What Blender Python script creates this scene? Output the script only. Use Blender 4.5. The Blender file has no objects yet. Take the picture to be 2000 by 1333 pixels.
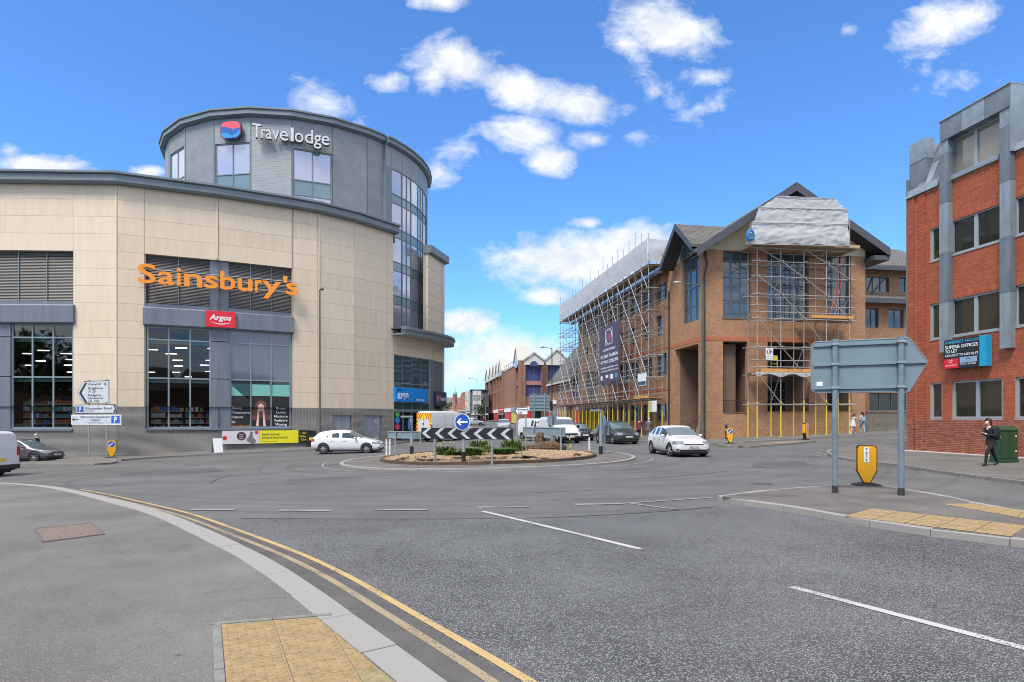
import bpy,bmesh,math,random
from mathutils import Vector,Matrix,noise
random.seed(7)
scene=bpy.context.scene
COL=scene.collection
R=math.radians
# camera
F,HY,CH=1180.0,817.0,1.7
cam_d=bpy.data.cameras.new('camera')
cam_d.sensor_width=36.0
cam_d.lens=36.0*F/2000.0
cam_d.shift_y=(HY-666.5)/2000.0
cam_d.clip_start=0.05
cam_d.clip_end=6000
cam=bpy.data.objects.new('camera',cam_d)
COL.objects.link(cam)
cam.location=(0,0,CH)
cam.rotation_euler=(R(90),0,0)
scene.camera=cam
# exposure
scene.view_settings.view_transform='Standard'
scene.view_settings.look='None'
scene.view_settings.gamma=1.0
scene.view_settings.use_curve_mapping=False
scene.view_settings.exposure=1.62
scene.cycles.filter_width=1.0
# sun (broad, veiled by cloud)
SUN_EL,SUN_AZ=58.0,211.0
sd=bpy.data.lights.new('sun','SUN')
sd.energy=1.55
sd.angle=R(20)
sd.color=(1.0,0.94,0.84)
so=bpy.data.objects.new('sun',sd)
COL.objects.link(so)
_to_sun=Vector((math.sin(R(SUN_AZ))*math.cos(R(SUN_EL)),math.cos(R(SUN_AZ))*math.cos(R(SUN_EL)),math.sin(R(SUN_EL))))
so.rotation_euler=_to_sun.to_track_quat('Z','Y').to_euler()
so.location=(0,-20,60)
# world: sky with clouds by direction
world=bpy.data.worlds.new('World')
scene.world=world
world.use_nodes=True
def build_world():
 nt=world.node_tree
 N,L=nt.nodes,nt.links
 N.clear()
 out=N.new('ShaderNodeOutputWorld')
 bg=N.new('ShaderNodeBackground')
 sky=N.new('ShaderNodeTexSky')
 sky.sky_type='NISHITA'
 sky.sun_disc=False
 sky.sun_elevation=R(SUN_EL)
 sky.sun_rotation=R(SUN_AZ)
 sky.air_density=1.0
 sky.dust_density=0.35
 sky.ozone_density=3.0
 tc=N.new('ShaderNodeTexCoord')
 sep=N.new('ShaderNodeSeparateXYZ')
 L.new(tc.outputs['Generated'],sep.inputs[0])
 def M(op,a,b=None,c=None,clamp=False):
  n=N.new('ShaderNodeMath');n.operation=op;n.use_clamp=clamp
  for i,v in enumerate((a,b,c)):
   if v is None:continue
   if isinstance(v,(int,float)):n.inputs[i].default_value=v
   else:L.new(v,n.inputs[i])
  return n.outputs[0]
 x,y,z=sep.outputs
 yc=M('MAXIMUM',y,0.08)
 a=M('DIVIDE',x,yc);b=M('DIVIDE',z,yc)
 cb=N.new('ShaderNodeCombineXYZ');L.new(a,cb.inputs[0]);L.new(M('MULTIPLY',b,1.5),cb.inputs[1])
 nz=N.new('ShaderNodeTexNoise');nz.inputs['Scale'].default_value=9.5;nz.inputs['Detail'].default_value=10.0;nz.inputs['Roughness'].default_value=0.66
 nz.inputs['Distortion'].default_value=0.45
 L.new(cb.outputs[0],nz.inputs['Vector'])
 n1=nz.outputs['Fac']
 nz2=N.new('ShaderNodeTexNoise');nz2 .inputs['Scale'].default_value=34.0;nz2 .inputs['Detail'].default_value=6.0;nz2 .inputs['Roughness'].default_value=0.6
 L.new(cb.outputs[0],nz2 .inputs['Vector'])
 n2=nz2 .outputs['Fac']
 clouds=[(895,125,112,58,15,1.0),(850,150,40,44,40,.7),(1000,172,100,46,28,1.0),(1125,202,118,44,8,1.1),(1020,262,82,42,5,1.0),(1072,312,60,36,0,1.05),(1158,276,58,22,0,.62),(756,161,46,20,5,.6),(625,203,80,48,25,.52),(1300,52,130,62,20,1.1),(1225,82,62,34,45,.5),(1372,150,50,18,0,.36),(1290,182,100,26,34,.24),(1370,212,55,18,-25,.22),(1840,52,120,55,-20,.92),(1655,58,26,14,0,.4),(1850,150,60,26,0,.22),(1130,508,205,66,-2,1.1),(1240,478,120,50,0,1.0),(1072,577,62,24,0,1.0),(1148,435,40,14,0,.75),(912,632,85,34,0,1.05),(985,690,190,52,0,.95),(900,720,130,42,0,.85),(80,324,120,26,4,1.05),(288,338,45,16,0,.9),(855,340,46,30,0,.48),(860,2,60,20,0,.7),(20,300,30,24,0,.5),(890,290,50,30,0,.3),(1240,270,40,20,0,.25)]
 cov=None
 cab=N.new('ShaderNodeCombineXYZ');L.new(a,cab.inputs[0]);L.new(b,cab.inputs[1])
 for(px,py,rx,ry,rot,wt) in clouds:
  mp=N.new('ShaderNodeMapping');mp.vector_type='TEXTURE'
  mp.inputs['Location'].default_value=((px-1000)/F,(HY-py)/F,0)
  mp.inputs['Rotation'].default_value=(0,0,-R(rot))
  mp.inputs['Scale'].default_value=(rx/F,ry/F,1)
  L.new(cab.outputs[0],mp.inputs[0])
  ln=N.new('ShaderNodeVectorMath');ln.operation='LENGTH';L.new(mp.outputs[0],ln.inputs[0])
  m=M('MULTIPLY_ADD',ln.outputs['Value'],-wt,wt)
  cov=M('MAXIMUM',m,-1.0) if cov is None else M('MAXIMUM',cov,m)
 front=M('GREATER_THAN',y,0.12)
 cov=M('ADD',M('MULTIPLY',cov,front),M('MULTIPLY',M('SUBTRACT',1.0,front),-1.0))
 dens=M('ADD',M('ADD',M('MULTIPLY',cov,0.80),M('MULTIPLY',M('SUBTRACT',n1,0.5),1.05)),M('MULTIPLY',M('SUBTRACT',n2,0.5),0.55))
 fa=M('MULTIPLY',M('SUBTRACT',dens,0.0),1.9,clamp=True)
 zc=M('MAXIMUM',z,0.04)
 cb2=N.new('ShaderNodeCombineXYZ');L.new(M('DIVIDE',x,zc),cb2 .inputs[0]);L.new(M('DIVIDE',y,zc),cb2 .inputs[1])
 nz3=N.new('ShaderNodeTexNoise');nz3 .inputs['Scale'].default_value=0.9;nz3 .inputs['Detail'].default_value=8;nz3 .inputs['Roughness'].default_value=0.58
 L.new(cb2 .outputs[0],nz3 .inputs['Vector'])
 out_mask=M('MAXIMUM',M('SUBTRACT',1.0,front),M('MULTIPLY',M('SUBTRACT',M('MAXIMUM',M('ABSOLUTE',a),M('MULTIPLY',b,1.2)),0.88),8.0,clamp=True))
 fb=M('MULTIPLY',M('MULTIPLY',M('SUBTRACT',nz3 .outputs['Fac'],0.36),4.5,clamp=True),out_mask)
 up=M('MULTIPLY',M('ADD',z,0.01),30.0,clamp=True)
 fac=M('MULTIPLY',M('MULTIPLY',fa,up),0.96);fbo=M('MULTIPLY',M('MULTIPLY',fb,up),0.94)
 shade=N.new('ShaderNodeValToRGB')
 shade.color_ramp.elements[0].position=0.30;shade.color_ramp.elements[0].color=(3.8,4.15,4.9,1)
 shade.color_ramp.elements[1].position=0.62;shade.color_ramp.elements[1].color=(5.9,6.0,6.15,1)
 L.new(n1,shade.inputs[0])
 tint=N.new('ShaderNodeMix');tint.data_type='RGBA';tint.blend_type='MULTIPLY'
 tint.inputs[0].default_value=1.0
 L.new(sky.outputs[0],tint.inputs['A']);tint.inputs['B'].default_value=(0.60,1.00,1.42,1)
 mix=N.new('ShaderNodeMix');mix.data_type='RGBA'
 L.new(fac,mix.inputs[0]);L.new(tint.outputs['Result'],mix.inputs['A']);L.new(shade.outputs[0],mix.inputs['B'])
 mix2=N.new('ShaderNodeMix');mix2 .data_type='RGBA';mix2 .inputs['B'].default_value=(7.6,7.6,7.7,1)  # out-of-view overcast, set brighter than the visible cloud to lift ambient light
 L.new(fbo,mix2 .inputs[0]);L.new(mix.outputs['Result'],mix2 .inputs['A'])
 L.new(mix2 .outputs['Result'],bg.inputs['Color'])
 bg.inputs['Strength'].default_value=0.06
 L.new(bg.outputs[0],out.inputs[0])
build_world()
# terrain height and pixel helpers
def G(x,y):
 t=min(1.0,max(0.0,(y-6)/20.0));s=t*t*(3-2*t)
 if x<0:h=-0.2+0.027*max(x,-46.0)
 elif x<14:h=-0.2+0.008*x
 else:h=-0.088+0.035*(min(x,40.0)-14)
 return s*h+max(0.0,min(y,400.0)-56)*0.014
def gp(px,py,dz=0.0):
 D=20.0
 for _ in range(60):
  z=G((px-1000)/F*D,D)+dz
  D=0.5*D+0.5*F*(CH-z)/(py-HY)
 return Vector(((px-1000)/F*D,D,0))
def at(px,D):return((px-1000)/F*D,D)
# materials
MATS={}
def mat(name,rgb=(.5,.5,.5),rough=.6,metal=0.0,var=0.0,vs=3.0,bump=0.0,bs=40.0,spec=.5,coat=0.0,streak=False,rgb2=None,emit=None,dist=0.01):
 if name in MATS:return MATS[name]
 m=bpy.data.materials.new(name);m.use_nodes=True
 nt=m.node_tree;N,L=nt.nodes,nt.links
 b=N['Principled BSDF']
 b.inputs['Base Color'].default_value=(*rgb,1)
 b.inputs['Roughness'].default_value=rough
 b.inputs['Metallic'].default_value=metal
 b.inputs['Specular IOR Level'].default_value=spec
 b.inputs['Coat Weight'].default_value=coat
 b.inputs['Coat Roughness'].default_value=0.04
 if emit:
  b.inputs['Emission Color'].default_value=(*rgb,1);b.inputs['Emission Strength'].default_value=emit
 tc=N.new('ShaderNodeTexCoord')
 if var>0 or rgb2:
  n=N.new('ShaderNodeTexNoise');n.inputs['Scale'].default_value=vs;n.inputs['Detail'].default_value=6;n.inputs['Roughness'].default_value=.65
  src=tc.outputs['Object']
  if streak:
   ge=N.new('ShaderNodeNewGeometry')
   mp=N.new('ShaderNodeMapping');mp.inputs['Scale'].default_value=(1.6,1.6,0.16)
   L.new(ge.outputs['Position'],mp.inputs[0]);src=mp.outputs[0]
  L.new(src,n.inputs['Vector'])
  r=N.new('ShaderNodeValToRGB')
  c2=rgb2 or tuple(c*(1-var) for c in rgb)
  c1=rgb if rgb2 else tuple(min(1,c*(1+var*.6)) for c in rgb)
  r.color_ramp.elements[0].position=.33;r.color_ramp.elements[0].color=(*c2,1)
  r.color_ramp.elements[1].position=.66;r.color_ramp.elements[1].color=(*c1,1)
  L.new(n.outputs['Fac'],r.inputs[0]);L.new(r.outputs[0],b.inputs['Base Color'])
 if bump>0:
  n2=N.new('ShaderNodeTexNoise');n2 .inputs['Scale'].default_value=bs;n2 .inputs['Detail'].default_value=4
  L.new(tc.outputs['Object'],n2 .inputs['Vector'])
  bp=N.new('ShaderNodeBump');bp.inputs['Strength'].default_value=bump;bp.inputs['Distance'].default_value=dist
  L.new(n2 .outputs['Fac'],bp.inputs['Height']);L.new(bp.outputs[0],b.inputs['Normal'])
 MATS[name]=m
 return m
def brick_mat(name,c1,c2,mortar,w=.225,h=.075,m=.010,dirt=.35,rough=.85,bump=.5,dark=(0.03,.03,.03),dscale=.25):
 if name in MATS:return MATS[name]
 mt=bpy.data.materials.new(name);mt.use_nodes=True
 nt=mt.node_tree;N,L=nt.nodes,nt.links;b=N['Principled BSDF']
 tc=N.new('ShaderNodeTexCoord');br=N.new('ShaderNodeTexBrick')
 br.offset=.5;br.inputs['Scale'].default_value=1.0
 br.inputs['Brick Width'].default_value=w;br.inputs['Row Height'].default_value=h;br.inputs['Mortar Size'].default_value=m
 br.inputs['Mortar Smooth'].default_value=.2;br.inputs['Bias'].default_value=0.0
 br.inputs['Color1'].default_value=(*c1,1);br.inputs['Color2'].default_value=(*c2,1);br.inputs['Mortar'].default_value=(*mortar,1)
 L.new(tc.outputs['UV'],br.inputs['Vector'])
 n=N.new('ShaderNodeTexNoise');n.inputs['Scale'].default_value=dscale*4;n.inputs['Detail'].default_value=8;n.inputs['Roughness'].default_value=.7
 L.new(tc.outputs['UV'],n.inputs['Vector'])
 rp=N.new('ShaderNodeMapRange');rp.inputs[1].default_value=.42;rp.inputs[2].default_value=.75;rp.inputs[3].default_value=0;rp.inputs[4].default_value=dirt
 L.new(n.outputs['Fac'],rp.inputs[0])
 mx=N.new('ShaderNodeMix');mx.data_type='RGBA'
 L.new(rp.outputs[0],mx.inputs[0]);L.new(br.outputs['Color'],mx.inputs['A']);mx.inputs['B'].default_value=(*dark,1)
 L.new(mx.outputs['Result'],b.inputs['Base Color'])
 b.inputs['Roughness'].default_value=rough
 bp=N.new('ShaderNodeBump');bp.invert=True;bp.inputs['Strength'].default_value=bump;bp.inputs['Distance'].default_value=.012
 L.new(br.outputs['Fac'],bp.inputs['Height']);L.new(bp.outputs[0],b.inputs['Normal'])
 MATS[name]=mt
 return mt
def asphalt_mat(name,base,chips,scale,chipw,wear,bump=.6,patch=.25,pscale=.35,ring=None,spots=0.0):
 m=bpy.data.materials.new(name);m.use_nodes=True
 nt=m.node_tree;N,L=nt.nodes,nt.links;b=N['Principled BSDF']
 tc=N.new('ShaderNodeTexCoord')
 v=N.new('ShaderNodeTexVoronoi');v.inputs['Scale'].default_value=scale;v.inputs['Randomness'].default_value=1.0
 L.new(tc.outputs['Object'],v.inputs['Vector'])
 sp=N.new('ShaderNodeSeparateColor');L.new(v.outputs['Color'],sp.inputs[0])
 st=N.new('ShaderNodeMapRange');st.inputs[1].default_value=chipw;st.inputs[2].default_value=min(1.0,chipw+.22)
 L.new(sp.outputs[0],st.inputs[0])
 ds=N.new('ShaderNodeMapRange');ds.inputs[1].default_value=.28;ds.inputs[2].default_value=.55;ds.inputs[3].default_value=1;ds.inputs[4].default_value=0
 L.new(v.outputs['Distance'],ds.inputs[0])
 chip=N.new('ShaderNodeMath');chip.operation='MULTIPLY';L.new(st.outputs[0],chip.inputs[0]);L.new(ds.outputs[0],chip.inputs[1])
 n=N.new('ShaderNodeTexNoise');n.inputs['Scale'].default_value=pscale;n.inputs['Detail'].default_value=7;n.inputs['Roughness'].default_value=.62
 L.new(tc.outputs['Object'],n.inputs['Vector'])
 r=N.new('ShaderNodeValToRGB')
 r.color_ramp.elements[0].position=.3;r.color_ramp.elements[0].color=(*[c*(1-patch) for c in base],1)
 r.color_ramp.elements[1].position=.7;r.color_ramp.elements[1].color=(*[c*(1+patch) for c in wear],1)
 L.new(n.outputs['Fac'],r.inputs[0])
 nf=N.new('ShaderNodeTexNoise');nf.inputs['Scale'].default_value=scale*2.2;nf.inputs['Detail'].default_value=2
 L.new(tc.outputs['Object'],nf.inputs['Vector'])
 fr=N.new('ShaderNodeMapRange');fr.inputs[1].default_value=.3;fr.inputs[2].default_value=.7;fr.inputs[3].default_value=.55;fr.inputs[4].default_value=1.45
 L.new(nf.outputs['Fac'],fr.inputs[0])
 mm=N.new('ShaderNodeMix');mm.data_type='RGBA';mm.blend_type='MULTIPLY';mm.inputs[0].default_value=1
 L.new(r.outputs[0],mm.inputs['A']);L.new(fr.outputs[0],mm.inputs['B'])
 mx=N.new('ShaderNodeMix');mx.data_type='RGBA'
 L.new(chip.outputs[0],mx.inputs[0]);L.new(mm.outputs['Result'],mx.inputs['A']);mx.inputs['B'].default_value=(*chips,1)
 col=mx.outputs['Result']
 def darken(fac_out,rgb):
  nonlocal col
  q=N.new('ShaderNodeMix');q.data_type='RGBA';L.new(fac_out,q.inputs[0]);L.new(col,q.inputs['A']);q.inputs['B'].default_value=(*rgb,1);col=q.outputs['Result']
 ns=N.new('ShaderNodeTexNoise');ns.inputs['Scale'].default_value=1.1;ns.inputs['Detail'].default_value=9;ns.inputs['Roughness'].default_value=.72;ns.inputs['Distortion'].default_value=.8
 L.new(tc.outputs['Object'],ns.inputs['Vector'])
 rs=N.new('ShaderNodeMapRange');rs.inputs[1].default_value=.56;rs.inputs[2].default_value=.74;rs.inputs[3].default_value=0;rs.inputs[4].default_value=.55
 L.new(ns.outputs['Fac'],rs.inputs[0]);darken(rs.outputs[0],tuple(c*.55 for c in base))
 if ring:
  dv=N.new('ShaderNodeVectorMath');dv.operation='DISTANCE';dv.inputs[1].default_value=(ring[0],ring[1],0)
  fl=N.new('ShaderNodeVectorMath');fl.operation='MULTIPLY';fl.inputs[1].default_value=(1,1,0);L.new(tc.outputs['Object'],fl.inputs[0]);L.new(fl.outputs[0],dv.inputs[0])
  nn=N.new('ShaderNodeTexNoise');nn.noise_dimensions='1D';nn.inputs['Scale'].default_value=1.5;nn.inputs['Detail'].default_value=6;nn.inputs['Roughness'].default_value=.7;L.new(dv.outputs['Value'],nn.inputs['W'])
  rr_=N.new('ShaderNodeMapRange');rr_.inputs[1].default_value=.5;rr_.inputs[2].default_value=.8;rr_.inputs[3].default_value=0;rr_.inputs[4].default_value=.6
  L.new(nn.outputs['Fac'],rr_.inputs[0]);darken(rr_.outputs[0],tuple(c*.6 for c in base))
 if spots:
  vs_=N.new('ShaderNodeTexVoronoi');vs_.inputs['Scale'].default_value=2.6;L.new(tc.outputs['Object'],vs_.inputs['Vector'])
  r3=N.new('ShaderNodeMapRange');r3 .inputs[1].default_value=.045;r3 .inputs[2].default_value=.07;r3 .inputs[3].default_value=spots;r3 .inputs[4].default_value=0
  L.new(vs_.outputs['Distance'],r3 .inputs[0]);darken(r3 .outputs[0],tuple(c*.45 for c in base))
 L.new(col,b.inputs['Base Color'])
 b.inputs['Roughness'].default_value=.82
 b.inputs['Specular IOR Level'].default_value=.35
 bp=N.new('ShaderNodeBump');bp.inputs['Strength'].default_value=bump;bp.inputs['Distance'].default_value=.006
 L.new(v.outputs['Distance'],bp.inputs['Height']);bp.invert=True
 L.new(bp.outputs[0],b.inputs['Normal'])
 MATS[name]=m
 return m
def glass_mat(name,rgb=(.02,.03,.035),rough=.03,clear=0.0,spec=.8):
 """opaque dark glazing, or with clear>0 a pane one sees through (transparent + mirror by Fresnel)"""
 if name in MATS:return MATS[name]
 m=bpy.data.materials.new(name);m.use_nodes=True
 nt=m.node_tree;N,L=nt.nodes,nt.links
 b=N['Principled BSDF']
 b.inputs['Base Color'].default_value=(*rgb,1);b.inputs['Roughness'].default_value=rough;b.inputs['Specular IOR Level'].default_value=spec
 if clear>0:
  out=N['Material Output']
  tr=N.new('ShaderNodeBsdfTransparent');tr.inputs[0].default_value=(clear,clear,clear*1.0,1)
  gl=N.new('ShaderNodeBsdfGlossy');gl.inputs['Roughness'].default_value=rough
  fz=N.new('ShaderNodeFresnel');fz.inputs[0].default_value=1.5
  mr=N.new('ShaderNodeMath');mr.operation='MULTIPLY';mr.inputs[1].default_value=1.0;mr.use_clamp=True
  L.new(fz.outputs[0],mr.inputs[0])
  mx=N.new('ShaderNodeMixShader');L.new(mr.outputs[0],mx.inputs[0]);L.new(tr.outputs[0],mx.inputs[1]);L.new(gl.outputs[0],mx.inputs[2])
  L.new(mx.outputs[0],out.inputs['Surface'])
 MATS[name]=m
 return m
# mesh helpers
OFF={}
def tag(o,label=None,cat=None,group=None,kind=None):
 if label:o['label']=label
 if cat:o['category']=cat
 if group:o['group']=group
 if kind:o['kind']=kind
 return o
def thing(name,label,cat,loc=(0,0,0),rz=0.0,group=None,worldco=False):
 o=bpy.data.objects.new(name,None);COL.objects.link(o)
 o.empty_display_size=.2
 o.location=loc;o.rotation_euler=(0,0,rz)
 OFF[o.name]=Vector(loc) if worldco else Vector((0,0,0))
 return tag(o,label,cat,group)
class MB:
 def __init__(s):s.v=[];s.f=[];s.m=[]
 def quad(s,a,b,c,d,m=0):
  n=len(s.v);s.v+=[Vector(a),Vector(b),Vector(c),Vector(d)];s.f.append((n,n+1,n+2,n+3));s.m.append(m);return s
 def poly(s,pts,m=0):
  n=len(s.v);s.v+=[Vector(p) for p in pts];s.f.append(tuple(range(n,n+len(pts))));s.m.append(m);return s
 def hexa(s,p,m=0):
  """eight corners: bottom ring 0-3 (counter-clockwise from above), top ring 4-7"""
  n=len(s.v);s.v+=[Vector(q) for q in p]
  for f in((3,2,1,0),(4,5,6,7),(0,1,5,4),(1,2,6,5),(2,3,7,6),(3,0,4,7)):
   s.f.append(tuple(n+i for i in f));s.m.append(m)
  return s
 def box(s,x0,x1,y0,y1,z0,z1,m=0):
  return s.hexa([(x0,y0,z0),(x1,y0,z0),(x1,y1,z0),(x0,y1,z0),(x0,y0,z1),(x1,y0,z1),(x1,y1,z1),(x0,y1,z1)],m)
 def fbox(s,fr,u0,u1,w0,w1,z0,z1,m=0):
  """box in a facade frame; w outward"""
  P=fr.p
  return s.hexa([P(u0,w1,z0),P(u1,w1,z0),P(u1,w0,z0),P(u0,w0,z0),P(u0,w1,z1),P(u1,w1,z1),P(u1,w0,z1),P(u0,w0,z1)],m)
 def prism(s,poly,z0,z1,m=0,zf=None):
  """poly: ccw list of (x,y)"""
  n=len(s.v);k=len(poly)
  s.v+=[Vector((p[0],p[1],z0)) for p in poly]+[Vector((p[0],p[1],z1)) for p in poly]
  s.f.append(tuple(n+i for i in reversed(range(k))));s.m.append(m)
  s.f.append(tuple(n+k+i for i in range(k)));s.m.append(m)
  for i in range(k):
   j=(i+1)%k
   s.f.append((n+i,n+j,n+k+j,n+k+i));s.m.append(m)
  return s
 def fplate(s,fr,pts,w0,w1,m=0):
  """plate with outline pts (u,z) in a facade frame (ccw seen from outside) between w0 (back) and w1 (front)"""
  n=len(s.v);k=len(pts)
  s.v+=[Vector(fr.p(u,w1,z)) for u,z in pts]+[Vector(fr.p(u,w0,z)) for u,z in pts]
  s.f.append(tuple(n+i for i in range(k)));s.m.append(m)
  s.f.append(tuple(n+k+i for i in reversed(range(k))));s.m.append(m)
  for i in range(k):
   j=(i+1)%k
   s.f.append((n+i,n+k+i,n+k+j,n+j));s.m.append(m)
  return s
 def tube(s,a,b,r,n=8,r2=None,m=0,caps=True):
  a,b=Vector(a),Vector(b);d=(b-a)
  if d.length<1e-6:return s
  d.normalize()
  x=d.orthogonal().normalized();y=d.cross(x)
  k=len(s.v);r2=r if r2 is None else r2
  for P,rr in((a,r),(b,r2)):
   for i in range(n):
    t=2*math.pi*i/n
    s.v.append(P+(x*math.cos(t)+y*math.sin(t))*rr)
  for i in range(n):
   j=(i+1)%n
   s.f.append((k+i,k+j,k+n+j,k+n+i));s.m.append(m)
  if caps:
   s.f.append(tuple(k+i for i in reversed(range(n))));s.m.append(m)
   s.f.append(tuple(k+n+i for i in range(n)));s.m.append(m)
  return s
 def path(s,pts,r,n=8,m=0):
  for a,b in zip(pts[:-1],pts[1:]):s.tube(a,b,r,n,m=m)
  return s
 def lathe(s,prof,c=(0,0,0),n=16,m=0,axis='z',sx=1,sy=1,caps=True):
  """prof: list of (r, h)"""
  k=len(s.v);c=Vector(c)
  for r,h in prof:
   for i in range(n):
    t=2*math.pi*i/n
    if axis=='z':p=Vector((r*math.cos(t)*sx,r*math.sin(t)*sy,h))
    elif axis=='y':p=Vector((r*math.cos(t)*sx,h,r*math.sin(t)*sy))
    else:p=Vector((h,r*math.cos(t)*sx,r*math.sin(t)*sy))
    s.v.append(c+p)
  for a in range(len(prof)-1):
   for i in range(n):
    j=(i+1)%n
    s.f.append((k+a*n+i,k+a*n+j,k+(a+1)*n+j,k+(a+1)*n+i));s.m.append(m)
  if not caps:return s
  s.f.append(tuple(k+i for i in reversed(range(n))));s.m.append(m)
  e=k+(len(prof)-1)*n
  s.f.append(tuple(e+i for i in range(n)));s.m.append(m)
  return s
 def sweep(s,line,prof,closed=False,m=0,caps=True):
  """line: list of (x,y) ; prof: list of (w,z) outward offset (to the right of travel) and height, or z function"""
  pts=[Vector((p[0],p[1])) for p in line];k=len(pts);n0=len(s.v);q=len(prof)
  for i in range(k):
   a=pts[i-1] if(i>0 or closed) else None
   b=pts[(i+1)%k] if(i<k-1 or closed) else None
   d1=(pts[i]-a).normalized() if a is not None else None
   d2=(b-pts[i]).normalized() if b is not None else None
   if d1 is None:d1=d2
   if d2 is None:d2=d1
   nn=Vector((d1 .y,-d1 .x))+Vector((d2 .y,-d2 .x));nn.normalize()
   sc=1.0/max(.35,nn.dot(Vector((d1 .y,-d1 .x))))
   for w,z in prof:
    s.v.append(Vector((pts[i].x+nn.x*w*sc,pts[i].y+nn.y*w*sc,z)))
  for i in range(k if closed else k-1):
   j=(i+1)%k
   for a in range(q):
    b=(a+1)%q
    s.f.append((n0+i*q+a,n0+i*q+b,n0+j*q+b,n0+j*q+a));s.m.append(m)
  if caps and not closed:
   s.f.append(tuple(n0+a for a in reversed(range(q))));s.m.append(m)
   s.f.append(tuple(n0+(k-1)*q+a for a in range(q)));s.m.append(m)
  return s
 def build(s,name,mats,parent=None,smooth=False,uv=True,fix=True,bevel=0.0,kind=None):
  if not isinstance(mats,(list,tuple)):mats=[mats]
  off=OFF.get(parent.name,Vector((0,0,0))) if parent else Vector((0,0,0))
  me=bpy.data.meshes.new(name)
  me.from_pydata([tuple(v-off) for v in s.v],[],s.f)
  for mt in mats:me.materials.append(mt)
  me.polygons.foreach_set('material_index',s.m)
  if fix:
   bm=bmesh.new();bm.from_mesh(me)
   bmesh.ops.recalc_face_normals(bm,faces=bm.faces)
   if bevel>0:
    bmesh.ops.remove_doubles(bm,verts=bm.verts,dist=1e-5)
    bmesh.ops.bevel(bm,geom=bm.edges[:],offset=bevel,segments=1,affect='EDGES')
   bm.to_mesh(me);bm.free()
  if uv:box_uv(me,off)
  if smooth:me.polygons.foreach_set('use_smooth',[True]*len(me.polygons))
  me.update()
  o=bpy.data.objects.new(name,me);COL.objects.link(o)
  if parent:o.parent=parent
  OFF[o.name]=off
  if kind:o['kind']=kind
  return o
def box_uv(me,off=Vector((0,0,0))):
 ul=me.uv_layers.new(name='UVMap')
 data=[0.0]*(2*len(me.loops))
 for p in me.polygons:
  n=p.normal
  if abs(n.z)>.75:t1,t2=Vector((1,0,0)),Vector((0,1,0))
  else:
   t1=Vector((-n.y,n.x,0)).normalized();t2=Vector((0,0,1)) if abs(n.z)<.3 else n.cross(t1).normalized()
  for li in p.loop_indices:
   co=me.vertices[me.loops[li].vertex_index].co+off
   data[2*li]=co.dot(t1);data[2*li+1]=co.dot(t2)
 ul.data.foreach_set('uv',data)
class Fr:
 """upright facade frame: u to the right as seen from outside, w outward, z up"""
 def __init__(s,o,d):
  s.o=Vector((o[0],o[1]));s.d=Vector((d[0],d[1])).normalized();s.n=Vector((s.d.y,-s.d.x))
 @staticmethod
 def ab(a,b):f=Fr(a,(b[0]-a[0],b[1]-a[1]));f.L=(Vector(b[:2])-Vector(a[:2])).length;return f
 def p(s,u,w,z):
  q=s.o+s.d*u+s.n*w
  return Vector((q.x,q.y,z))
 def sh(s,u=0,w=0):
  q=s.o+s.d*u+s.n*w;return Fr(q,s.d)
 def u(s,px,w=0.0):
  k=(px-1000)/F;o=s.o+s.n*w
  return(k*o.y-o.x)/(s.d.x-k*s.d.y)
 def z(s,px,py,w=0.0):
  q=s.o+s.n*w+s.d*s.u(px,w)
  return CH+(HY-py)/F*q.y
 def mtx(s,u,w,z):
  q=s.p(u,w,z)
  return Matrix(((s.d.x,-s.n.x,0,q.x),(s.d.y,-s.n.y,0,q.y),(0,0,1,q.z),(0,0,0,1)))
def unit_mesh(name,mb,mats):
 o=mb.build(name,mats);me=o.data;bpy.data.objects.remove(o);return me
_cubes={}
def cube_mesh(m,key='piece'):
 k=(m.name,key)
 if k not in _cubes:_cubes[k]=unit_mesh(key,MB().box(-.5,.5,-.5,.5,-.5,.5),m)
 return _cubes[k]
_tubes={}
def tube_mesh(m,key='tube',n=6):
 k=(m.name,key,n)
 if k not in _tubes:
  _tubes[k]=unit_mesh(key,MB().tube((0,0,-.5),(0,0,.5),1.0,n),m)
  _tubes[k].polygons.foreach_set('use_smooth',[len(p.vertices)==4 for p in _tubes[k].polygons])
 return _tubes[k]
def inst(name,me,parent,mx):
 """object sharing mesh data; mx is its world matrix when the parent was built in world coordinates"""
 o=bpy.data.objects.new(name,me);COL.objects.link(o)
 if parent:
  o.parent=parent
  mx=Matrix.Translation(-OFF.get(parent.name,Vector((0,0,0))))@mx
  OFF[o.name]=OFF.get(parent.name,Vector((0,0,0)))
 o.matrix_basis=mx
 return o
def ibox(name,m,parent,fr,u0,u1,w0,w1,z0,z1,tilt=0.0):
 mx=fr.mtx((u0+u1)/2,(w0+w1)/2,(z0+z1)/2)
 if tilt:mx=mx@Matrix.Rotation(random.uniform(-tilt,tilt),4,'Z')@Matrix.Rotation(random.uniform(-tilt,tilt),4,'X')
 mx=mx@Matrix.Diagonal((abs(u1-u0),abs(w1-w0),abs(z1-z0),1))
 return inst(name,cube_mesh(m,name),parent,mx)
def itube(name,m,parent,a,b,r,n=6):
 a,b=Vector(a),Vector(b);d=b-a
 q=d.to_track_quat('Z','Y').to_matrix().to_4x4()
 return inst(name,tube_mesh(m,name,n),parent,Matrix.Translation((a+b)/2)@q@Matrix.Diagonal((r,r,d.length,1)))
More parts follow.
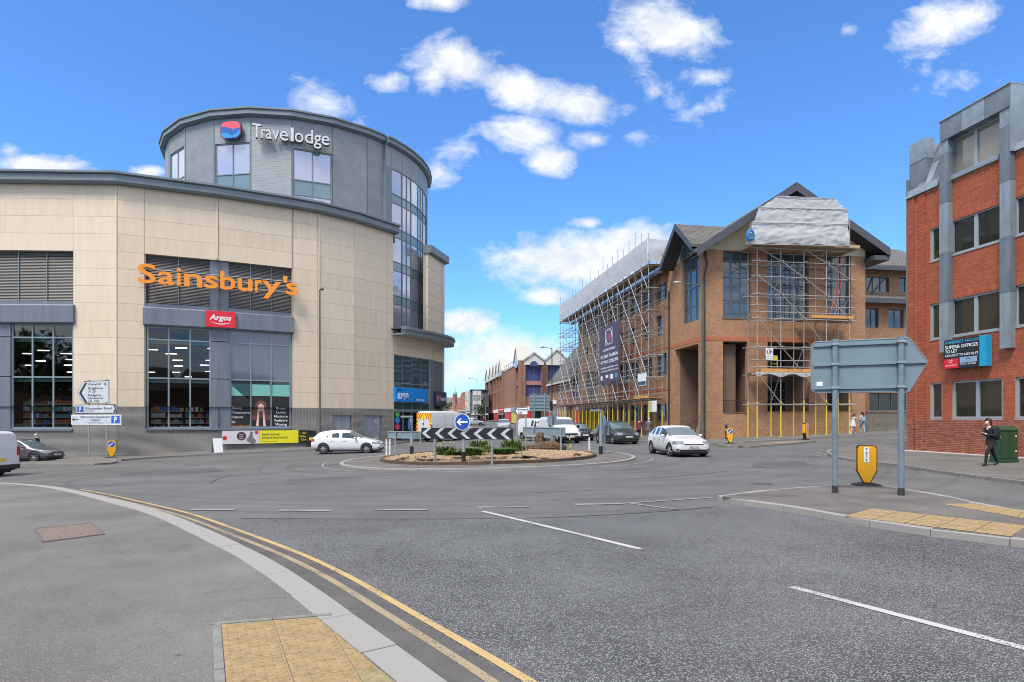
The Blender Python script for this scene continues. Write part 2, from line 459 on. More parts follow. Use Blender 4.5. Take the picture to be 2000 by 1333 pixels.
def facade(mb,fr,u0,u1,z0,z1,holes=(),w=0.0,depth=.25,m=0,mrev=None):
 """flat wall skin with real openings and reveals; holes (u0,u1,z0,z1)"""
 us=sorted({u0,u1,*[h[0] for h in holes],*[h[1] for h in holes]});zs=sorted({z0,z1,*[h[2] for h in holes],*[h[3] for h in holes]})
 us=[x for x in us if u0-1e-6<=x<=u1+1e-6];zs=[x for x in zs if z0-1e-6<=x<=z1+1e-6]
 for a,b in zip(us[:-1],us[1:]):
  for c,d in zip(zs[:-1],zs[1:]):
   um,zm=(a+b)/2,(c+d)/2
   if any(h[0]<um<h[1] and h[2]<zm<h[3] for h in holes):continue
   mb.quad(fr.p(a,w,c),fr.p(b,w,c),fr.p(b,w,d),fr.p(a,w,d),m)
 mr=m if mrev is None else mrev
 for h in holes:
  a,b,c,d=h[:4];w2=w-depth
  mb.quad(fr.p(a,w,c),fr.p(a,w,d),fr.p(a,w2,d),fr.p(a,w2,c),mr)
  mb.quad(fr.p(b,w,d),fr.p(b,w,c),fr.p(b,w2,c),fr.p(b,w2,d),mr)
  mb.quad(fr.p(a,w,d),fr.p(b,w,d),fr.p(b,w2,d),fr.p(a,w2,d),mr)
  mb.quad(fr.p(b,w,c),fr.p(a,w,c),fr.p(a,w2,c),fr.p(b,w2,c),mr)
 return mb
def window(fr,u0,u1,z0,z1,cols,rows,parent,w=-.12,fm=None,pm=None,bar=.06,border=.07,name='window',tilt=.006,pmf=None,sub=True):
 """frame with mullions; cols/rows: count or list of inner fractions; each pane an object of its own"""
 cf=[i/cols for i in range(1,cols)] if isinstance(cols,int) else list(cols)
 rf=[i/rows for i in range(1,rows)] if isinstance(rows,int) else list(rows)
 mb=MB();t=.05
 mb.fbox(fr,u0,u1,w-t,w+t,z0,z0+border);mb.fbox(fr,u0,u1,w-t,w+t,z1-border,z1)
 mb.fbox(fr,u0,u0+border,w-t,w+t,z0+border,z1-border);mb.fbox(fr,u1-border,u1,w-t,w+t,z0+border,z1-border)
 U=[u0]+[u0+(u1-u0)*f for f in cf]+[u1];Z=[z0]+[z0+(z1-z0)*f for f in rf]+[z1]
 for x in U[1:-1]:mb.fbox(fr,x-bar/2,x+bar/2,w-t,w+t-.004,z0+border,z1-border)
 for y in Z[1:-1]:mb.fbox(fr,u0+border,u1-border,w-t,w+t-.008,y-bar/2,y+bar/2)
 o=mb.build(name,fm,parent)
 for i in range(len(U)-1):
  for j in range(len(Z)-1):
   g=pmf(i,j) if pmf else pm
   ibox('pane',g,o if sub else parent,fr,U[i]+.02,U[i+1]-.02,w-.022,w-.008,Z[j]+.02,Z[j+1]-.02,tilt)
 return o
_txt={}
def text_mesh(s,size_x=None,height=None,bold=0.0,extrude=.0,align='LEFT',space=1.0):
 cu=bpy.data.curves.new('lettering','FONT')
 cu.body=s;cu.size=1.0;cu.offset=bold;cu.extrude=0.0;cu.resolution_u=3;cu.space_character=space
 ob=bpy.data.objects.new('lettering',cu);COL.objects.link(ob)
 bpy.context.view_layer.update()
 me=bpy.data.meshes.new_from_object(ob.evaluated_get(bpy.context.evaluated_depsgraph_get()))
 bpy.data.objects.remove(ob);bpy.data.curves.remove(cu)
 return me
def text(s,name,parent,fr,u,z,w,m,height=None,width=None,bold=0.0,depth=.004,align='l',space=1.0,shear=0.0):
 """flat (or thick) lettering on a facade frame; height = cap height; u,z = baseline start"""
 me=text_mesh(s,bold=bold,space=space)
 xs=[v.co.x for v in me.vertices];x0,x1=min(xs),max(xs)
 cap=0.729
 sy=(height or 1.0)/cap
 sx=width/(x1-x0) if width else sy
 tw=(x1-x0)*sx
 du=-tw/2 if align=='c' else(-tw if align=='r' else 0.0)
 off=OFF.get(parent.name,Vector((0,0,0))) if parent else Vector((0,0,0))
 bm=bmesh.new();bm.from_mesh(me);bpy.data.meshes.remove(me)
 if depth>.006:
  r=bmesh.ops.extrude_face_region(bm,geom=bm.faces[:])
  for v in r['geom']:
   if isinstance(v,bmesh.types.BMVert):v.co.z+=1.0
 for v in bm.verts:
  x,y,d=v.co
  q=fr.p(u+du+(x-x0)*sx+y*sy*shear,w+d*(depth if depth>.006 else 0),z+y*sy)
  v.co=q-off
 bmesh.ops.recalc_face_normals(bm,faces=bm.faces)
 if depth<=.006:
  nv=Vector((fr.n.x,fr.n.y,0))
  for f in bm.faces:
   if f.normal.dot(nv)<0:f.normal_flip()
 for f in bm.faces:f.smooth=False
 me=bpy.data.meshes.new(name);bm.to_mesh(me);bm.free();me.materials.append(m)
 o=bpy.data.objects.new(name,me);COL.objects.link(o)
 if parent:o.parent=parent
 OFF[o.name]=off
 return o
def drape_poly(name,pts,mats,dz,parent=None,step=2.0,kind='structure'):
 """polygon (x,y) cut on the terrain grid and laid on the ground at height dz"""
 bm=bmesh.new()
 vs=[bm.verts.new((p[0],p[1],0)) for p in pts]
 f=bm.faces.new(vs);f.normal_update()
 if f.normal.z<0:f.normal_flip()
 bmesh.ops.triangulate(bm,faces=[f])
 xs=[p[0] for p in pts];ys=[p[1] for p in pts]
 for ax,lo,hi in((0,min(xs),max(xs)),(1,min(ys),max(ys))):
  k=math.ceil(lo/step)*step
  while k<hi:
   co=[0,0,0];co[ax]=k;no=[0,0,0];no[ax]=1
   bmesh.ops.bisect_plane(bm,geom=bm.verts[:]+bm.edges[:]+bm.faces[:],plane_co=co,plane_no=no)
   k+=step
 for v in bm.verts:v.co.z=G(v.co.x,v.co.y)+(dz(v.co.x,v.co.y) if callable(dz) else dz)
 bmesh.ops.recalc_face_normals(bm,faces=bm.faces)
 if sum(f.normal.z for f in bm.faces)<0:bmesh.ops.reverse_faces(bm,faces=bm.faces)
 me=bpy.data.meshes.new(name);bm.to_mesh(me);bm.free()
 me.materials.append(mats)
 box_uv(me)
 o=bpy.data.objects.new(name,me);COL.objects.link(o)
 if parent:o.parent=parent
 elif kind:o['kind']=kind
 OFF[o.name]=Vector((0,0,0))
 return o
def resample(pts,step):
 out=[Vector(pts[0][:2])]
 P=[Vector(p[:2]) for p in pts]
 L=[0]
 for a,b in zip(P[:-1],P[1:]):L.append(L[-1]+(b-a).length)
 n=max(1,round(L[-1]/step))
 for k in range(1,n+1):
  t=L[-1]*k/n
  for i in range(len(P)-1):
   if L[i+1]>=t-1e-9:
    out.append(P[i].lerp(P[i+1],(t-L[i])/max(1e-9,L[i+1]-L[i])));break
 return out
def smooth_line(pts,it=2,closed=False):
 P=[Vector(p[:2]) for p in pts]
 for _ in range(it):
  Q=[] if closed else[P[0]]
  rng=range(len(P)) if closed else range(len(P)-1)
  for i in rng:
   a,b=P[i],P[(i+1)%len(P)]
   Q+=[a.lerp(b,.25),a.lerp(b,.75)]
  if not closed:Q.append(P[-1])
  P=Q
 return P
def offset_line(line,d,closed=False):
 """to the right of travel by d"""
 out=[];k=len(line)
 for i in range(k):
  a=line[i-1] if(i>0 or closed) else None;b=line[(i+1)%k] if(i<k-1 or closed) else None
  t=Vector((0,0))
  if a is not None:t+=(line[i]-a).normalized()
  if b is not None:t+=(b-line[i]).normalized()
  t.normalize();out.append(line[i]+Vector((t.y,-t.x))*d)
 return out
def strip(name,line,width,m,parent=None,dz=.006,step=.8,kind=None,side=0.0):
 """painted band along a line, draped on the road"""
 P=resample(line,step)
 A=offset_line(P,side-width/2);B=offset_line(P,side+width/2)
 mb=MB()
 for i in range(len(P)-1):
  q=[A[i],B[i],B[i+1],A[i+1]]
  mb.quad(*[(p.x,p.y,G(p.x,p.y)+dz) for p in q])
 o=mb.build(name,m,parent,fix=False)
 o.data.flip_normals() if o.data.polygons[0].normal.z<0 else None
 if kind:o['kind']=kind
 return o
def kerb(line,parent,m,h,width=.15,stone=.915,road_side='right',top=None,name='kerb_stone',gap=.008,bury=.12):
 """kerb stones along a line; the line is the road-side edge; stones reach away from the road"""
 P=resample(line,stone)
 sgn=-1 if road_side=='right' else 1
 B=offset_line(P,sgn*width)
 n=0
 for i in range(len(P)-1):
  a,b,c,d=P[i],P[i+1],B[i+1],B[i]
  t=gap/max(.05,(b-a).length)/2
  a2,b2=a.lerp(b,t),b.lerp(a,t);d2,c2=d.lerp(c,t),c.lerp(d,t)
  jj=random.uniform(-.004,.004)
  hh=lambda p:(h(p.x,p.y) if callable(h) else h)+jj
  q=[a2,b2,c2,d2]
  mb=MB();mb.hexa([(p.x,p.y,G(p.x,p.y)-bury) for p in q]+[(p.x,p.y,G(p.x,p.y)+hh(p)) for p in q])
  o=mb.build(name,m,parent,bevel=.006)
  n+=1
 return P
# materials used below
m_road=asphalt_mat('asphalt_circulating',(.094,.093,.093),(.18,.18,.178),60,.6,(.112,.111,.110),.45,.22,.30,ring=at(955,29.2))
m_road2=asphalt_mat('asphalt_chippings',(.058,.059,.061),(.275,.278,.287),70,.34,(.080,.081,.083),1.0,.3,.45)
m_pave=asphalt_mat('asphalt_footway',(.106,.100,.092),(.25,.238,.222),100,.6,(.134,.127,.117),.5,.24,.55,spots=.6)
m_apron=asphalt_mat('asphalt_apron',(.098,.088,.082),(.22,.20,.185),80,.58,(.125,.112,.104),.4,.26,.9)
m_kerb=mat('kerb_granite',(.275,.263,.245),.85,var=.20,vs=150,bump=.35,bs=120)
m_kerb_far=mat('kerb_concrete',(.20,.19,.178),.85,var=.3,vs=7,bump=.3,bs=60)
m_kerb_dark=mat('kerb_brown',(.085,.06,.042),.85,var=.3,vs=5,bump=.4,bs=40)
def paint_mat(name,rgb,under,wear):
 m=bpy.data.materials.new(name);m.use_nodes=True
 nt=m.node_tree;N,L=nt.nodes,nt.links;b=N['Principled BSDF']
 tc=N.new('ShaderNodeTexCoord')
 n=N.new('ShaderNodeTexNoise');n.inputs['Scale'].default_value=45;n.inputs['Detail'].default_value=4;n.inputs['Roughness'].default_value=.7
 n2=N.new('ShaderNodeTexNoise');n2 .inputs['Scale'].default_value=1.3;n2 .inputs['Detail'].default_value=3
 L.new(tc.outputs['Object'],n.inputs['Vector']);L.new(tc.outputs['Object'],n2 .inputs['Vector'])
 ad=N.new('ShaderNodeMath');ad.operation='MULTIPLY_ADD';ad.inputs[1].default_value=.55
 L.new(n2 .outputs['Fac'],ad.inputs[0]);L.new(n.outputs['Fac'],ad.inputs[2])
 r=N.new('ShaderNodeValToRGB');r.color_ramp.elements[0].position=wear;r.color_ramp.elements[0].color=(*rgb,1)
 r.color_ramp.elements[1].position=wear+.10;r.color_ramp.elements[1].color=(*under,1)
 L.new(ad.outputs[0],r.inputs[0]);L.new(r.outputs[0],b.inputs['Base Color'])
 b.inputs['Roughness'].default_value=.7
 MATS[name]=m;return m
m_white=paint_mat('road_paint_white',(.42,.42,.40),(.09,.09,.093),.82)
m_white_worn=paint_mat('road_paint_white_worn',(.27,.27,.262),(.09,.09,.092),.76)
m_yellow=paint_mat('road_paint_yellow',(.43,.30,.125),(.09,.085,.08),.82)
m_yellow_worn=paint_mat('road_paint_yellow_worn',(.30,.235,.14),(.09,.085,.08),.78)
m_tactile=mat('tactile_buff',(.295,.205,.100),.88,var=.28,vs=11,bump=.3,bs=70)
m_tactile2=mat('tactile_green_buff',(.25,.21,.105),.88,var=.3,vs=9,bump=.3,bs=70)
m_edging=mat('edging_concrete',(.19,.192,.172),.88,var=.25,vs=9,bump=.3,bs=60)
m_galv=mat('galvanised_steel',(.36,.40,.42),.42,.55,var=.12,vs=8)
m_signback=mat('sign_back_grey',(.165,.232,.265),.5,0.0,var=.10,vs=1.6)
m_post=mat('post_grey_paint',(.150,.200,.230),.5,0.0,var=.18,vs=6)
m_black=mat('black_plastic',(.014,.014,.015),.45)
m_rubber=mat('rubber',(.018,.018,.019),.8)
m_dark=mat('dark_void',(.008,.008,.009),.9)
m_whitep=mat('white_paint',(.66,.67,.67),.45,var=.05,vs=6)
m_bolyel=mat('bollard_yellow',(.72,.36,.012),.38,var=.05,vs=4)
m_blue=mat('sign_blue',(.010,.065,.37),.4)
m_signwhite=mat('sign_white',(.50,.54,.58),.5,var=.16,vs=3)
m_letter_k=mat('lettering_black',(.012,.012,.013),.5)
m_letter_w=mat('lettering_white',(.78,.78,.78),.45)
# ground and road sheets
def sheet(name,xs,ys,m,dz):
 mb=MB();n=len(xs)
 for y in ys:
  for x in xs:mb.v.append(Vector((x,y,G(x,y)+dz)))
 for j in range(len(ys)-1):
  for i in range(n-1):
   mb.f.append((j*n+i,j*n+i+1,(j+1)*n+i+1,(j+1)*n+i));mb.m.append(0)
 o=mb.build(name,m,None,smooth=True,fix=False);o['kind']='structure';return o
_xs=[-3000,-1500,-700,-400,-200,-140]+[i*4 for i in range(-25,0)]+[i*4 for i in range(0,26)]+[140,200,400,700,1500,3000]
_ys=[-300,-120,-60,-30,-12]+[i*4 for i in range(-2,60)]+[260,320,400,600,1000,1800,3500]
m_ground=mat('ground_earth',(.10,.10,.085),.95,var=.3,vs=.05)
sheet('ground',_xs,_ys,m_ground,-.25)
road=sheet('road',[i*2 for i in range(-44,40)],[i*2 for i in range(-6,105)],m_road,0.0)
PX=lambda pts,dz=0.0:[gp(x,y,dz) for x,y in pts]
ap=PX([(330,1010),(460,1014),(700,1015),(1000,1014),(1150,1008),(1290,1000),(1400,990),(1480,984),(1560,1000),(1644,1014),(1776,1036),(2000,1062)])
a_poly=[(p.x,p.y) for p in ap]+[(12.5,7.2),(14,5),(14,-8),(-1,-8),(-1.2,3.0),(-3.5,7)]
approach_road=drape_poly('approach_road',a_poly,m_road2,.004)
# near footway on the left
def h_near(x,y):
 t=min(1,max(0,(y-5.0)/5.0));return .035+.065*t*t*(3-2*t)
kl=PX([(-420,930),(-200,936),(0,944),(100,951),(150,960),(240,982),(320,1002),(400,1034),(475,1065),(535,1092),(605,1132),(690,1191),(797,1264),(895,1333),(1060,1460),(1300,1660)],.07)
kl=smooth_line(kl,2)
near_footway=drape_poly('near_footway',[(p.x,p.y) for p in offset_line(kl,.27)]+[(1.2,-6),(-40,-6),(-40,12)],m_pave,h_near)
kerb(kl,near_footway,m_kerb,h_near,width=.28,road_side='left',stone=.86,gap=.014)
m_chan=asphalt_mat('asphalt_channel',(.080,.074,.070),(.12,.115,.11),120,.75,(.098,.092,.088),.3,.2,1.2)
strip('channel_strip',[p for p in kl if p.y<18],.40,m_chan,road,dz=.0065,side=-.20,step=.4)
for s_,mm in((-.26,m_yellow_worn),(-.46,m_yellow)):
 strip('double_yellow_line',[p for p in kl if p.y<17],.075,mm,road,dz=.009,side=s_,step=.4)
def slab_mesh(name,m,nb=6,size=.4):
 mb=MB();h=size/2-.003
 mb.box(-h,h,-h,h,-.05,0)
 for i in range(nb):
  for j in range(nb):
   x=(i+.5)/nb*size-size/2;y=(j+.5)/nb*size-size/2
   mb.lathe([(.0165,-.001),(.0155,.003),(.011,.0055)],(x,y,0),n=7)
 return unit_mesh(name,mb,m)
sl_a,sl_b=slab_mesh('slab',m_tactile),slab_mesh('slab',m_tactile2)
def put_slab(me,x,y,ang,parent,h,name='slab'):
 e=.2;z=G(x,y)+(h(x,y) if callable(h) else h)
 zx=(G(x+e,y)+(h(x+e,y) if callable(h) else h)-z)/e;zy=(G(x,y+e)+(h(x,y+e) if callable(h) else h)-z)/e
 nrm=Vector((-zx,-zy,1)).normalized()
 ux=Vector((math.cos(ang),math.sin(ang),0));ux=(ux-nrm*ux.dot(nrm)).normalized();uy=nrm.cross(ux)
 mx=Matrix(((ux.x,uy.x,nrm.x,x),(ux.y,uy.y,nrm.y,y),(ux.z,uy.z,nrm.z,z),(0,0,0,1)))
 return inst(name,me,parent,mx)
t0=gp(432,1218.7,.045);t1=gp(631,1202.5,.045)
tang=math.atan2(t1 .y-t0 .y,t1 .x-t0 .x)
tb0,tb3=gp(533.75,1209.5,.045),gp(571.25,1318.75,.045)
ux=Vector((t1 .x-t0 .x,t1 .y-t0 .y))/.8;uy=Vector((tb3 .x-tb0 .x,tb3 .y-tb0 .y))/1.2
def sheared(me):
 e1=ux.normalized();e2=Vector((-e1 .y,e1 .x));m=me.copy()
 for v in m.vertices:
  q=ux*v.co.x-uy*v.co.y;v.co.x,v.co.y=q.dot(e1),q.dot(e2)
 return m
sl_a0,sl_b0=sl_a,sl_b;sl_a,sl_b=sheared(sl_a0),sheared(sl_b0)
near_tactile=thing('tactile_panel','panel of buff blister paving slabs in the near footway by the kerb','tactile paving',(0,0,0))
inner=offset_line(resample(kl,.1),.285)
def inside_kerb(p):
 q=min(inner,key=lambda c:(c-p).length_squared);i=inner.index(q)
 t=(inner[min(i+1,len(inner)-1)]-inner[max(i-1,0)]).normalized()
 return(p-q).dot(Vector((t.y,-t.x)))
for c in range(4):
 for r in range(-1,7):
  o2=Vector((t0 .x,t0 .y))+ux*(.4*c+.2)+uy*(.4*r+.2+(0.0))
  if r<0:continue
  cor=[o2+ux*(sx*.197)+uy*(sy*.197) for sx,sy in((-1,-1),(1,-1),(1,1),(-1,1))]
  ins=[inside_kerb(q) for q in cor]
  me=sl_b if(c==2 and r==3) else sl_a
  if min(ins)>.0:
   put_slab(me,o2 .x,o2 .y,tang,near_tactile,lambda x,y:h_near(x,y)+.004)
  elif max(ins)>.03:
   bm=bmesh.new();bm.from_mesh(sl_b0 if me is sl_b else sl_a0)
   q=min(inner,key=lambda cc:(cc-o2).length_squared);i=inner.index(q)
   t=(inner[min(i+2,len(inner)-1)]-inner[max(i-2,0)]).normalized();nr=Vector((t.y,-t.x))
   co=q+nr*.004-o2;dt=ux.x*uy.y-ux.y*uy.x
   lx=lambda v:Vector(((v.x*uy.y-v.y*uy.x)/dt,-(ux.x*v.y-ux.y*v.x)/dt))
   c2=lx(co+Vector((nr.y,-nr.x)));co,n0_=lx(co),lx(co+nr);tv=c2-co;tn=Vector((-tv.y,tv.x)).normalized()
   if tn.dot(n0_-co)<0:tn=-tn
   nr=tn
   bmesh.ops.bisect_plane(bm,geom=bm.verts[:]+bm.edges[:]+bm.faces[:],plane_co=(co.x,co.y,0),plane_no=(-nr.x,-nr.y,0),clear_outer=True)
   m2=bpy.data.meshes.new('slab');bm.to_mesh(m2);bm.free();m2 .materials.append(me.materials[0]);m2=sheared(m2)
   if len(m2 .polygons):put_slab(m2,o2 .x,o2 .y,tang,near_tactile,lambda x,y:h_near(x,y)+.004)
def edging(a,b,parent,h,n,wd=.05):
 a,b=Vector(a),Vector(b);d=(b-a)/n;t=d.normalized();nr=Vector((t.y,-t.x))*wd/2
 for i in range(n):
  p,q=a+d*i+t*.004,a+d*(i+1)-t*.004
  c=[p-nr,q-nr,q+nr,p+nr]
  MB().hexa([(v.x,v.y,G(v.x,v.y)-.05) for v in c]+[(v.x,v.y,G(v.x,v.y)+(h(v.x,v.y) if callable(h) else h)+.009) for v in c]).build('edging_block',m_edging,parent)
T0=Vector((t0 .x,t0 .y))
edging(T0-ux*.08-uy*.035,T0+ux*.88-uy*.035,near_tactile,h_near,2,.055)
edging(T0-ux*.035+uy*2.4,T0-ux*.035,near_tactile,h_near,5,.06)
mc=PX([(68,1034),(178,1024),(203,1044),(84,1058)],.09)
cover=thing('inspection_cover','worn brown paved inspection cover set in the near footway','cover',(0,0,0))
m_cover=mat('cover_infill',(.17,.13,.105),.9,var=.45,vs=30,bump=.8,bs=60)
mb=MB();mb.poly([(p.x,p.y,G(p.x,p.y)+h_near(p.x,p.y)+.008) for p in mc]);mb.build('cover_plate',m_cover,cover)
m_coverrim=mat('cover_rim',(.13,.12,.11),.6,.4)
mb=MB()
for i in range(4):
 a,b=mc[i],mc[(i+1)%4];mb.tube((a.x,a.y,G(a.x,a.y)+h_near(a.x,a.y)+.006),(b.x,b.y,G(b.x,b.y)+h_near(b.x,b.y)+.006),.012,6)
mb.build('cover_frame',m_coverrim,cover)
# splitter island on the right
ik=PX([(1392,970.5),(1430,966),(1479,958.5),(1624,948.6),(1677,945),(1712,946.5),(1776,957),(1842,967),(1941,990),(2000,998),(2120,1015),(2300,1040),(2420,1090),(2240,1088),(2000,1056),(1776,1031),(1644,1009),(1561,994),(1500,984),(1430,976)],.10)
ik=[Vector((p.x,p.y)) for p in ik]
IH=.11
island=drape_poly('splitter_island',[(p.x,p.y) for p in offset_line(smooth_line(ik,1,True),.10,True)],m_apron,IH)
lp=smooth_line(ik,1,True);lp.append(lp[0])
kerb(lp,island,m_kerb,IH,width=.16,road_side='left',stone=.9)
isl_tac=thing('tactile_panel','long strip of buff blister paving along the near kerb of the splitter island','tactile paving')
def tactile_quad(corners,parent,h,along=None):
 """fill a strip between two edges with slabs (blister relief)"""
 a,b,c,d=[Vector(p[:2]) for p in corners]
 L1=max((b-a).length,(c-d).length);L2=max((d-a).length,(c-b).length)
 n1=max(1,round(L1/.4));n2=max(1,round(L2/.4))
 for i in range(n1):
  for j in range(n2):
   def B(u,v):return a.lerp(b,u).lerp(d.lerp(c,u),v)
   q=[B((i+s)/n1,(j+t)/n2) for s,t in((.012,.012),(.988,.012),(.988,.988),(.012,.988))]
   mb=MB();mb.poly([(p.x,p.y,G(p.x,p.y)+h) for p in q])
   for s in range(5):
    for t in range(5):
     p=q[0].lerp(q[1],(s+.5)/5).lerp(q[3].lerp(q[2],(s+.5)/5),(t+.5)/5)
     z=G(p.x,p.y)+h
     k=len(mb.v);mb.v+=[Vector((p.x+.02*math.cos(x*1.571),p.y+.02*math.sin(x*1.571),z)) for x in range(4)]+[Vector((p.x,p.y,z+.006))]
     for x in range(4):mb.f.append((k+x,k+(x+1)%4,k+4));mb.m.append(0)
   mb.build('slab',m_tactile,parent,fix=False)
tactile_quad(PX([(1650,1009),(1975,1049),(2008,1028),(1702,994)],IH),isl_tac,IH+.006)
isl_tac2=thing('tactile_panel','narrow wedge of buff blister paving on the far side of the splitter island','tactile paving')
tactile_quad(PX([(1838,985),(2030,1019),(2030,1003),(1900,984.5)],IH),isl_tac2,IH+.006)
# right-hand footway beside the red brick offices
rk=PX([(2300,985),(2120,960),(2000,940),(1920,931),(1842,920.6),(1780,911),(1710,902),(1660,897),(1628,891),(1611,883),(1622,877.5),(1660,871.5),(1720,866.5),(1775,862)],.10)
rk=[Vector((p.x,p.y)) for p in rk]
rk+=[Vector((24.5,36.5)),Vector((34,41.0)),Vector((60,50))]
RH=.11
rks=smooth_line(rk,1)
right_footway=drape_poly('right_footway',[(p.x,p.y) for p in offset_line(rks,.10)]+[(76,50),(76,6),(28,2)],m_pave,RH)
kerb(rks,right_footway,m_kerb_far,RH,width=.15,road_side='left')
# footway round the scaffolded offices
ck=PX([(1118,843),(1150,846.5),(1190,852),(1240,860),(1290,864.5),(1345,866.5),(1385,867),(1450,863),(1510,860),(1608,853.5),(1690,849),(1767,845.5)],.1)
ck=[Vector((p.x,p.y)) for p in ck]
d0=Vector((-.159,.987))
ck=[ck[0]+d0*95,ck[0]+d0*55,ck[0]+d0*20]+ck+[Vector((48,60)),Vector((70,66))]
cks=smooth_line(ck,1)
office_footway=drape_poly('office_footway',[(p.x,p.y) for p in offset_line(cks,-.10)]+[(76,70),(76,150),(20,160)],m_pave,.11)
kerb(cks[6:],office_footway,m_kerb_far,.11,width=.15,road_side='right')
sk=PX([(1397,868),(1425,865.5),(1520,862.5),(1608,859.5),(1560,865),(1500,869),(1452,873),(1420,871.5)],.1)
sk=smooth_line([Vector((p.x,p.y)) for p in sk],1,True)
small_island=drape_poly('small_island',[(p.x,p.y) for p in offset_line(sk,.10,True)],m_apron,.11)
kerb(sk+[sk[0]],small_island,m_kerb_far,.11,width=.15,road_side='left')
st_tac=thing('tactile_panel','pale buff blister paving on the small island in front of the scaffolded offices','tactile paving')
tactile_quad(PX([(1475,868.5),(1545,865),(1580,861.5),(1520,864)],.11),st_tac,.116)
# footway along the supermarket
wall_pts=[at(-420,41.2),at(230,42.0),at(427,44.4),at(573,46.8),at(620,47.75),at(692,49.9),at(768,53.2),at(868,62.0)]
lk=PX([(232,899),(262,895.5),(341,890.5),(429,886),(520,882),(620,877.5),(700,872.5),(760,867),(820,858.5),(850,852)],.1)
lk=[Vector((p.x,p.y)) for p in lk]
sa,sb=lk[0]+Vector((-2.5,3.0)),lk[0]+Vector((-14,2.2))
lk=[sb+Vector((-20,-1.0)),sb,sa]+lk+[lk[-1]+Vector((-3.0,18.6)),lk[-1]+Vector((-9.5,59))]
lks=smooth_line(lk,1)
store_footway=drape_poly('store_footway',[(p.x,p.y) for p in offset_line(lks,-.10)]+[(-40,135),(-75,60),(-75,40)],m_pave,.11)
kerb(lks[:-1],store_footway,m_kerb_far,.11,width=.15,road_side='right')
dk=PX([(-120,911),(0,907),(120,906),(205,906),(236,899.5),(205,894.5),(150,893.5),(125,899),(60,902),(-120,906)],.1)
dk=smooth_line([Vector((p.x,p.y)) for p in dk],1,True)
sign_island=drape_poly('sign_island',[(p.x,p.y) for p in offset_line(dk,-.10,True)],m_pave,.10)
kerb(dk+[dk[0]],sign_island,m_kerb_far,.10,width=.14,road_side='right')
# road markings
def marks(pxs,width,m,name,step=.8,dz=.010):
 for a,b in pxs:
  p,q=gp(*a),gp(*b);strip(name,[Vector((p.x,p.y)),Vector((q.x,q.y))],width,m,road,dz,step)
marks([((372,996.5),(459,996.5)),((545,998),(648,998)),((733,996.5),(836,996.5)),((932,991.5),(1033,991)),((1123,986.5),(1215,984.5))],.19,m_white_worn,'give_way_dash')
marks([((1215,984.5),(1392,972.5))],.10,m_white_worn,'edge_line')
marks([((1222,983),(1322,996))],.09,m_white_worn,'hatch_line')
marks([((943,1000),(1251,1074)),((1545,1148),(2010,1271)),((2250,1333),(2700,1450))],.10,m_white,'centre_dash',.4)
marks([((262,901),(420,897)),((285,905),(380,900)),((300,894),(415,893.5)),((1596,884),(1622,891)),((1588,889),(1612,893))],.10,m_white_worn,'hatch_line')
marks([((640,878.8),(500,884))],.07,m_yellow_worn,'yellow_edge_line')
marks([((1770,847.5),(1620,855.5))],.1,m_white_worn,'edge_line')
# roundabout
RC=Vector(at(955,29.2));RO,RI=6.95,5.15
def ring(r,a0=0,a1=360,n=96):return[RC+Vector((math.cos(R(a0+(a1-a0)*i/n)),math.sin(R(a0+(a1-a0)*i/n))))*r for i in range(n+(0 if a1-a0>=360 else 1))]
apron=drape_poly('roundabout_apron',[(p.x,p.y) for p in ring(RO-.1)],m_apron,.07)
o_=ring(RO);kerb(o_+[o_[0]],apron,m_kerb,.075,width=.17,road_side='right',stone=.9)
mound_h=lambda x,y:.16+.16*max(0,1-((Vector((x,y))-RC).length/RI)**2)
m_sand=mat('gravel_bed',(.25,.165,.092),.95,var=.3,vs=6,bump=.8,bs=30)
bed=drape_poly('gravel_bed',[(p.x,p.y) for p in ring(RI-.1)],m_sand,mound_h,step=.5)
o_=ring(RI);kerb(o_+[o_[0]],bed,m_kerb_dark,.20,width=.17,road_side='right',stone=.8,name='edging_stone')
strip('circulating_line',ring(RO+.75,186,352),.09,m_white_worn,road,.008,.6)
strip('circulating_line',[RC+Vector((-RO-.75,-.75)),RC+Vector((-RO-1.0,.3)),RC+Vector((-RO-.2,1.2)),RC+Vector((-RO+1.2,3.2))],.09,m_white_worn,road,.008,.6)
m_peb=[mat('pebble_sand',(.33,.225,.13),.9),mat('pebble_pale',(.46,.35,.235),.9),mat('pebble_brown',(.17,.10,.052),.9),mat('membrane_black',(.02,.019,.018),.9)]
mb=MB();rnd=random.Random(3)
for i in range(9000):
 r=RI*math.sqrt(rnd.random())*.955;t=rnd.random()*6.283
 x,y=RC.x+r*math.cos(t),RC.y+r*math.sin(t)
 if y>RC.y+2.4:continue
 s=rnd.uniform(.014,.038);z=G(x,y)+mound_h(x,y)
 a=rnd.random()*3;c,sn=math.cos(a),math.sin(a);k=len(mb.v)
 for dx,dy,dz_ in((1,0,.3),(0,.8,.3),(-1,0,.3),(0,-.8,.3),(0,0,.85),(.7,.6,-.2),(-.7,.6,-.2),(-.7,-.6,-.2),(.7,-.6,-.2)):
  j=rnd.uniform(.7,1.2);mb.v.append(Vector((x+s*j*(dx*c-dy*sn),y+s*j*(dx*sn+dy*c),z+s*dz_)))
 mi=rnd.choice((0,0,0,1,1,2))
 for f in((0,1,4),(1,2,4),(2,3,4),(3,0,4),(0,5,1),(1,6,2),(2,7,3),(3,8,0)):
  mb.f.append(tuple(k+q for q in f));mb.m.append(mi)
mb.build('pebbles',m_peb,bed,uv=False,fix=False,kind='stuff')
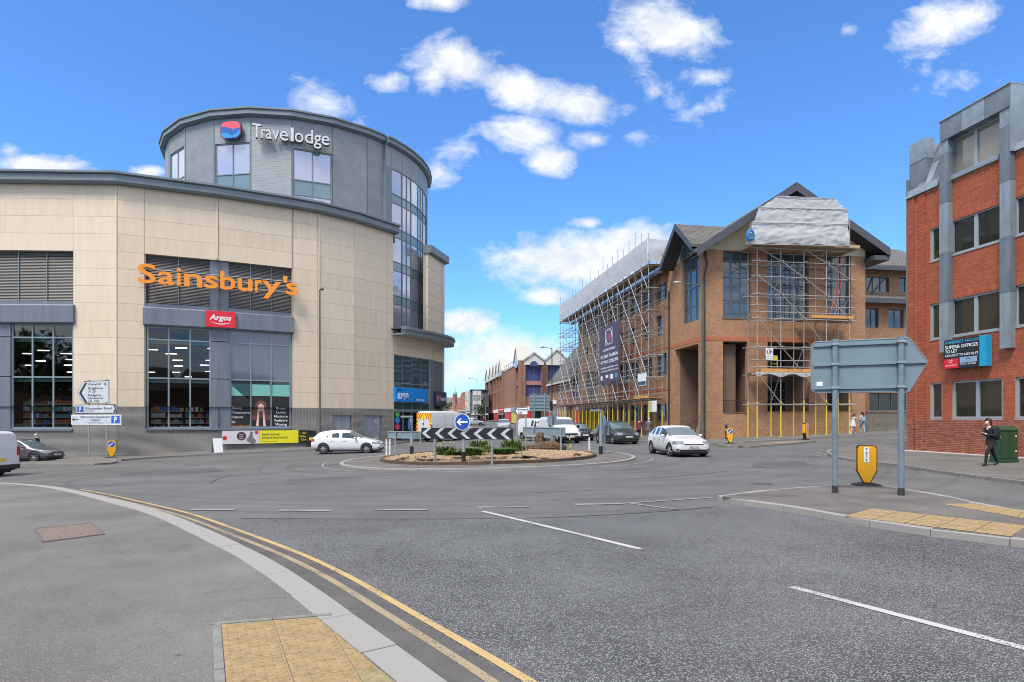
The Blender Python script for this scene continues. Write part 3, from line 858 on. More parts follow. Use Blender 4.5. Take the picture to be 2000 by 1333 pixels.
for i in range(15):
 t=rnd.uniform(3.4,6.1);r=rnd.uniform(.72,.93)*RI
 c=RC+Vector((math.cos(t),math.sin(t)))*r
 mb=MB();n=7;pts=[]
 for k in range(n):
  a=6.283*k/n;q=c+Vector((math.cos(a)*rnd.uniform(.15,.5),math.sin(a)*rnd.uniform(.06,.18)))
  pts.append((q.x,q.y,G(q.x,q.y)+mound_h(q.x,q.y)+rnd.uniform(.03,.10)))
 mb.poly(pts);b2=[(p[0],p[1],p[2]-.02) for p in pts];mb.poly(b2)
 mb.build('membrane_scrap',m_peb[3],bed)
# wear on the carriageway: patches, seams, iron covers
m_patch=[asphalt_mat('asphalt_patch_%d'%i,b,c,70,.6,w,.4,.15,.6) for i,(b,c,w) in enumerate((((.072,.072,.074),(.13,.13,.13),(.085,.085,.086)),((.092,.091,.092),(.16,.16,.16),(.108,.107,.107))))]
for k,pts in enumerate(([(560,936),(705,931),(712,938),(562,945)],[(1150,931),(1330,926),(1345,937),(1160,943)],[(230,921),(420,914),(440,923),(235,932)],[(1010,955),(1190,949),(1195,957),(1012,964)],[(1465,905),(1570,900),(1585,910),(1475,915)])):
 drape_poly('road_patch',[(p.x,p.y) for p in PX(pts)],m_patch[k%2],.004,road)
m_tar=mat('tar_seam',(.030,.030,.031),.6,var=.3,vs=9)
for pts in([(470,1013),(700,1015),(1000,1014.5),(1150,1009),(1290,1001),(1395,991)],[(410,945),(430,932),(520,922),(640,921)],[(1220,937),(1300,933),(1420,921)],[(180,930),(330,924),(470,917)]):
 q=[Vector((p.x,p.y)) for p in PX(pts)];strip('tar_seam',smooth_line(q,2),.035,m_tar,road,.009,.4)
m_iron=mat('cast_iron',(.085,.078,.070),.6,.3,var=.4,vs=30,bump=.8,bs=60)
def iron_cover(label,px,py,w,d,slots):
 p=gp(px,py);t=thing('iron_cover',label,'cover',(p.x,p.y,G(p.x,p.y)),-math.atan2(p.x,p.y)*.3)
 MB().box(-w/2-.04,w/2+.04,-d/2-.04,d/2+.04,-.06,.007).build('cover_frame',m_coverrim,t)
 MB().box(-w/2,w/2,-d/2,d/2,-.05,.010).build('cover_plate',m_iron,t)
 for i in range(slots):MB().box(-w*.42,w*.42,-d/2+d*(i+.35)/slots,-d/2+d*(i+.65)/slots,.0,.0125).build('slot',m_tar,t)
iron_cover('small round-cornered iron cover near the right island tip',1490,946,.45,.45,0)
iron_cover('slotted gully grate by the right-hand footway kerb',1795,918,.42,.36,6)
# supermarket
m_clad=mat('cladding_beige',(.635,.528,.40),.75,var=.06,vs=2.2,streak=True,bump=.15,bs=30)
m_clad2=mat('cladding_beige_b',(.62,.515,.388),.75,var=.08,vs=1.7,streak=True,bump=.15,bs=30)
m_clad3=mat('cladding_beige_c',(.65,.542,.412),.75,var=.06,vs=2.6,streak=True,bump=.15,bs=30)
m_joint=mat('cladding_joint',(.44,.365,.28),.9)
m_fascia=mat('fascia_grey',(.160,.192,.215),.5,.15,var=.10,vs=1.2)
m_fascia_d=mat('fascia_grey_dark',(.070,.088,.102),.5,.1)
m_band=mat('band_grey_metal',(.160,.180,.215),.5,.25,var=.16,vs=2.0,streak=True)
m_frame=mat('window_frame_grey',(.225,.275,.30),.45,.3)
m_louvre=mat('louvre_grey',(.16,.155,.150),.5,.35,var=.1,vs=3)
m_bluebrick=brick_mat('brick_blue_grey',(.060,.058,.058),(.105,.10,.098),(.40,.385,.36),dirt=.25,m=.012)
m_doorgrey=mat('door_grey',(.245,.275,.32),.5,.1,var=.18,vs=2.5)
m_store_glass=glass_mat('glass_store',rough=.02,clear=.86)
m_glass_dark=glass_mat('glass_dark',(.012,.016,.018),.04,spec=.6)
m_glass_blue=glass_mat('glass_blue',(.10,.125,.16),.05,spec=.9)
m_glass_lilac=mat('glass_lilac',(.44,.455,.54),.06,.55,spec=.9)  # pale part-metal base, mirrored sky partly put into the colour
m_glass_pale=mat('glass_pale',(.62,.645,.65),.08,.5,spec=.8)  # paler copy for panes mirroring bright sky, brightness put into the colour
m_spandrel=mat('glass_spandrel',(.17,.25,.275),.12,.3,spec=.8)
WZ0,PL,RZ=-2.2,2.5,17.9
facets=list(zip(wall_pts[:6],wall_pts[1:7]))
FF=[Fr.ab(a,b) for a,b in facets]
store=thing('supermarket_building','beige panel clad supermarket with curved front, grey brick base and dark grey roof edge','building',(-24,44,-1),worldco=True)
LT,LB,BB,SI=13.3,9.55,8.25,.95
uA1=FF[0].u(143);uA0=uA1-9.6
uB0=FF[1].u(284);uB1=FF[2].u(570)
openings={0:[(uA0,uA1)],1:[(uB0,FF[1].L)],2:[(0.0,uB1)],3:[],4:[],5:[]}
doors=[(FF[4].u(650),FF[4].u(686),FF[4].z(668,812)),(FF[5].u(710),FF[5].u(745),FF[5].z(727,812))]
cols_px={0:[-300,-160,0,143,226],1:[282],2:[],3:[],4:[],5:[757]}
rowz=[PL+1.2*i for i in range(0,13)]+[RZ]
wallb=MB();pl=MB()
for k,fr in enumerate(FF):
 ops=openings[k]
 facade(wallb,fr,0,fr.L,PL,RZ,[(a,b,PL,LT) for a,b in ops],w=-.06,depth=.45)
 holes=[(a,b,SI,PL) for a,b in ops]+([(doors[k-4][0],doors[k-4][1],WZ0,doors[k-4][2])] if k>=4 else[])
 facade(pl,fr,0,fr.L,WZ0,PL,holes,w=0.05,depth=.5)
 for a,b in[(0,fr.L)]:
  pl.quad(fr.p(a,.05,PL),fr.p(b,.05,PL),fr.p(b,-.1,PL),fr.p(a,-.1,PL))
 ue=sorted({0.0,fr.L,*[fr.u(p) for p in cols_px[k]],*[x for o in ops for x in o]})
 ue=[x for x in ue if-1e-6<=x<=fr.L+1e-6]
 ue2=[ue[0]]
 for x in ue[1:]:
  if x-ue2[-1]>.12:ue2 .append(x)
 for c,(a,b) in enumerate(zip(ue2[:-1],ue2[1:])):
  for r,(z0,z1) in enumerate(zip(rowz[:-1],rowz[1:])):
   um=(a+b)/2
   if any(o[0]<um<o[1] for o in ops) and(z0+z1)/2<LT:continue
   g=.009
   ibox('cladding_panel',random.choice((m_clad,m_clad,m_clad2,m_clad3)),store,fr,a+g,b-g,-.05,random.uniform(-.002,.004),z0+.006,z1-.006)
 for p in([228] if k==0 else[428] if k==1 else[621] if k==4 else[]):
  u=min(max(fr.u(p),.12),fr.L-.12)
  if any(o[0]-.2<u<o[1]+.2 for o in ops):ibox('cover_strip',m_clad3,store,fr,u-.07,u+.07,.005,.05,LT+.1,RZ)
  else:ibox('cover_strip',m_clad3,store,fr,u-.07,u+.07,.005,.05,PL,RZ)
wallb.build('backing_wall',m_joint,store)
pl.build('brick_base',m_bluebrick,store)
endw=MB();p=FF[5].p(FF[5].L,0,0);q=Vector((p.x-6,p.y+5,0))
endw.quad((p.x,p.y,WZ0),(q.x,q.y,WZ0),(q.x,q.y,RZ),(p.x,p.y,RZ));endw.build('end_wall',m_clad2,store)
roofpoly=[(w[0],w[1]) for w in wall_pts[:7]]+[(-12,66),(-20,80),(-62,80)]
MB().prism([(x,y+.2) for x,y in roofpoly],RZ-.3,RZ+.25).build('flat_roof',m_fascia_d,store)
line=wall_pts[:6]+[(wall_pts[6][0]+.15,wall_pts[6][1]+.2)]
MB().sweep(line,[(-.4,RZ-.02),(.42,RZ-.02),(.55,RZ+.10),(.55,RZ+.52),(-.4,RZ+.52)]).build('roof_fascia',m_fascia,store)
MB().sweep(line,[(-.4,RZ+.525),(.50,RZ+.525),(.72,RZ+.60),(.72,RZ+.74),(-.4,RZ+.9)]).build('roof_coping',m_fascia,store)
def bay(fr,u0,u1,ends,strips,poster=None,name='store_window'):
 """one flat half of a bay: louvre bank above, metal band, tall glazing below"""
 lo=MB()
 lo.fbox(fr,u0,u1,-.42,-.40,LB,LT)
 lo.build('louvre_backing',m_fascia_d,store)
 n=int((LT-LB-.3)/.105)
 for i in range(n):
  z=LB+.32+i*.105
  o=inst('louvre_blade',cube_mesh(m_louvre,'louvre_blade'),store,fr.mtx((u0+u1)/2,-.28,z)@Matrix.Rotation(R(58),4,'X')@Matrix.Diagonal((u1-u0-.04,.10,.012,1)))
 nb=max(2,round((u1-u0)/1.75))
 for i in range(1,nb):
  u=u0+(u1-u0)*i/nb;ibox('louvre_post',m_frame,store,fr,u-.02,u+.02,-.24,-.2,LB,LT)
 ibox('louvre_sill',m_band,store,fr,u0,u1,-.35,-.1,LB,LB+.28)
for fr,u0,u1 in((FF[0],uA0,uA1),(FF[1],uB0,FF[1].u(409)),(FF[2],FF[2].u(447),uB1)):
 bay(fr,u0,u1,None,None)
def col_piece(fr,u0,u1,z0,z1,w0=-.3,w1=-.05):ibox('column_panel',m_band,store,fr,u0,u1,w0,w1,z0,z1)
def band(pts,z0,z1):
 MB().sweep(pts,[(-.5,z0),(.16,z0),(.22,z0+.08),(.22,z1-.08),(.16,z1),(-.5,z1)]).build('metal_band',m_band,store)
xy=lambda fr,u:tuple(fr.p(u,0,0)[:2])
band([xy(FF[0],uA0),xy(FF[0],uA1+.12)],BB,LB)
band([xy(FF[1],uB0-.12),xy(FF[1],FF[1].L),xy(FF[2],uB1+.12)],BB,LB)
uc0,uc1=FF[1].u(412),FF[2].u(449)
for z0,z1 in((SI,4.55),(4.6,7.3),(7.35,BB)):
 col_piece(FF[1],uc0,FF[1].L+.02,z0,z1);col_piece(FF[2],-.02,uc1,z0,z1)
col_piece(FF[1],FF[1].u(409),FF[1].L,LB,LT,-.38,-.2);col_piece(FF[2],0,FF[2].u(447),LB,LT,-.38,-.2)
uA2=FF[0].u(19);uA3=FF[0].u(-60)
for z0,z1 in((SI,4.55),(4.6,7.3),(7.35,BB)):col_piece(FF[0],uA3,uA2,z0,z1)
ROWS=[(4.55-SI)/(BB-SI),(7.3-SI)/(BB-SI)]
window(FF[0],uA2,uA1-.05,SI,BB,3,ROWS,store,-.2,m_frame,m_store_glass,bar=.10,border=.12)
window(FF[0],uA0,uA3,SI,BB,3,ROWS,store,-.2,m_frame,m_store_glass,bar=.10,border=.12)
window(FF[1],uB0+.05,uc0,SI,BB,3,ROWS,store,-.2,m_frame,m_store_glass,bar=.10,border=.12)
def upper_lilac(i,j):return m_glass_blue if j>0 else m_store_glass  # opaque upper panes carry the reflected sky in their colour
winR=window(FF[2],uc1,uB1-.05,SI,BB,3,ROWS,store,-.2,m_frame,None,bar=.09,border=.11,pmf=upper_lilac)
for fr,a,b in((FF[0],uA0,uA1),(FF[1],uB0,FF[1].L),(FF[2],0,uB1)):
 ibox('window_sill',m_band,store,fr,a,b,-.25,.14,SI-.13,SI+.004)
 for zz in(7.05,4.25):
  ibox('inner_transom',mat('transom_teal',(.16,.36,.31),.4),store,fr,a+.1,b-.1,-.55,-.45,zz,zz+.22)
for i,(a,b,zt) in enumerate(doors):
 FD=FF[4+i];g0=G(FD.p(a,0,0).x,FD.p(a,0,0).y)+.12
 mid=(a+b)/2
 d1=ibox('service_door',m_doorgrey,store,FD,a+.03,mid-.01,-.16,-.1,g0,zt-.03)
 d2=ibox('service_door',m_doorgrey,store,FD,mid+.01,b-.03,-.16,-.1,g0,zt-.03)
 MB().fbox(FD,a-.03,b+.03,-.2,-.05,zt-.03,zt+.02).build('door_frame',m_fascia_d,store)
 if i==1:
  ibox('door_handle',m_fascia_d,store,FD,mid+.04,mid+.16,-.1,-.05,g0+1.0,g0+1.05)
  for zz in(zt-.5,g0+.3):
   ibox('vent_frame',m_whitep,store,FD,mid+.32,mid+.62,-.1,-.07,zz-.15,zz+.15)
   ibox('vent_grille',m_fascia_d,store,FD,mid+.38,mid+.56,-.07,-.06,zz-.09,zz+.09)
# shop interior behind the glass
m_int=mat('interior_dark',(.016,.020,.018),.9)
m_intfloor=mat('interior_floor',(.16,.155,.15),.4)
room=thing('shop_hall','dim shop hall seen through the tall supermarket windows','room interior',(-28,50,0),worldco=True)
hall=MB()
ipoly=[xy(FF[0],uA0-1)[:2],xy(FF[0],FF[0].L),xy(FF[1],FF[1].L),xy(FF[2],uB1+1.0)]
ins=offset_line([Vector(p) for p in ipoly],-.62);far=[Vector((p.x*1.5,p.y+44)) for p in reversed(ins)]
loop=[(p.x,p.y) for p in ins+far]
hall.poly([(x,y,.75) for x,y in loop],1);hall.poly([(x,y,8.9) for x,y in reversed(loop)],0)
for i in range(len(ins)-1,len(loop)):
 a,b=loop[i],loop[(i+1)%len(loop)]
 hall.quad((a[0],a[1],.75),(b[0],b[1],.75),(b[0],b[1],8.9),(a[0],a[1],8.9),0)
for i in range(3):
 pass
hall.build('hall_shell',[m_int,m_intfloor],room)
m_tubelight=mat('tube_light',(1,.97,.9),.5,emit=2.6)
lr=random.Random(5)
k=0
for rowd,y in enumerate((48.5,52.5,57.5,64,72,81)):
 for cc in range(9):
  x=(-.86+cc*.062+lr.uniform(-.014,.014))*y;y2=y+lr.uniform(-1,1)
  z=7.2
  o=thing('strip_light','lit strip light in the %s row hanging in the shop hall behind the windows'%('first','second','third','fourth','fifth','last')[rowd],'light',(x,y2,z),R(8),'strip lights in the shop hall, row %d'%(rowd+1))
  MB().box(-.42,.42,-.05,.05,0,.05).build('diffuser',m_tubelight,o)
  MB().box(-.58,.58,-.09,.09,.05,.11).build('housing',m_int,o)
  MB().tube((0,0,.1),(0,0,1.5),.012,5).build('hanger',m_int,o)
m_prod=[mat('product_%s'%n,c,.6) for n,c in(('teal',(.10,.45,.48)),('white',(.75,.76,.75)),('orange',(.65,.22,.06)),('green',(.18,.40,.12)),('blue',(.06,.22,.55)),('brown',(.22,.12,.07)),('cream',(.62,.55,.38)))]
m_shelf=mat('shelf_white',(.50,.54,.53),.5)
def shelf_unit(fr,u0,u1,w,zb,n,label,seed):
 rr=random.Random(seed)
 t=thing('shelf_unit',label,'shelves',fr.p((u0+u1)/2,w,zb),0,'shop shelves behind the glass',worldco=True)
 MB().fbox(fr,u0,u1,w-.42,w-.40,zb,zb+n*.46+.15).build('back_panel',m_int,t)
 for s in range(n):ibox('shelf',m_shelf,t,fr,u0,u1,w-.4,w,zb+s*.46,zb+s*.46+.045)
 mb=MB()
 for s in range(n):
  u=u0+.03;c=rr.randrange(len(m_prod))
  while u<u1-.12:
   wd=rr.uniform(.10,.22);hh=rr.uniform(.2,.34)
   if rr.random()<.25:c=rr.randrange(len(m_prod))
   if rr.random()<.93:mb.fbox(fr,u,min(u+wd,u1),w-.3,w-.03,zb+s*.46+.045,zb+s*.46+.045+hh,c)
   u+=wd+.015
 mb.build('goods',m_prod,t,kind='stuff')
shelf_unit(FF[0],uA2+.1,(uA2+uA1)/2-.15,-1.0,.8,5,'stocked shelves with teal goods behind the left half of the leftmost shop window',1)
shelf_unit(FF[0],(uA2+uA1)/2-.1,uA1-.2,-1.0,.8,5,'stocked shelves behind the right half of the leftmost shop window',2)
shelf_unit(FF[1],uB0+.1,uB0+2.2,-1.4,.8,4,'low stocked shelves behind the window left of the grey column, at its left side',3)
shelf_unit(FF[1],uB0+2.3,uB0+3.6,-1.6,.8,4,'low stocked shelves behind the window left of the grey column, at its middle',4)
shelf_unit(FF[1],uB0+3.7,uB0+4.9,-1.2,.8,3,'low stocked shelves behind the window left of the grey column, at its right side',6)
# posters and window vinyl on the right glazing
fr=FF[2]
U=[uc1+(uB1-.05-uc1)*i/3 for i in range(4)]
m_vin=mat('vinyl_black',(.012,.013,.013),.5);m_teal=mat('vinyl_teal',(.17,.45,.38),.5)
m_org=mat('letter_orange',(.80,.25,.008),.4)
m_skin_p=mat('print_skin',(.72,.50,.42),.6);m_hair_p=mat('print_hair',(.15,.055,.035),.6);m_red_p=mat('print_red',(.50,.02,.03),.5)
post=thing('beauty_poster','black three-pane beauty treatments poster with a face, in the lower shop window','poster',fr.p(U[0],0,SI),worldco=True)
PZ1=fr.z(500,775)
for i in range(3):
 ibox('poster_panel',m_vin,post,fr,U[i]+.06,U[i+1]-.06,-.207,-.203,SI+.13,PZ1)
vin=thing('window_vinyl','pale green frosted strip across the shop window above the beauty poster','vinyl',fr.p(U[0],0,PZ1),worldco=True)
for i in range(3):ibox('vinyl_strip',m_teal,vin,fr,U[i]+.06,U[i+1]-.06,-.207,-.203,PZ1+.05,4.25)
W=-.198
lh=(PZ1-SI)*.082
zz=PZ1-.95
for s,mm in(('Beauty',m_letter_w),('Treatments',m_letter_w),('Instore',m_letter_w),('by',m_letter_w),("Sainsbury's",m_org),('Checkouts',m_letter_w)):
 text(s,'lettering',post,fr,U[0]+.14,zz,W,mm,height=lh,width=None if s in('by','Beauty','Instore') else min(1.25,.155*len(s)),bold=.012);zz-=lh*1.75
zz=PZ1-.95
for s in('Brows','Lashes','Manicure','Pedicure','Waxing','Hair'):
 text(s,'lettering',post,fr,(U[2]+U[3])/2,zz,W,m_letter_w,height=lh,bold=.012,align='c');zz-=lh*1.6
cu,cz=(U[1]+U[2])/2,SI+1.45
def blob(u,z,ru,rz,m,w,name='print',n=14,wob=.0,seed=1):
 rr=random.Random(seed)
 MB().fplate(fr,[(u+ru*math.cos(6.283*i/n)*(1+rr.uniform(-wob,wob)),z+rz*math.sin(6.283*i/n)*(1+rr.uniform(-wob,wob))) for i in range(n)],w-.002,w).build(name,m,post)
for i,(du,dz_,ru,rz_) in enumerate(((0,.34,.34,.30),(-.26,.10,.16,.34),(.26,.10,.16,.34),(-.40,-.25,.22,.34),(.42,-.25,.22,.34),(-.46,-.60,.20,.26),(.48,-.60,.20,.26))):
 blob(cu+du,cz+dz_,ru,rz_,m_hair_p,W+.0006*i,'printed_hair',wob=.06,seed=i)
blob(cu,cz+.10,.205,.30,m_skin_p,W+.008,'printed_face',20)
blob(cu,cz-.42,.14,.30,m_hair_p,W+.0042,'printed_shade',12)
for s in(-1,1):
 q_=[(cu+s*.16,SI+.14),(cu+s*.34,SI+.14),(cu+s*.25,cz-.32),(cu+s*.235,cz-.02),(cu+s*.19,cz+.02),(cu+s*.12,cz-.24)]
 MB().fplate(fr,q_ if s>0 else q_[::-1],W+.0045,W+.0075).build('printed_hand',m_skin_p,post)
 blob(cu+s*.085,cz+.13,.036,.013,m_hair_p,W+.0105,'printed_eye',8)
 blob(cu+s*.085,cz+.195,.055,.009,m_hair_p,W+.0105,'printed_brow',8)
blob(cu,cz-.075,.05,.022,m_red_p,W+.0105,'printed_lips',10)
blob(cu,cz+.03,.018,.04,mat('print_skin_shade',(.48,.28,.21),.6),W+.010,'printed_nose',8)
# banner on the brick base
m_bw=mat('banner_white',(.60,.58,.60),.6);m_by=mat('banner_yellow',(.72,.66,.01),.5);m_bk=mat('banner_black',(.02,.02,.02),.5)
m_bpur=mat('print_plum',(.06,.015,.04),.5)
FB=Fr.ab(tuple(FF[2].p(FF[2].u(433),.22,0)[:2]),tuple(FF[3].p(FF[3].L,.22,0)[:2]))
ub=[0.0,FB.u(506),FB.u(583),FB.u(608)]
zt,zb=FB.z(433,842),FB.z(433,868)
ban=thing('wall_banner','long white, yellow and black money transfer banner on the grey brick base','banner',FB.p(0,0,zb),worldco=True)
for i,mm in enumerate((m_bw,m_by,m_bk)):ibox('banner_panel',mm,ban,FB,ub[i]+(.01 if i else 0),ub[i+1]-.01,-.02,.02,zb,zt)
hb=zt-zb
text('Send money','lettering',ban,FB,ub[1]+.2,zb+hb*.62,.023,m_bk,height=hb*.19,bold=.02)
text('around the world.','lettering',ban,FB,ub[1]+.2,zb+hb*.36,.023,m_bk,height=hb*.19,bold=.02)
text('Ask instore for details','lettering',ban,FB,ub[1]+.2,zb+hb*.12,.023,m_bk,height=hb*.09)
for i,s in enumerate(('WU','Western','Union')):text(s,'lettering',ban,FB,(ub[2]+ub[3])/2,zb+hb*(.68-.25*i),.023,m_by,height=hb*.17,align='c',bold=.02)
def disc(frm,u,z,r,m,w,parent,name='disc',n=18,th=.003,rz=None):
 MB().fplate(frm,[(u+r*math.cos(6.283*i/n),z+(rz or r)*math.sin(6.283*i/n)) for i in range(n)],w-th,w).build(name,m,parent)
disc(FB,ub[1]*.52,zb+hb*.58,hb*.33,m_bpur,.024,ban,'printed_roundel')
for i in range(3):text(('Great','Rates','Instore')[i],'lettering',ban,FB,ub[1]*.52,zb+hb*(.68-.15*i),.028,m_letter_w,height=hb*.09,align='c')
disc(FB,ub[1]*.03+.12,zb+hb*.45,hb*.16,m_red_p,.024,ban,'printed_dot');disc(FB,ub[1]*.93,zb+hb*.85,hb*.13,m_red_p,.024,ban,'printed_dot')
m_gp=mat('print_grey',(.16,.16,.17),.6)
for i,(du,dz_,r_) in enumerate(((0,.55,.16),(-.12,.3,.2),(.12,.2,.22),(.02,.8,.12))):disc(FB,ub[1]*.78+du*hb,zb+hb*dz_,hb*r_,m_gp,.024+.001*i,ban,'printed_figure')
# wall signs
a3=FF[1].p(FF[1].u(266),.55,0);b3=FF[2].p(FF[2].u(585),.55,0)
FN=Fr.ab(tuple(a3[:2]),tuple(b3[:2]))
m_orange=mat('sign_orange',(.86,.27,.006),.32)
sgn=thing('store_sign','large orange raised letters spelling the supermarket name across the louvres','sign',FN.p(0,0,10.9),worldco=True)
bz=FN.z(275,552)
m_rail=mat('sign_rail',(.42,.42,.42),.4,.5)
for dz_ in(.18,.62,.98):ibox('rail',m_rail,sgn,FN,.3,FN.L-.2,-.10,-.05,bz+dz_,bz+dz_+.05)
for uu in(.9,FN.L*.33,FN.L*.66,FN.L-.9):MB().tube(FN.p(uu,-.08,bz+.4),FN.p(uu,-1.2,bz+.4),.03,6).build('bracket',m_fascia_d,sgn)
letters=[('S',0.0,36,515.5,553),]
name_px=[('S',269,305),('a',309,341),('i',345,353.5),('n',360,395),('s',399,426),('b',430,460),('u',464,493),('r',498,512),('y',512,549),("'",553,561),('s',558,583)]
for ch,p0,p1 in name_px:
 u0,u1=FN.u(p0),FN.u(p1)
 capf=1.36
 text(ch,'letter',sgn,FN,u0,bz,0,m_orange,height=capf,width=u1-u0,bold=.016,depth=.13)
FR_=Fr.ab(tuple(FF[1].p(FF[1].u(403),.26,0)[:2]),tuple(FF[2].p(FF[2].u(459.5),.26,0)[:2]))
m_red=mat('sign_red',(.66,.012,.028),.35)
ar=thing('red_sign','red rectangular shop sign with white italic name above the window column','sign',FR_.p(0,0,8.2),worldco=True)
z0,z1=FR_.z(403,638.5),FR_.z(403,607)
ibox('sign_box',m_red,ar,FR_,0,FR_.L,-.06,.14,z0,z1)
text('Argos','lettering',ar,FR_,FR_.L*.12,z0+(z1-z0)*.45,.147,m_letter_w,height=(z1-z0)*.34,width=FR_.L*.72,bold=.025,shear=.2)
sm=[(FR_.L*(.12+.76*i/12),z0+(z1-z0)*(.34-.17*math.sin(math.pi*i/12))) for i in range(13)]
sm2=[(FR_.L*(.12+.76*i/12),z0+(z1-z0)*(.335-.11*math.sin(math.pi*i/12))) for i in range(12,-1,-1)]
MB().fplate(FR_,sm+sm2[1:-1],.141,.148).build('smile_stroke',m_letter_w,ar)
# hotel tower above the supermarket
TC,TR=Vector((-21.2,61.4)),12.2
def ray_hit(px,r,near=True):
 k=(px-1000)/F;d=Vector((k,1)).normalized()
 b=d.dot(TC);c=TC.length_squared-r*r;q=max(0.0,b*b-c)
 return d*(b-math.sqrt(q) if near else b+math.sqrt(q))
m_tclad=bpy.data.materials.new('tower_cladding')
def _tclad(m,rgb):
 m.use_nodes=True
 nt=m.node_tree;N,L=nt.nodes,nt.links;b=N['Principled BSDF']
 b.inputs['Roughness'].default_value=.5;b.inputs['Metallic'].default_value=.15
 tc=N.new('ShaderNodeTexCoord');wv=N.new('ShaderNodeTexWave');wv.bands_direction='Y';wv.wave_profile='SAW';wv.inputs['Scale'].default_value=1.55
 L.new(tc.outputs['UV'],wv.inputs['Vector'])
 bp=N.new('ShaderNodeBump');bp.inputs['Strength'].default_value=.55;bp.inputs['Distance'].default_value=.03
 L.new(wv.outputs['Fac'],bp.inputs['Height']);L.new(bp.outputs[0],b.inputs['Normal'])
 n=N.new('ShaderNodeTexNoise');n.inputs['Scale'].default_value=.8;n.inputs['Detail'].default_value=5;L.new(tc.outputs['UV'],n.inputs['Vector'])
 r=N.new('ShaderNodeValToRGB');r.color_ramp.elements[0].position=.3;r.color_ramp.elements[0].color=(*[c*.88 for c in rgb],1);r.color_ramp.elements[1].position=.7;r.color_ramp.elements[1].color=(*[c*1.1 for c in rgb],1)
 L.new(n.outputs['Fac'],r.inputs[0]);L.new(r.outputs[0],b.inputs['Base Color'])
_tclad(m_tclad,(.235,.255,.270))
tower=thing('hotel_tower','round dark grey clad hotel tower rising behind the supermarket roof','tower',(TC.x,TC.y,17),worldco=True)
jp=[330,362,418,490,570,649,717,748]
ang=lambda p:math.atan2(p.y-TC.y,p.x-TC.x)
A=[ang(ray_hit(p,TR)) for p in jp]
A=[a if a<0 else a-2*math.pi for a in A]
first=A[0]
left=[first-.22,first-.5,first-.9,first-1.4]
right_end=A[-1]
angs=list(reversed(left))+A
pts=[TC+Vector((math.cos(a),math.sin(a)))*TR for a in angs]
TZ=Fr.ab(tuple(pts[-6]),tuple(pts[-5])).z(490,228.5)
TB=17.0
k0=len(left)
twin={1:(332,360,303,3),3:(420,489,282,2),5:(572,648,289,2)}
for i in range(len(pts)-1):
 fr=Fr.ab(tuple(pts[i]),tuple(pts[i+1]))
 key=i-k0+1
 holes=[]
 if key in twin:
  p0,p1,py,nc=twin[key]
  u0,u1=max(.05,fr.u(p0)),min(fr.L-.05,fr.u(p1));zt_=fr.z(p0,py)
  holes=[(u0,u1,TB,zt_)]
 mb=MB();facade(mb,fr,.012,fr.L-.012,TB,TZ,holes,0,.2)
 mb.build('cladding_facet',m_tclad,tower)
 MB().fbox(fr,-.03,.03,-.05,.012,TB,TZ).build('joint_strip',m_fascia_d,tower)
 if holes:
  h=holes[0];H=h[3]-h[2]
  zs=[h[3]-2.55,h[3]-3.8]
  rows=[(z-h[2])/H for z in sorted(zs)]
  def pf(a,b,key=key):return(m_glass_pale if key==1 else(m_spandrel if b==1 else m_glass_lilac))
  window(fr,h[0],h[1],h[2],h[3],2,rows,tower,-.1,m_fascia,None,bar=.08,border=.1,pmf=pf)
lineT=[(p.x,p.y) for p in pts]
MB().sweep(lineT,[(-.5,TZ-.02),(.12,TZ-.02),(.42,TZ+.10),(.42,TZ+.42),(-.5,TZ+.42)]).build('roof_fascia',m_fascia,tower)
MB().sweep(lineT,[(-.5,TZ+.425),(.38,TZ+.425),(.52,TZ+.49),(.52,TZ+.62),(-.5,TZ+.74)]).build('roof_coping',m_fascia,tower)
BR=TR+.30
a0=right_end+.005
gang=[a0,a0+.055]+[a0+.055+.118*i for i in range(1,8)]
gp_=[TC+Vector((math.cos(a),math.sin(a)))*BR for a in gang]
GB=9.2
CZ=TZ-.1
for i in range(len(gp_)-1):
 fr=Fr.ab(tuple(gp_[i]),tuple(gp_[i+1]));top=CZ-1.9
 ibox('head_panel',m_tclad,tower,fr,.01,fr.L-.01,-.2,0,top,CZ)
 if i==0:
  ibox('corner_panel',m_fascia,tower,fr,.0,fr.L,-.3,0,GB,top);continue
 zs=[];z=top
 while z>GB+.5:
  zs+=[z-2.25,z-3.05];z-=3.05
 zs=[q for q in zs if q>GB+.3]
 rows=[(q-GB)/(top-GB) for q in sorted(zs)]
 nrow=len(rows)
 def pf(a,b,n=nrow,i=i):
  if(n-b)%2==1:return m_spandrel
  return m_glass_pale if(i>=3 and b>=n-4) or i>=5 else m_glass_lilac
 window(fr,0,fr.L,GB,top,1 if i%2 else 2,rows,tower,-.06,m_fascia,None,bar=.07,border=.06,pmf=pf,tilt=.01)
p,q=pts[-1],gp_[0]
MB().quad((p.x,p.y,GB),(q.x,q.y,GB),(q.x,q.y,CZ),(p.x,p.y,CZ)).build('bay_return',m_fascia,tower)
lineG=[(p_.x,p_.y) for p_ in gp_]
MB().sweep(lineG,[(-.6,CZ-.02),(.12,CZ-.02),(.36,CZ+.10),(.36,CZ+.42),(-.6,CZ+.42)]).build('bay_fascia',m_fascia,tower)
MB().sweep(lineG,[(-.6,CZ+.425),(.32,CZ+.425),(.46,CZ+.49),(.46,CZ+.62),(-.6,CZ+.72)]).build('bay_coping',m_fascia,tower)
rp=[(TC.x+math.cos(t)*(TR-.2),TC.y+math.sin(t)*(TR-.2)) for t in[6.283*i/40 for i in range(40)]]
MB().prism(rp,TZ+.1,TZ+.5).build('tower_roof',m_fascia_d,tower)
MB().prism([(TC.x+math.cos(t)*(TR-.4),TC.y+math.sin(t)*(TR-.4)) for t in[6.283*i/40 for i in range(40)]],TB,TZ+.05).build('tower_core',m_int,tower)
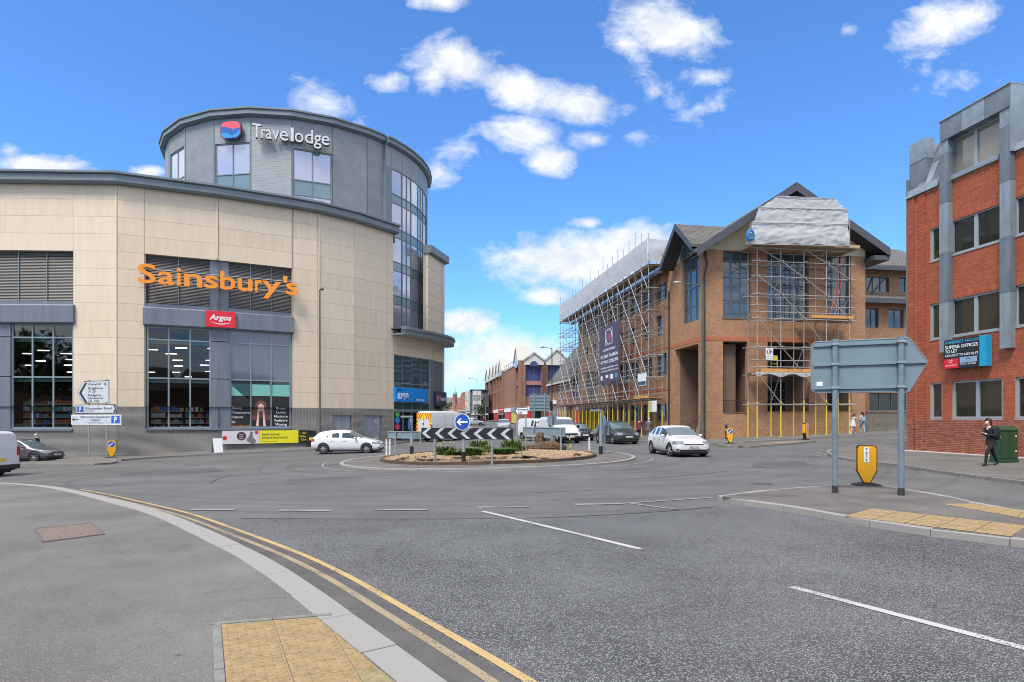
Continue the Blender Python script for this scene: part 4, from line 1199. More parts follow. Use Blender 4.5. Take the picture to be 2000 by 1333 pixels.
A490,A649=ray_hit(486,TR+.35),ray_hit(650,TR+.35)
FH=Fr.ab(tuple(A490+(A490-TC).normalized()*.25),tuple(A649+(A649-TC).normalized()*.25))
m_ledw=mat('letter_face_white',(.58,.58,.61),.35);m_ledk=mat('letter_side',(.03,.03,.035),.4)
hs=thing('hotel_sign','white rounded letters spelling the hotel name high on the grey tower','sign',FH.p(0,0,TZ-2),worldco=True)
hz=FH.z(497,270);cap=FH.z(497,241.5)-hz
for ch,p0,p1,sc in(('T',493,511,1),('r',511,519.5,1),('a',519.5,531,1),('v',532,546,1),('e',547,563,1),('l',568,574,1),('o',576,593,1),('d',596,612,1),('g',613,628,1),('e',628,644,1)):
 u0,u1=FH.u(p0),FH.u(p1)
 l_=text(ch,'letter',hs,FH,u0-.03,hz-.04,-.02,m_ledk,height=cap*sc+.08,width=u1-u0+.06,bold=.008,depth=.16)
 text(ch,'letter_face',l_,FH,u0,hz,.15,m_ledw,height=cap*sc,width=u1-u0,bold=.004,depth=.03)
A418=ray_hit(430,TR+.3);A480=ray_hit(473,TR+.3)
FE=Fr.ab(tuple(A418),tuple(A480))
em=thing('hotel_emblem','rounded square red and blue emblem with a sleeper shape on the tower','sign',FE.p(0,0,TZ-3),worldco=True)
e0,e1=FE.z(450,271),FE.z(450,238.5);eu0,eu1=FE.u(432),FE.u(470.5)
def rrect(u0,u1,z0,z1,r,n=5):
 out=[]
 for cx,cz_,s in((u1-r,z0+r,-90),(u1-r,z1-r,0),(u0+r,z1-r,90),(u0+r,z0+r,180)):
  for i in range(n+1):
   t=R(s+90*i/n);out.append((cx+r*math.cos(t),cz_+r*math.sin(t)))
 return out
mE=[mat('emblem_coral',(.72,.085,.12),.4),mat('emblem_blue',(.010,.10,.36),.4),mat('emblem_cyan',(.02,.26,.60),.4),mat('emblem_navy',(.004,.03,.12),.4)]
ew,eh=eu1-eu0,e1-e0
MB().fplate(FE,rrect(eu0-.05,eu1+.05,e0-.05,e1+.05,.5),-.1,.06).build('emblem_case',mE[3],em)
MB().fplate(FE,rrect(eu0,eu1,e0,e1,.46),.06,.075).build('emblem_sky',mE[0],em)
wave=lambda pts,w,m,nm:MB().fplate(FE,[(eu0+ew*x,e0+eh*y) for x,y in pts],.07,w).build(nm,m,em)
wave([(.02,.30),(.06,.17),(.16,.06),(.3,.005),(.7,.005),(.86,.06),(.96,.18),(.985,.4),(.985,.62),(.9,.56),(.78,.62),(.66,.50),(.55,.55),(.5,.62),(.42,.58),(.3,.68),(.15,.70),(.02,.72)],.085,mE[1],'emblem_hill')
wave([(.05,.22),(.16,.06),(.3,.012),(.66,.012),(.55,.14),(.40,.28),(.22,.34),(.04,.34)],.095,mE[2],'emblem_wave')
wave([(.62,.012),(.80,.05),(.92,.14),(.97,.3),(.96,.5),(.86,.34),(.76,.22),(.66,.2),(.58,.1)],.095,mE[2],'emblem_wave')
# gym wing beside it
gym=thing('gym_wing','beige corner wing with gym entrance, curved canopy and glazed front','building',(wall_pts[6][0],wall_pts[6][1],0),worldco=True)
gA,gB=Vector(wall_pts[6]),Vector(wall_pts[7])
mid1=gA.lerp(gB,.62)+Vector((.55,-.1))
GW=[Fr.ab(tuple(gA),tuple(mid1)),Fr.ab(tuple(mid1),tuple(gB))]
g0,g1=GW
CAN0,CAN1=g0 .z(768,655),g0 .z(768,636)
GT=g0 .z(768,692)
mb=MB()
hz_=[(g0 .u(768)+.12,g0 .L-.32,-1.4,GT)]
facade(mb,g0,0,g0 .L,-2,CAN0,hz_,0,.35)
hz2=[(.35,g1 .L-.25,-1.0,GT)]
facade(mb,g1,0,g1 .L,-2,CAN0,hz2,0,.35)
mb.build('lower_wall',m_clad,gym)
MB().fbox(g0,g0 .L-.32,g0 .L,.004,.06,-1.5,GT).fbox(g1,0,.35,.004,.06,-1.5,GT).build('corner_pier',m_band,gym)
gU=Fr.ab(tuple(g0 .p(g0 .u(836),-.02,0)[:2]),tuple(gB))
UT=gU.z(868,516)
for i in range(6):
 za,zb_=CAN1+(UT-CAN1)*i/6,CAN1+(UT-CAN1)*(i+1)/6
 ibox('cladding_panel',(m_clad,m_clad3,m_clad)[i%3],gym,gU,0,gU.L-.75,-.2,0,za+.012,zb_-.012)
 ibox('cladding_panel',m_clad2,gym,gU,gU.L-.72,gU.L,-.2,.01,za+.012,zb_-.012)
ibox('upper_backing',m_joint,gym,gU,0,gU.L-.02,-.5,-.19,CAN1,UT)
MB().sweep([tuple(gU.p(-.15,0,0)[:2]),tuple(gB),(gB.x-4,gB.y+3)],[(-.4,UT),(.3,UT),(.42,UT+.1),(.42,UT+.75),(-.4,UT+.75)]).build('roof_fascia',m_fascia,gym)
MB().quad((gB.x,gB.y,-2),(gB.x-8,gB.y+5,-2),(gB.x-8,gB.y+5,UT),(gB.x,gB.y,UT)).build('side_wall',m_clad2,gym)
for frx in GW:ibox('joint_strip',m_joint,gym,frx,0.02,frx.L,.0,.012,(GT+CAN0)/2-.015,(GT+CAN0)/2+.015)
ibox('joint_strip',m_joint,gym,g0,g0 .L-.03,g0 .L,.0,.014,GT,CAN0)
cp=[tuple(g0 .p(-.25,-.2,0)[:2]),tuple(g0 .p(-.25,1.1,0)[:2]),tuple(g0 .p(.2,1.45,0)[:2]),tuple(g0 .p(g0 .L*.5,1.75,0)[:2]),tuple(g1 .p(.2,1.7,0)[:2]),tuple(g1 .p(g1 .L*.6,1.45,0)[:2]),tuple(g1 .p(g1 .L+.4,.9,0)[:2]),tuple(g1 .p(g1 .L+.7,.1,0)[:2]),tuple(g1 .p(g1 .L+.4,-.6,0)[:2]),tuple(g1 .p(0,-1.5,0)[:2])]
cps=cp[:2]+[tuple(v) for v in smooth_line([Vector(c) for c in cp[1:9]],2)][1:]+cp[9:]
m_soff=mat('canopy_soffit',(.32,.335,.33),.6,var=.12,vs=1.5)
MB().prism(cps,CAN0,CAN0+.08).build('canopy_soffit',m_soff,gym)
MB().sweep(cps[1:-2],[(-.25,CAN0+.02),(.03,CAN0-.02),(.06,CAN0+.35),(-.25,CAN0+.35)]).build('canopy_fascia',m_fascia,gym)
MB().sweep(cps[1:-2],[(-.25,CAN0+.355),(.10,CAN0+.355),(.16,CAN0+.42),(.16,CAN0+.62),(-.25,CAN0+.72)]).build('canopy_edge',m_fascia,gym)
MB().prism(cps,CAN0+.5,CAN0+.62).build('canopy_roof',m_fascia_d,gym)
SG0,SG1=g0 .z(768,784.5),g0 .z(768,756.5)
gl0,gl1=g0 .u(768)+.12,g0 .L-.32
gbase=G(g0 .p(2,0,0).x,g0 .p(2,0,0).y)+.12
m_glass_teal=glass_mat('glass_teal',(.03,.075,.085),.05,spec=.8)
window(g0,gl0,gl1,SG1,GT,4,[.14],gym,-.15,m_frame,m_glass_teal,bar=.07,border=.08)
window(g0,gl0,gl1,2.35,SG0,4,1,gym,-.15,m_frame,m_glass_teal,bar=.07,border=.08)
window(g0,gl0,gl0+(gl1-gl0)*.26,gbase,2.3,1,1,gym,-.15,m_frame,m_glass_dark,bar=.07,border=.08)
window(g0,gl0+(gl1-gl0)*.74,gl1,gbase,2.3,1,1,gym,-.15,m_frame,m_glass_dark,bar=.07,border=.08)
d_=window(g0,gl0+(gl1-gl0)*.27,gl0+(gl1-gl0)*.73,gbase,2.3,2,1,gym,-.2,m_frame,m_glass_dark,bar=.14,border=.09,name='entrance_door')
ibox('door_handle',m_galv,d_,g0,gl0+(gl1-gl0)*.47,gl0+(gl1-gl0)*.48,-.14,-.1,gbase+.8,gbase+1.5)
ibox('head_rail',m_frame,gym,g0,gl0,gl1,-.2,.02,2.28,2.5)
window(g1,.35,g1 .L-.25,SG1-.3,GT,5,1,gym,-.15,m_frame,m_glass_pale if False else m_glass_blue,bar=.09,border=.08)
window(g1,.35,g1 .L-.25,1.9,SG0-.6,3,1,gym,-.15,m_frame,m_glass_dark,bar=.09,border=.08)
ibox('dark_infill',m_int,gym,g1,.35,g1 .L-.25,-.2,-.1,-1,1.9)
m_gymb=mat('gym_blue',(.004,.24,.70),.35);m_navy=mat('sign_navy',(.010,.022,.085),.35)
gs=thing('gym_sign','bright blue gym signboard above the entrance','sign',g0 .p(0,0,SG0),worldco=True)
gu1=g0 .u(832)
ibox('sign_board',m_gymb,gs,g0,.06,gu1,.02,.2,SG0,SG1)
hh=SG1-SG0
text('the','lettering',gs,g0,.28,SG0+hh*.74,.205,m_navy,height=hh*.2,width=.75,bold=.015)
text('gym','lettering',gs,g0,.3,SG0+hh*.34,.205,m_letter_w,height=hh*.42,width=gu1*.33,bold=.03)
text('gymgroup','lettering',gs,g0,gu1*.62,SG0+hh*.13,.205,m_letter_w,height=hh*.15,width=gu1*.26,bold=.02)
text('the','lettering',gs,g0,gu1*.55,SG0+hh*.13,.205,m_navy,height=hh*.13,width=gu1*.06)
for i,mm in enumerate((m_letter_w,m_red,m_navy)):disc(g0,gu1*(.27+.045*i),SG0+hh*.2,hh*.05,mm,.206,gs,'printed_dot',10)
for i,(nm,c,py,lab) in enumerate((('green',(.02,.50,.03),809,'green'),('sky',(.01,.30,.75),821.5,'blue'),('pink',(.72,.04,.12),834,'pink'))):
 uu=g0 .u(774);zc_=g0 .z(774,py)
 o=thing('round_sign','%s round sticker in the %s of a column of three by the gym door'%(lab,('top','middle','bottom')[i]),'sign',g0 .p(uu,0,zc_),worldco=True)
 disc(g0,uu+.25,zc_,.33,mat('disc_'+nm,c,.4),-.06+.002*i,o,'disc',18,.03,.30)
 text(('JOIN','24/7','NO')[i],'lettering',o,g0,uu+.25,zc_-.05,-.055+.002*i,m_letter_w,height=.10,align='c')
 if i!=1:text(('NOW','','FEE')[i],'lettering',o,g0,uu+.25,zc_-.18,-.055+.002*i,m_letter_w,height=.08,align='c')
o=thing('pink_sign','pink square sign in the gym window right of the door','sign',g0 .p(g0 .u(821),0,1.3),worldco=True)
u0=g0 .u(815);MB().fplate(g0,rrect(u0,gl1-.1,.75,2.15,.12),-.08,-.05).build('sign_face',mat('disc_pink2',(.70,.03,.10),.4),o)
text('24/7','lettering',o,g0,u0+.2,1.5,-.045,m_letter_w,height=.3)
hs2=thing('hotel_board','navy hotel signboard with emblem on the corner wing beside the gym sign','sign',g1 .p(0,0,3),worldco=True)
ibox('sign_board',m_navy,hs2,g1,.25,g1 .L+.05,.02,.22,SG0-.25,SG1-.1)
disc(g1,.95,SG0+.45,.36,mE[0],.225,hs2,'emblem_top');MB().fplate(g1,[(.62,SG0+.4),(.7,SG0+.18),(.95,SG0+.08),(1.2,SG0+.2),(1.3,SG0+.5),(1.1,SG0+.42),(.9,SG0+.5)],.222,.23).build('emblem_wave',mE[2],hs2)
text('Travelodge','lettering',hs2,g1,1.45,SG0+.3,.226,m_letter_w,height=.42,width=g1 .L-1.7,bold=.02)
# scaffolded brick offices
m_obrick=brick_mat('brick_office',(.475,.225,.102),(.32,.142,.065),(.36,.26,.18),dirt=.36,dark=(.11,.055,.03))
m_obrick_dk=brick_mat('brick_recess',(.20,.115,.075),(.15,.08,.05),(.2,.15,.12),dirt=.3,dark=(.03,.02,.02))  # darker office brick, shade of the recesses in its colour; also sills, copings
m_orangeb=mat('soldier_course',(.42,.135,.06),.85,var=.2,vs=4)
m_stucco=mat('stucco_cream',(.52,.47,.33),.9,var=.07,vs=1.0,bump=.2,bs=30)
m_barge=mat('bargeboard_slate',(.060,.064,.078),.5,var=.1,vs=2)
m_soffit=mat('soffit_dark',(.035,.037,.045),.6)
def tile_mat(name,c1,c2,h=.22):
 return brick_mat(name,c1,c2,(.03,.028,.027),w=.30,h=h,m=.018,dirt=.35,bump=.8)
m_tile=tile_mat('roof_tiles_grey',(.155,.145,.138),(.115,.108,.10))
m_wframe=mat('window_frame_slate',(.095,.125,.145),.45,.2)
m_oglass=glass_mat('glass_office',(.050,.072,.088),.035,spec=1.0)
m_pipe=mat('pipe_black',(.022,.022,.024),.5)
m_scaff=mat('scaffold_tube',(.40,.405,.395),.45,.4,var=.2,vs=9)
m_sleeve=mat('sleeve_yellow',(.60,.49,.045),.5,var=.12,vs=9)
m_plank=mat('plank_pine',(.42,.30,.165),.8,var=.3,vs=6)
m_plank2=mat('plank_orange',(.58,.29,.075),.75,var=.2,vs=5)
def sheet_mat():
 m=bpy.data.materials.new('debris_sheet_white');m.use_nodes=True
 nt=m.node_tree;N,L=nt.nodes,nt.links;b=N['Principled BSDF']
 b.inputs['Base Color'].default_value=(.60,.61,.62,1);b.inputs['Roughness'].default_value=.55
 out=N['Material Output'];tl=N.new('ShaderNodeBsdfTranslucent');tl.inputs[0].default_value=(.55,.56,.58,1)
 mx=N.new('ShaderNodeMixShader');mx.inputs[0].default_value=.35
 L.new(b.outputs[0],mx.inputs[1]);L.new(tl.outputs[0],mx.inputs[2]);L.new(mx.outputs[0],out.inputs['Surface'])
 MATS['sheet']=m;return m
m_sheet=sheet_mat()
OC=Vector((15.0,47.6))
FC=Fr(OC,(.987,.159));FL=Fr(OC,(.159,-.987))
off=thing('brick_office_building','brown brick office building with cream gables and grey tiled roofs behind scaffolding','building',(OC.x,OC.y,-.2),worldco=True)
UW=FC.u(1690)
Z=lambda px,py,w=0.0:FC.z(px,py,w)
zband=Z(1380,661);zst=Z(1400,488)
openF=[(FC.u(1412),FC.u(1461),Z(1412,806),Z(1412,667)),(FC.u(1499),FC.u(1580),Z(1540,803),Z(1540,668)),(FC.u(1612),FC.u(1664),Z(1640,803),Z(1640,670))]
winF=[(FC.u(1412),FC.u(1468),Z(1412,620),Z(1412,490)),(FC.u(1499),FC.u(1580),Z(1540,624),Z(1540,495)),(FC.u(1612),FC.u(1662),Z(1640,627),Z(1640,499))]
mb=MB();facade(mb,FC,0,UW,-1,zst,openF+winF,0,.45);mb.build('front_wall',m_obrick,off)
MB().fbox(FC,-.012,UW,.002,.02,zband-.17,zband+.17).build('soldier_band',m_orangeb,off)
for i,(a,b,c,d) in enumerate(winF):
 rows=[.27,.62,.86] if i!=1 else[.22,.5,.8]
 window(FC,a,b,c,d,3 if i!=1 else 5,rows,off,-.3,m_wframe,m_oglass,bar=.09,border=.1,tilt=.012)
 ibox('window_sill',m_obrick_dk,off,FC,a-.05,b+.05,-.3,.05,c-.12,c)
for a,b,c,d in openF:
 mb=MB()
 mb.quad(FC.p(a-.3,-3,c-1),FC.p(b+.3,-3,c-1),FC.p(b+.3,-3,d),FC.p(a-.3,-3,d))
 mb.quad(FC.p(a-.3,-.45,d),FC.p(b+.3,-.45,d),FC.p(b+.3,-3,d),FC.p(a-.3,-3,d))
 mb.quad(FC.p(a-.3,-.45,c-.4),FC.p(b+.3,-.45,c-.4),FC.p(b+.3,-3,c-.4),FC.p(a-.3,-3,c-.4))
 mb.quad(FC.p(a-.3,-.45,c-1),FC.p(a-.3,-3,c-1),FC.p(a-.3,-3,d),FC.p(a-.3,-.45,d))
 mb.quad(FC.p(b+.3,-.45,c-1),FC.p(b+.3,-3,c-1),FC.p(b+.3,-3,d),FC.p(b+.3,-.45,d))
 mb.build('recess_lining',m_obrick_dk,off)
 window(FC,a+(b-a)*.45,b-.15,c-.1,c+2.6,2,[.7],off,-2.9,m_wframe,m_glass_dark,bar=.07,border=.08)
 window(FC,a+.3,b-.2,c+3.2,d-.3,2,2,off,-2.9,m_wframe,m_glass_dark,bar=.07,border=.08)
 ibox('wall_lamp',m_whitep,off,FC,a+.55,a+.8,-2.98,-2.8,c+1.6,c+1.85)
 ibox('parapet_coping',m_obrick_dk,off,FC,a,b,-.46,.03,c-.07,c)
 rl=MB();rl.tube(FC.p(a,-.2,c+.95),FC.p(b,-.2,c+.95),.025,6)
 n=int((b-a)/.14)
 for i in range(1,n):rl.tube(FC.p(a+(b-a)*i/n,-.2,c),FC.p(a+(b-a)*i/n,-.2,c+.95),.010,4,caps=False)
 rl.build('railing',m_pipe,off)
WO=1.25
uR,zR=FC.u(1556,WO),FC.z(1556,357,WO)
uLe,zLe=FC.u(1362,WO),FC.z(1362,484,WO)
uRe,zRe=FC.u(1739,WO),FC.z(1739,486,WO)
zl0=zst
def zroof(u):return zR-(zR-zLe)*(uR-u)/(uR-uLe) if u<uR else zR-(zR-zRe)*(u-uR)/(uRe-uR)
MB().poly([FC.p(0,-.02,zst),FC.p(UW,-.02,zst),FC.p(UW,-.02,zroof(UW)-.4),FC.p(uR,-.02,zR-.5),FC.p(0,-.02,zroof(0)-.4)]).build('gable_stucco',m_stucco,off)
MB().poly([FC.p(uR-1.7,.03,zroof(uR-1.7)-.55),FC.p(uR+1.7,.03,zroof(uR+1.7)-.55),FC.p(uR,.03,zR-.75)]).build('gable_vent',m_soffit,off)
def roof_slab(fr,u0,z0,u1,z1,w0,w1,t,name):
 mb=MB();P=fr.p
 mb.hexa([P(u0,w1,z0-t),P(u1,w1,z1-t),P(u1,w0,z1-t),P(u0,w0,z0-t),P(u0,w1,z0),P(u1,w1,z1),P(u1,w0,z1),P(u0,w0,z0)])
 return mb.build(name,m_tile,off)
roof_slab(FC,uLe,zLe,uR,zR,-.1,WO-.05,.22,'roof_slope');roof_slab(FC,3.0,zroof(3.0),uR,zR,-16,-.11,.22,'roof_slope');roof_slab(FC,uR,zR,uRe,zRe,-16,WO-.05,.22,'roof_slope')
def barge(fr,u0,z0,u1,z1,w0,w1,dep,name='bargeboard'):
 MB().fplate(fr,[(u0,z0-dep),(u1,z1-dep),(u1,z1+.05),(u0,z0+.05)],w0,w1).build(name,m_barge,off)
barge(FC,uLe,zLe,uR,zR,WO-.05,WO+.02,.62);barge(FC,uR,zR,uRe,zRe,WO-.05,WO+.02,.62)
for u0,z0,u1,z1 in((uLe,zLe,uR,zR),(uR,zR,uRe,zRe)):
 MB().hexa([FC.p(u0,WO-.06,z0-.60),FC.p(u1,WO-.06,z1-.60),FC.p(u1,.02,z1-.60),FC.p(u0,.02,z0-.60),FC.p(u0,WO-.06,z0-.55),FC.p(u1,WO-.06,z1-.55),FC.p(u1,.02,z1-.55),FC.p(u0,.02,z0-.55)]).build('soffit',m_soffit,off)
for a,b,zt_,wq in((UW-.1,uRe+.02,zRe,-3),):
 zt2=zt_-.3
 MB().fbox(FC,a,b,wq,WO-.1,zt2-.62,zt2-.25).build('boxed_eaves',m_barge,off)
Lz=lambda px,py,w=0.0:FL.z(px,py,w)
uP,zP=FL.u(1318,WO),Lz(1318,438,WO)
uQ,zQ=FL.u(1289,WO),Lz(1289,518,WO)
uS,zS=2*uP-uQ-.1,zQ+.15
wa,wb_=FL.u(1331),FL.u(1366)
wz0,wz1=Lz(1348,630),Lz(1348,500)
oL=[(FL.u(1320),FL.u(1358),-.2,Lz(1340,676))]
mb=MB();facade(mb,FL,-36,0,-1.5,15.0,[],0,.4) if False else None
US=FL.u(1309)
mb=MB();facade(mb,FL,US,0,-1,zst,[(wa,wb_,wz0,wz1)]+[(FL.u(1318),FL.u(1364),-.9,Lz(1340,678))],0,.5)
mb.build('corner_wall',m_obrick,off)
MB().fbox(FL,US,.0,.002,.02,zband-.17,zband+.17).build('soldier_band',m_orangeb,off)
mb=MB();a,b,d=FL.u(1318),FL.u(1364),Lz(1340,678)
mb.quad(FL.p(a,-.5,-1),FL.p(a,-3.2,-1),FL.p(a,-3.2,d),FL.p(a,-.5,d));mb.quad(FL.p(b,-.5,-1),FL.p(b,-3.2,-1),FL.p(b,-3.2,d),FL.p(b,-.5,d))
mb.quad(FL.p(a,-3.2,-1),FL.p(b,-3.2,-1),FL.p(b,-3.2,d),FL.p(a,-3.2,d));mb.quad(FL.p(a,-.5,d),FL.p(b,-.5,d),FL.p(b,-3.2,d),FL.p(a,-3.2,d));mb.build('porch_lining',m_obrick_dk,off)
window(FL,a+.4,b-.3,.5,d-.4,2,[.45],off,-3.1,m_wframe,m_glass_dark,bar=.08,border=.08)
st=MB()
for i in range(6):st.fbox(FL,a+.2,b-.1,-.5-i*.3-.3,-.4-i*.3,-1,G(OC.x,OC.y)+.12+.17*i)
st.build('porch_steps',mat('step_stone',(.24,.20,.17),.9,var=.2,vs=4),off)
rl=MB();g_=G(OC.x,OC.y)
rl.tube(FL.p(a+.25,.1,g_+1.0),FL.p(a+.25,-1.9,g_+2.0),.03,6);rl.tube(FL.p(a+.25,.1,g_),FL.p(a+.25,.1,g_+1.0),.03,6);rl.build('handrail',m_pipe,off);rl=MB();rl.tube(FL.p(b-.3,.1,g_+1.0),FL.p(b-.3,-1.9,g_+2.0),.03,6);rl.tube(FL.p(b-.3,.1,g_),FL.p(b-.3,.1,g_+1.0),.03,6)
rl.build('handrail',m_pipe,off)
window(FL,wa,wb_,wz0,wz1,3,[.24,.52,.78],off,-.3,m_wframe,m_oglass,bar=.09,border=.1,tilt=.012)
uc=(wa+wb_)/2;rr_=(wb_-wa)/2
def zr2(u):return zP-(zP-zQ)*(uP-u)/(uP-uQ) if u<uP else zP-(zP-zS)*(u-uP)/(uS-uP)
MB().poly([FL.p(US,-.02,zst),FL.p(0,-.02,zst),FL.p(0,-.02,zr2(0)-.35),FL.p(uP,-.02,zP-.4),FL.p(US,-.02,max(zst+.05,zr2(US)-.35))]).build('gable_stucco',m_stucco,off)
ar_=[(uc+rr_*math.cos(math.pi*i/14),wz1+rr_*1.15*math.sin(math.pi*i/14)) for i in range(15)]
MB().fplate(FL,ar_,-.3,-.012).build('arch_pane',m_oglass,off)
mb=MB()
for(x0,y0),(x1,y1) in zip(ar_[:-1],ar_[1:]):mb.tube(FL.p(x0,.03,y0),FL.p(x1,.03,y1),.09,6)
for f_ in(.35,.68):mb.tube(FL.p(uc+rr_*(2*f_-1),.0,wz1),FL.p(uc+rr_*(2*f_-1),.0,wz1+rr_*1.0),.04,6)
mb.build('arch_frame',m_wframe,off)
roof_slab(FL,uQ,zQ,uP,zP,-7,WO-.05,.2,'roof_slope');
P=FL.p;wq_=WO-.05
MB().hexa([P(uP,wq_,zP-.2),P(uS,wq_,zS-.2),P(uS,-.1,zS-.2),P(uP,-6,zP-.2),P(uP,wq_,zP),P(uS,wq_,zS),P(uS,-.1,zS),P(uP,-6,zP)]).build('roof_slope',m_tile,off)
barge(FL,uQ,zQ,uP,zP,WO-.05,WO+.02,.5);barge(FL,uP,zP,uS,zS,WO-.05,WO+.02,.5)
for u0,z0,u1,z1 in((uQ,zQ,uP,zP),(uP,zP,uS,zS)):
 MB().hexa([FL.p(u0,WO-.06,z0-.5),FL.p(u1,WO-.06,z1-.5),FL.p(u1,.02,z1-.5),FL.p(u0,.02,z0-.5),FL.p(u0,WO-.06,z0-.45),FL.p(u1,WO-.06,z1-.45),FL.p(u1,.02,z1-.45),FL.p(u0,.02,z0-.45)]).build('soffit',m_soffit,off)
for pts_ in([FC.p(.18,.1,zst-.1),FC.p(.35,.1,zst-1.2),FC.p(.12,.1,zst-2.2),FC.p(.12,.1,-.1)],[FL.p(US-.1,.1,13.0),FL.p(US-.1,.1,.2)]):
 MB().path(pts_,.065,8).build('rainwater_pipe',m_pipe,off)
LW=-36.2
zrows=[(1.4,3.0),(5.6,7.6),(9.3,11.2),(12.5,14.0)]
holes=[]
s=US-3.1
while s>LW+1.0:
 for j,(c,d) in enumerate(zrows):
  holes.append((s,s+(2.3 if j!=2 else 1.5),c+.02*abs(s)*.0,d))
 s-=3.45
mb=MB();facade(mb,FL,LW,US,-1.5,15.0,holes,-.02,.3);mb.build('wing_wall',m_obrick,off)
for h in holes:window(FL,h[0],h[1],h[2],h[3],3 if h[1]-h[0]>2 else 2,[.62],off,-.22,m_wframe,m_oglass,bar=.06,border=.07,tilt=.015)
for z_ in(4.3,8.1,11.7):MB().fbox(FL,LW,US,-.01,.01,z_-.1,z_+.1).build('soldier_band',m_orangeb,off)
MB().quad(FL.p(LW,-.02,-1.5),FL.p(LW,-14,-1.5),FL.p(LW,-14,15),FL.p(LW,-.02,15)).build('wing_end_wall',m_obrick,off)
P=FL.p
MB().hexa([P(LW-.5,.9,14.7),P(US,.9,14.7),P(US,-7,18.4),P(LW-.5,-7,18.4),P(LW-.5,.9,14.95),P(US,.9,14.95),P(US,-7,18.7),P(LW-.5,-7,18.7)]).build('wing_roof',m_tile,off)
MB().fbox(FL,LW-.5,US,.75,1.0,14.55,14.9).build('eaves_gutter',m_barge,off)
FW=FC.sh(UW,-5.0)
wl=12.0
ez=FW.z(1720,527)
h_up=[(FW.u(1692),FW.u(1737),FW.z(1715,571),FW.z(1715,541)),(FW.u(1756),FW.u(1800),FW.z(1760,571),FW.z(1760,541))]
h_mid=[(FW.u(1691),FW.u(1716),FW.z(1715,641),FW.z(1715,603)),(FW.u(1735),FW.u(1765),FW.z(1735,641),FW.z(1735,604))]
h_lo=[(FW.u(1698),FW.u(1790),FW.z(1715,803),FW.z(1715,768))]
mb=MB();facade(mb,FW,-.2,wl,-1,ez,h_up+h_mid+h_lo,0,.3);mb.build('side_wing_wall',m_obrick,off)
for h in h_up:window(FW,*h,3,1,off,-.2,m_wframe,m_oglass,tilt=.012)
for h in h_mid:window(FW,*h,2,1,off,-.2,m_wframe,m_oglass,tilt=.012)
for h in h_lo:window(FW,*h,4,1,off,-.25,m_wframe,m_glass_dark)
P=FW.p
MB().hexa([P(-.5,1.2,ez-.1),P(wl,1.2,ez-.1),P(wl,-5,ez+3.2),P(-.5,-5,ez+3.2),P(-.5,1.2,ez+.12),P(wl,1.2,ez+.12),P(wl,-5,ez+3.5),P(-.5,-5,ez+3.5)]).build('side_wing_roof',m_tile,off)
MB().fbox(FW,-.5,wl,1.0,1.3,ez-.35,ez+.02).build('eaves_gutter',m_barge,off)
zc1=FW.z(1720,584)
MB().hexa([P(-.2,1.0,zc1-.3),P(wl,1.0,zc1-.3),P(wl,0.01,zc1+.2),P(-.2,.01,zc1+.2),P(-.2,1.0,zc1-.15),P(wl,1.0,zc1-.15),P(wl,.01,zc1+.4),P(-.2,.01,zc1+.4)]).build('lean_to_roof',m_tile,off)
MB().fbox(FW,-.2,wl,.85,1.12,zc1-.6,zc1-.2).build('eaves_gutter',m_barge,off)
for u_ in(2.4,6.0):
 MB().tube(FW.p(u_-1.6,.05,ez-2.6),FW.p(u_,1.0,ez-.3),.06,6).build('eaves_strut',m_barge,off)
MB().quad(FC.p(UW,0,-1),FC.p(UW,-5,-1),FC.p(UW,-5,zst+1.2),FC.p(UW,0,zst+1.2)).build('return_wall',m_obrick,off)
m_oldbrick=brick_mat('brick_old_dark',(.10,.085,.07),(.16,.135,.105),(.26,.24,.2),dirt=.5,dark=(.03,.03,.025),dscale=.8)
gw=thing('boundary_wall','low weathered dark brick boundary wall right of the scaffolded gable','wall',FC.p(UW+.1,-.5,0),worldco=True)
gz=FC.z(1710,806)
MB().fbox(FC,UW+.02,UW+13,-.8,-.45,-1,gz).build('wall_body',m_oldbrick,gw);MB().fbox(FC,UW+.02,UW+13,-.85,-.40,gz,gz+.1).build('wall_coping',m_obrick_dk,gw)
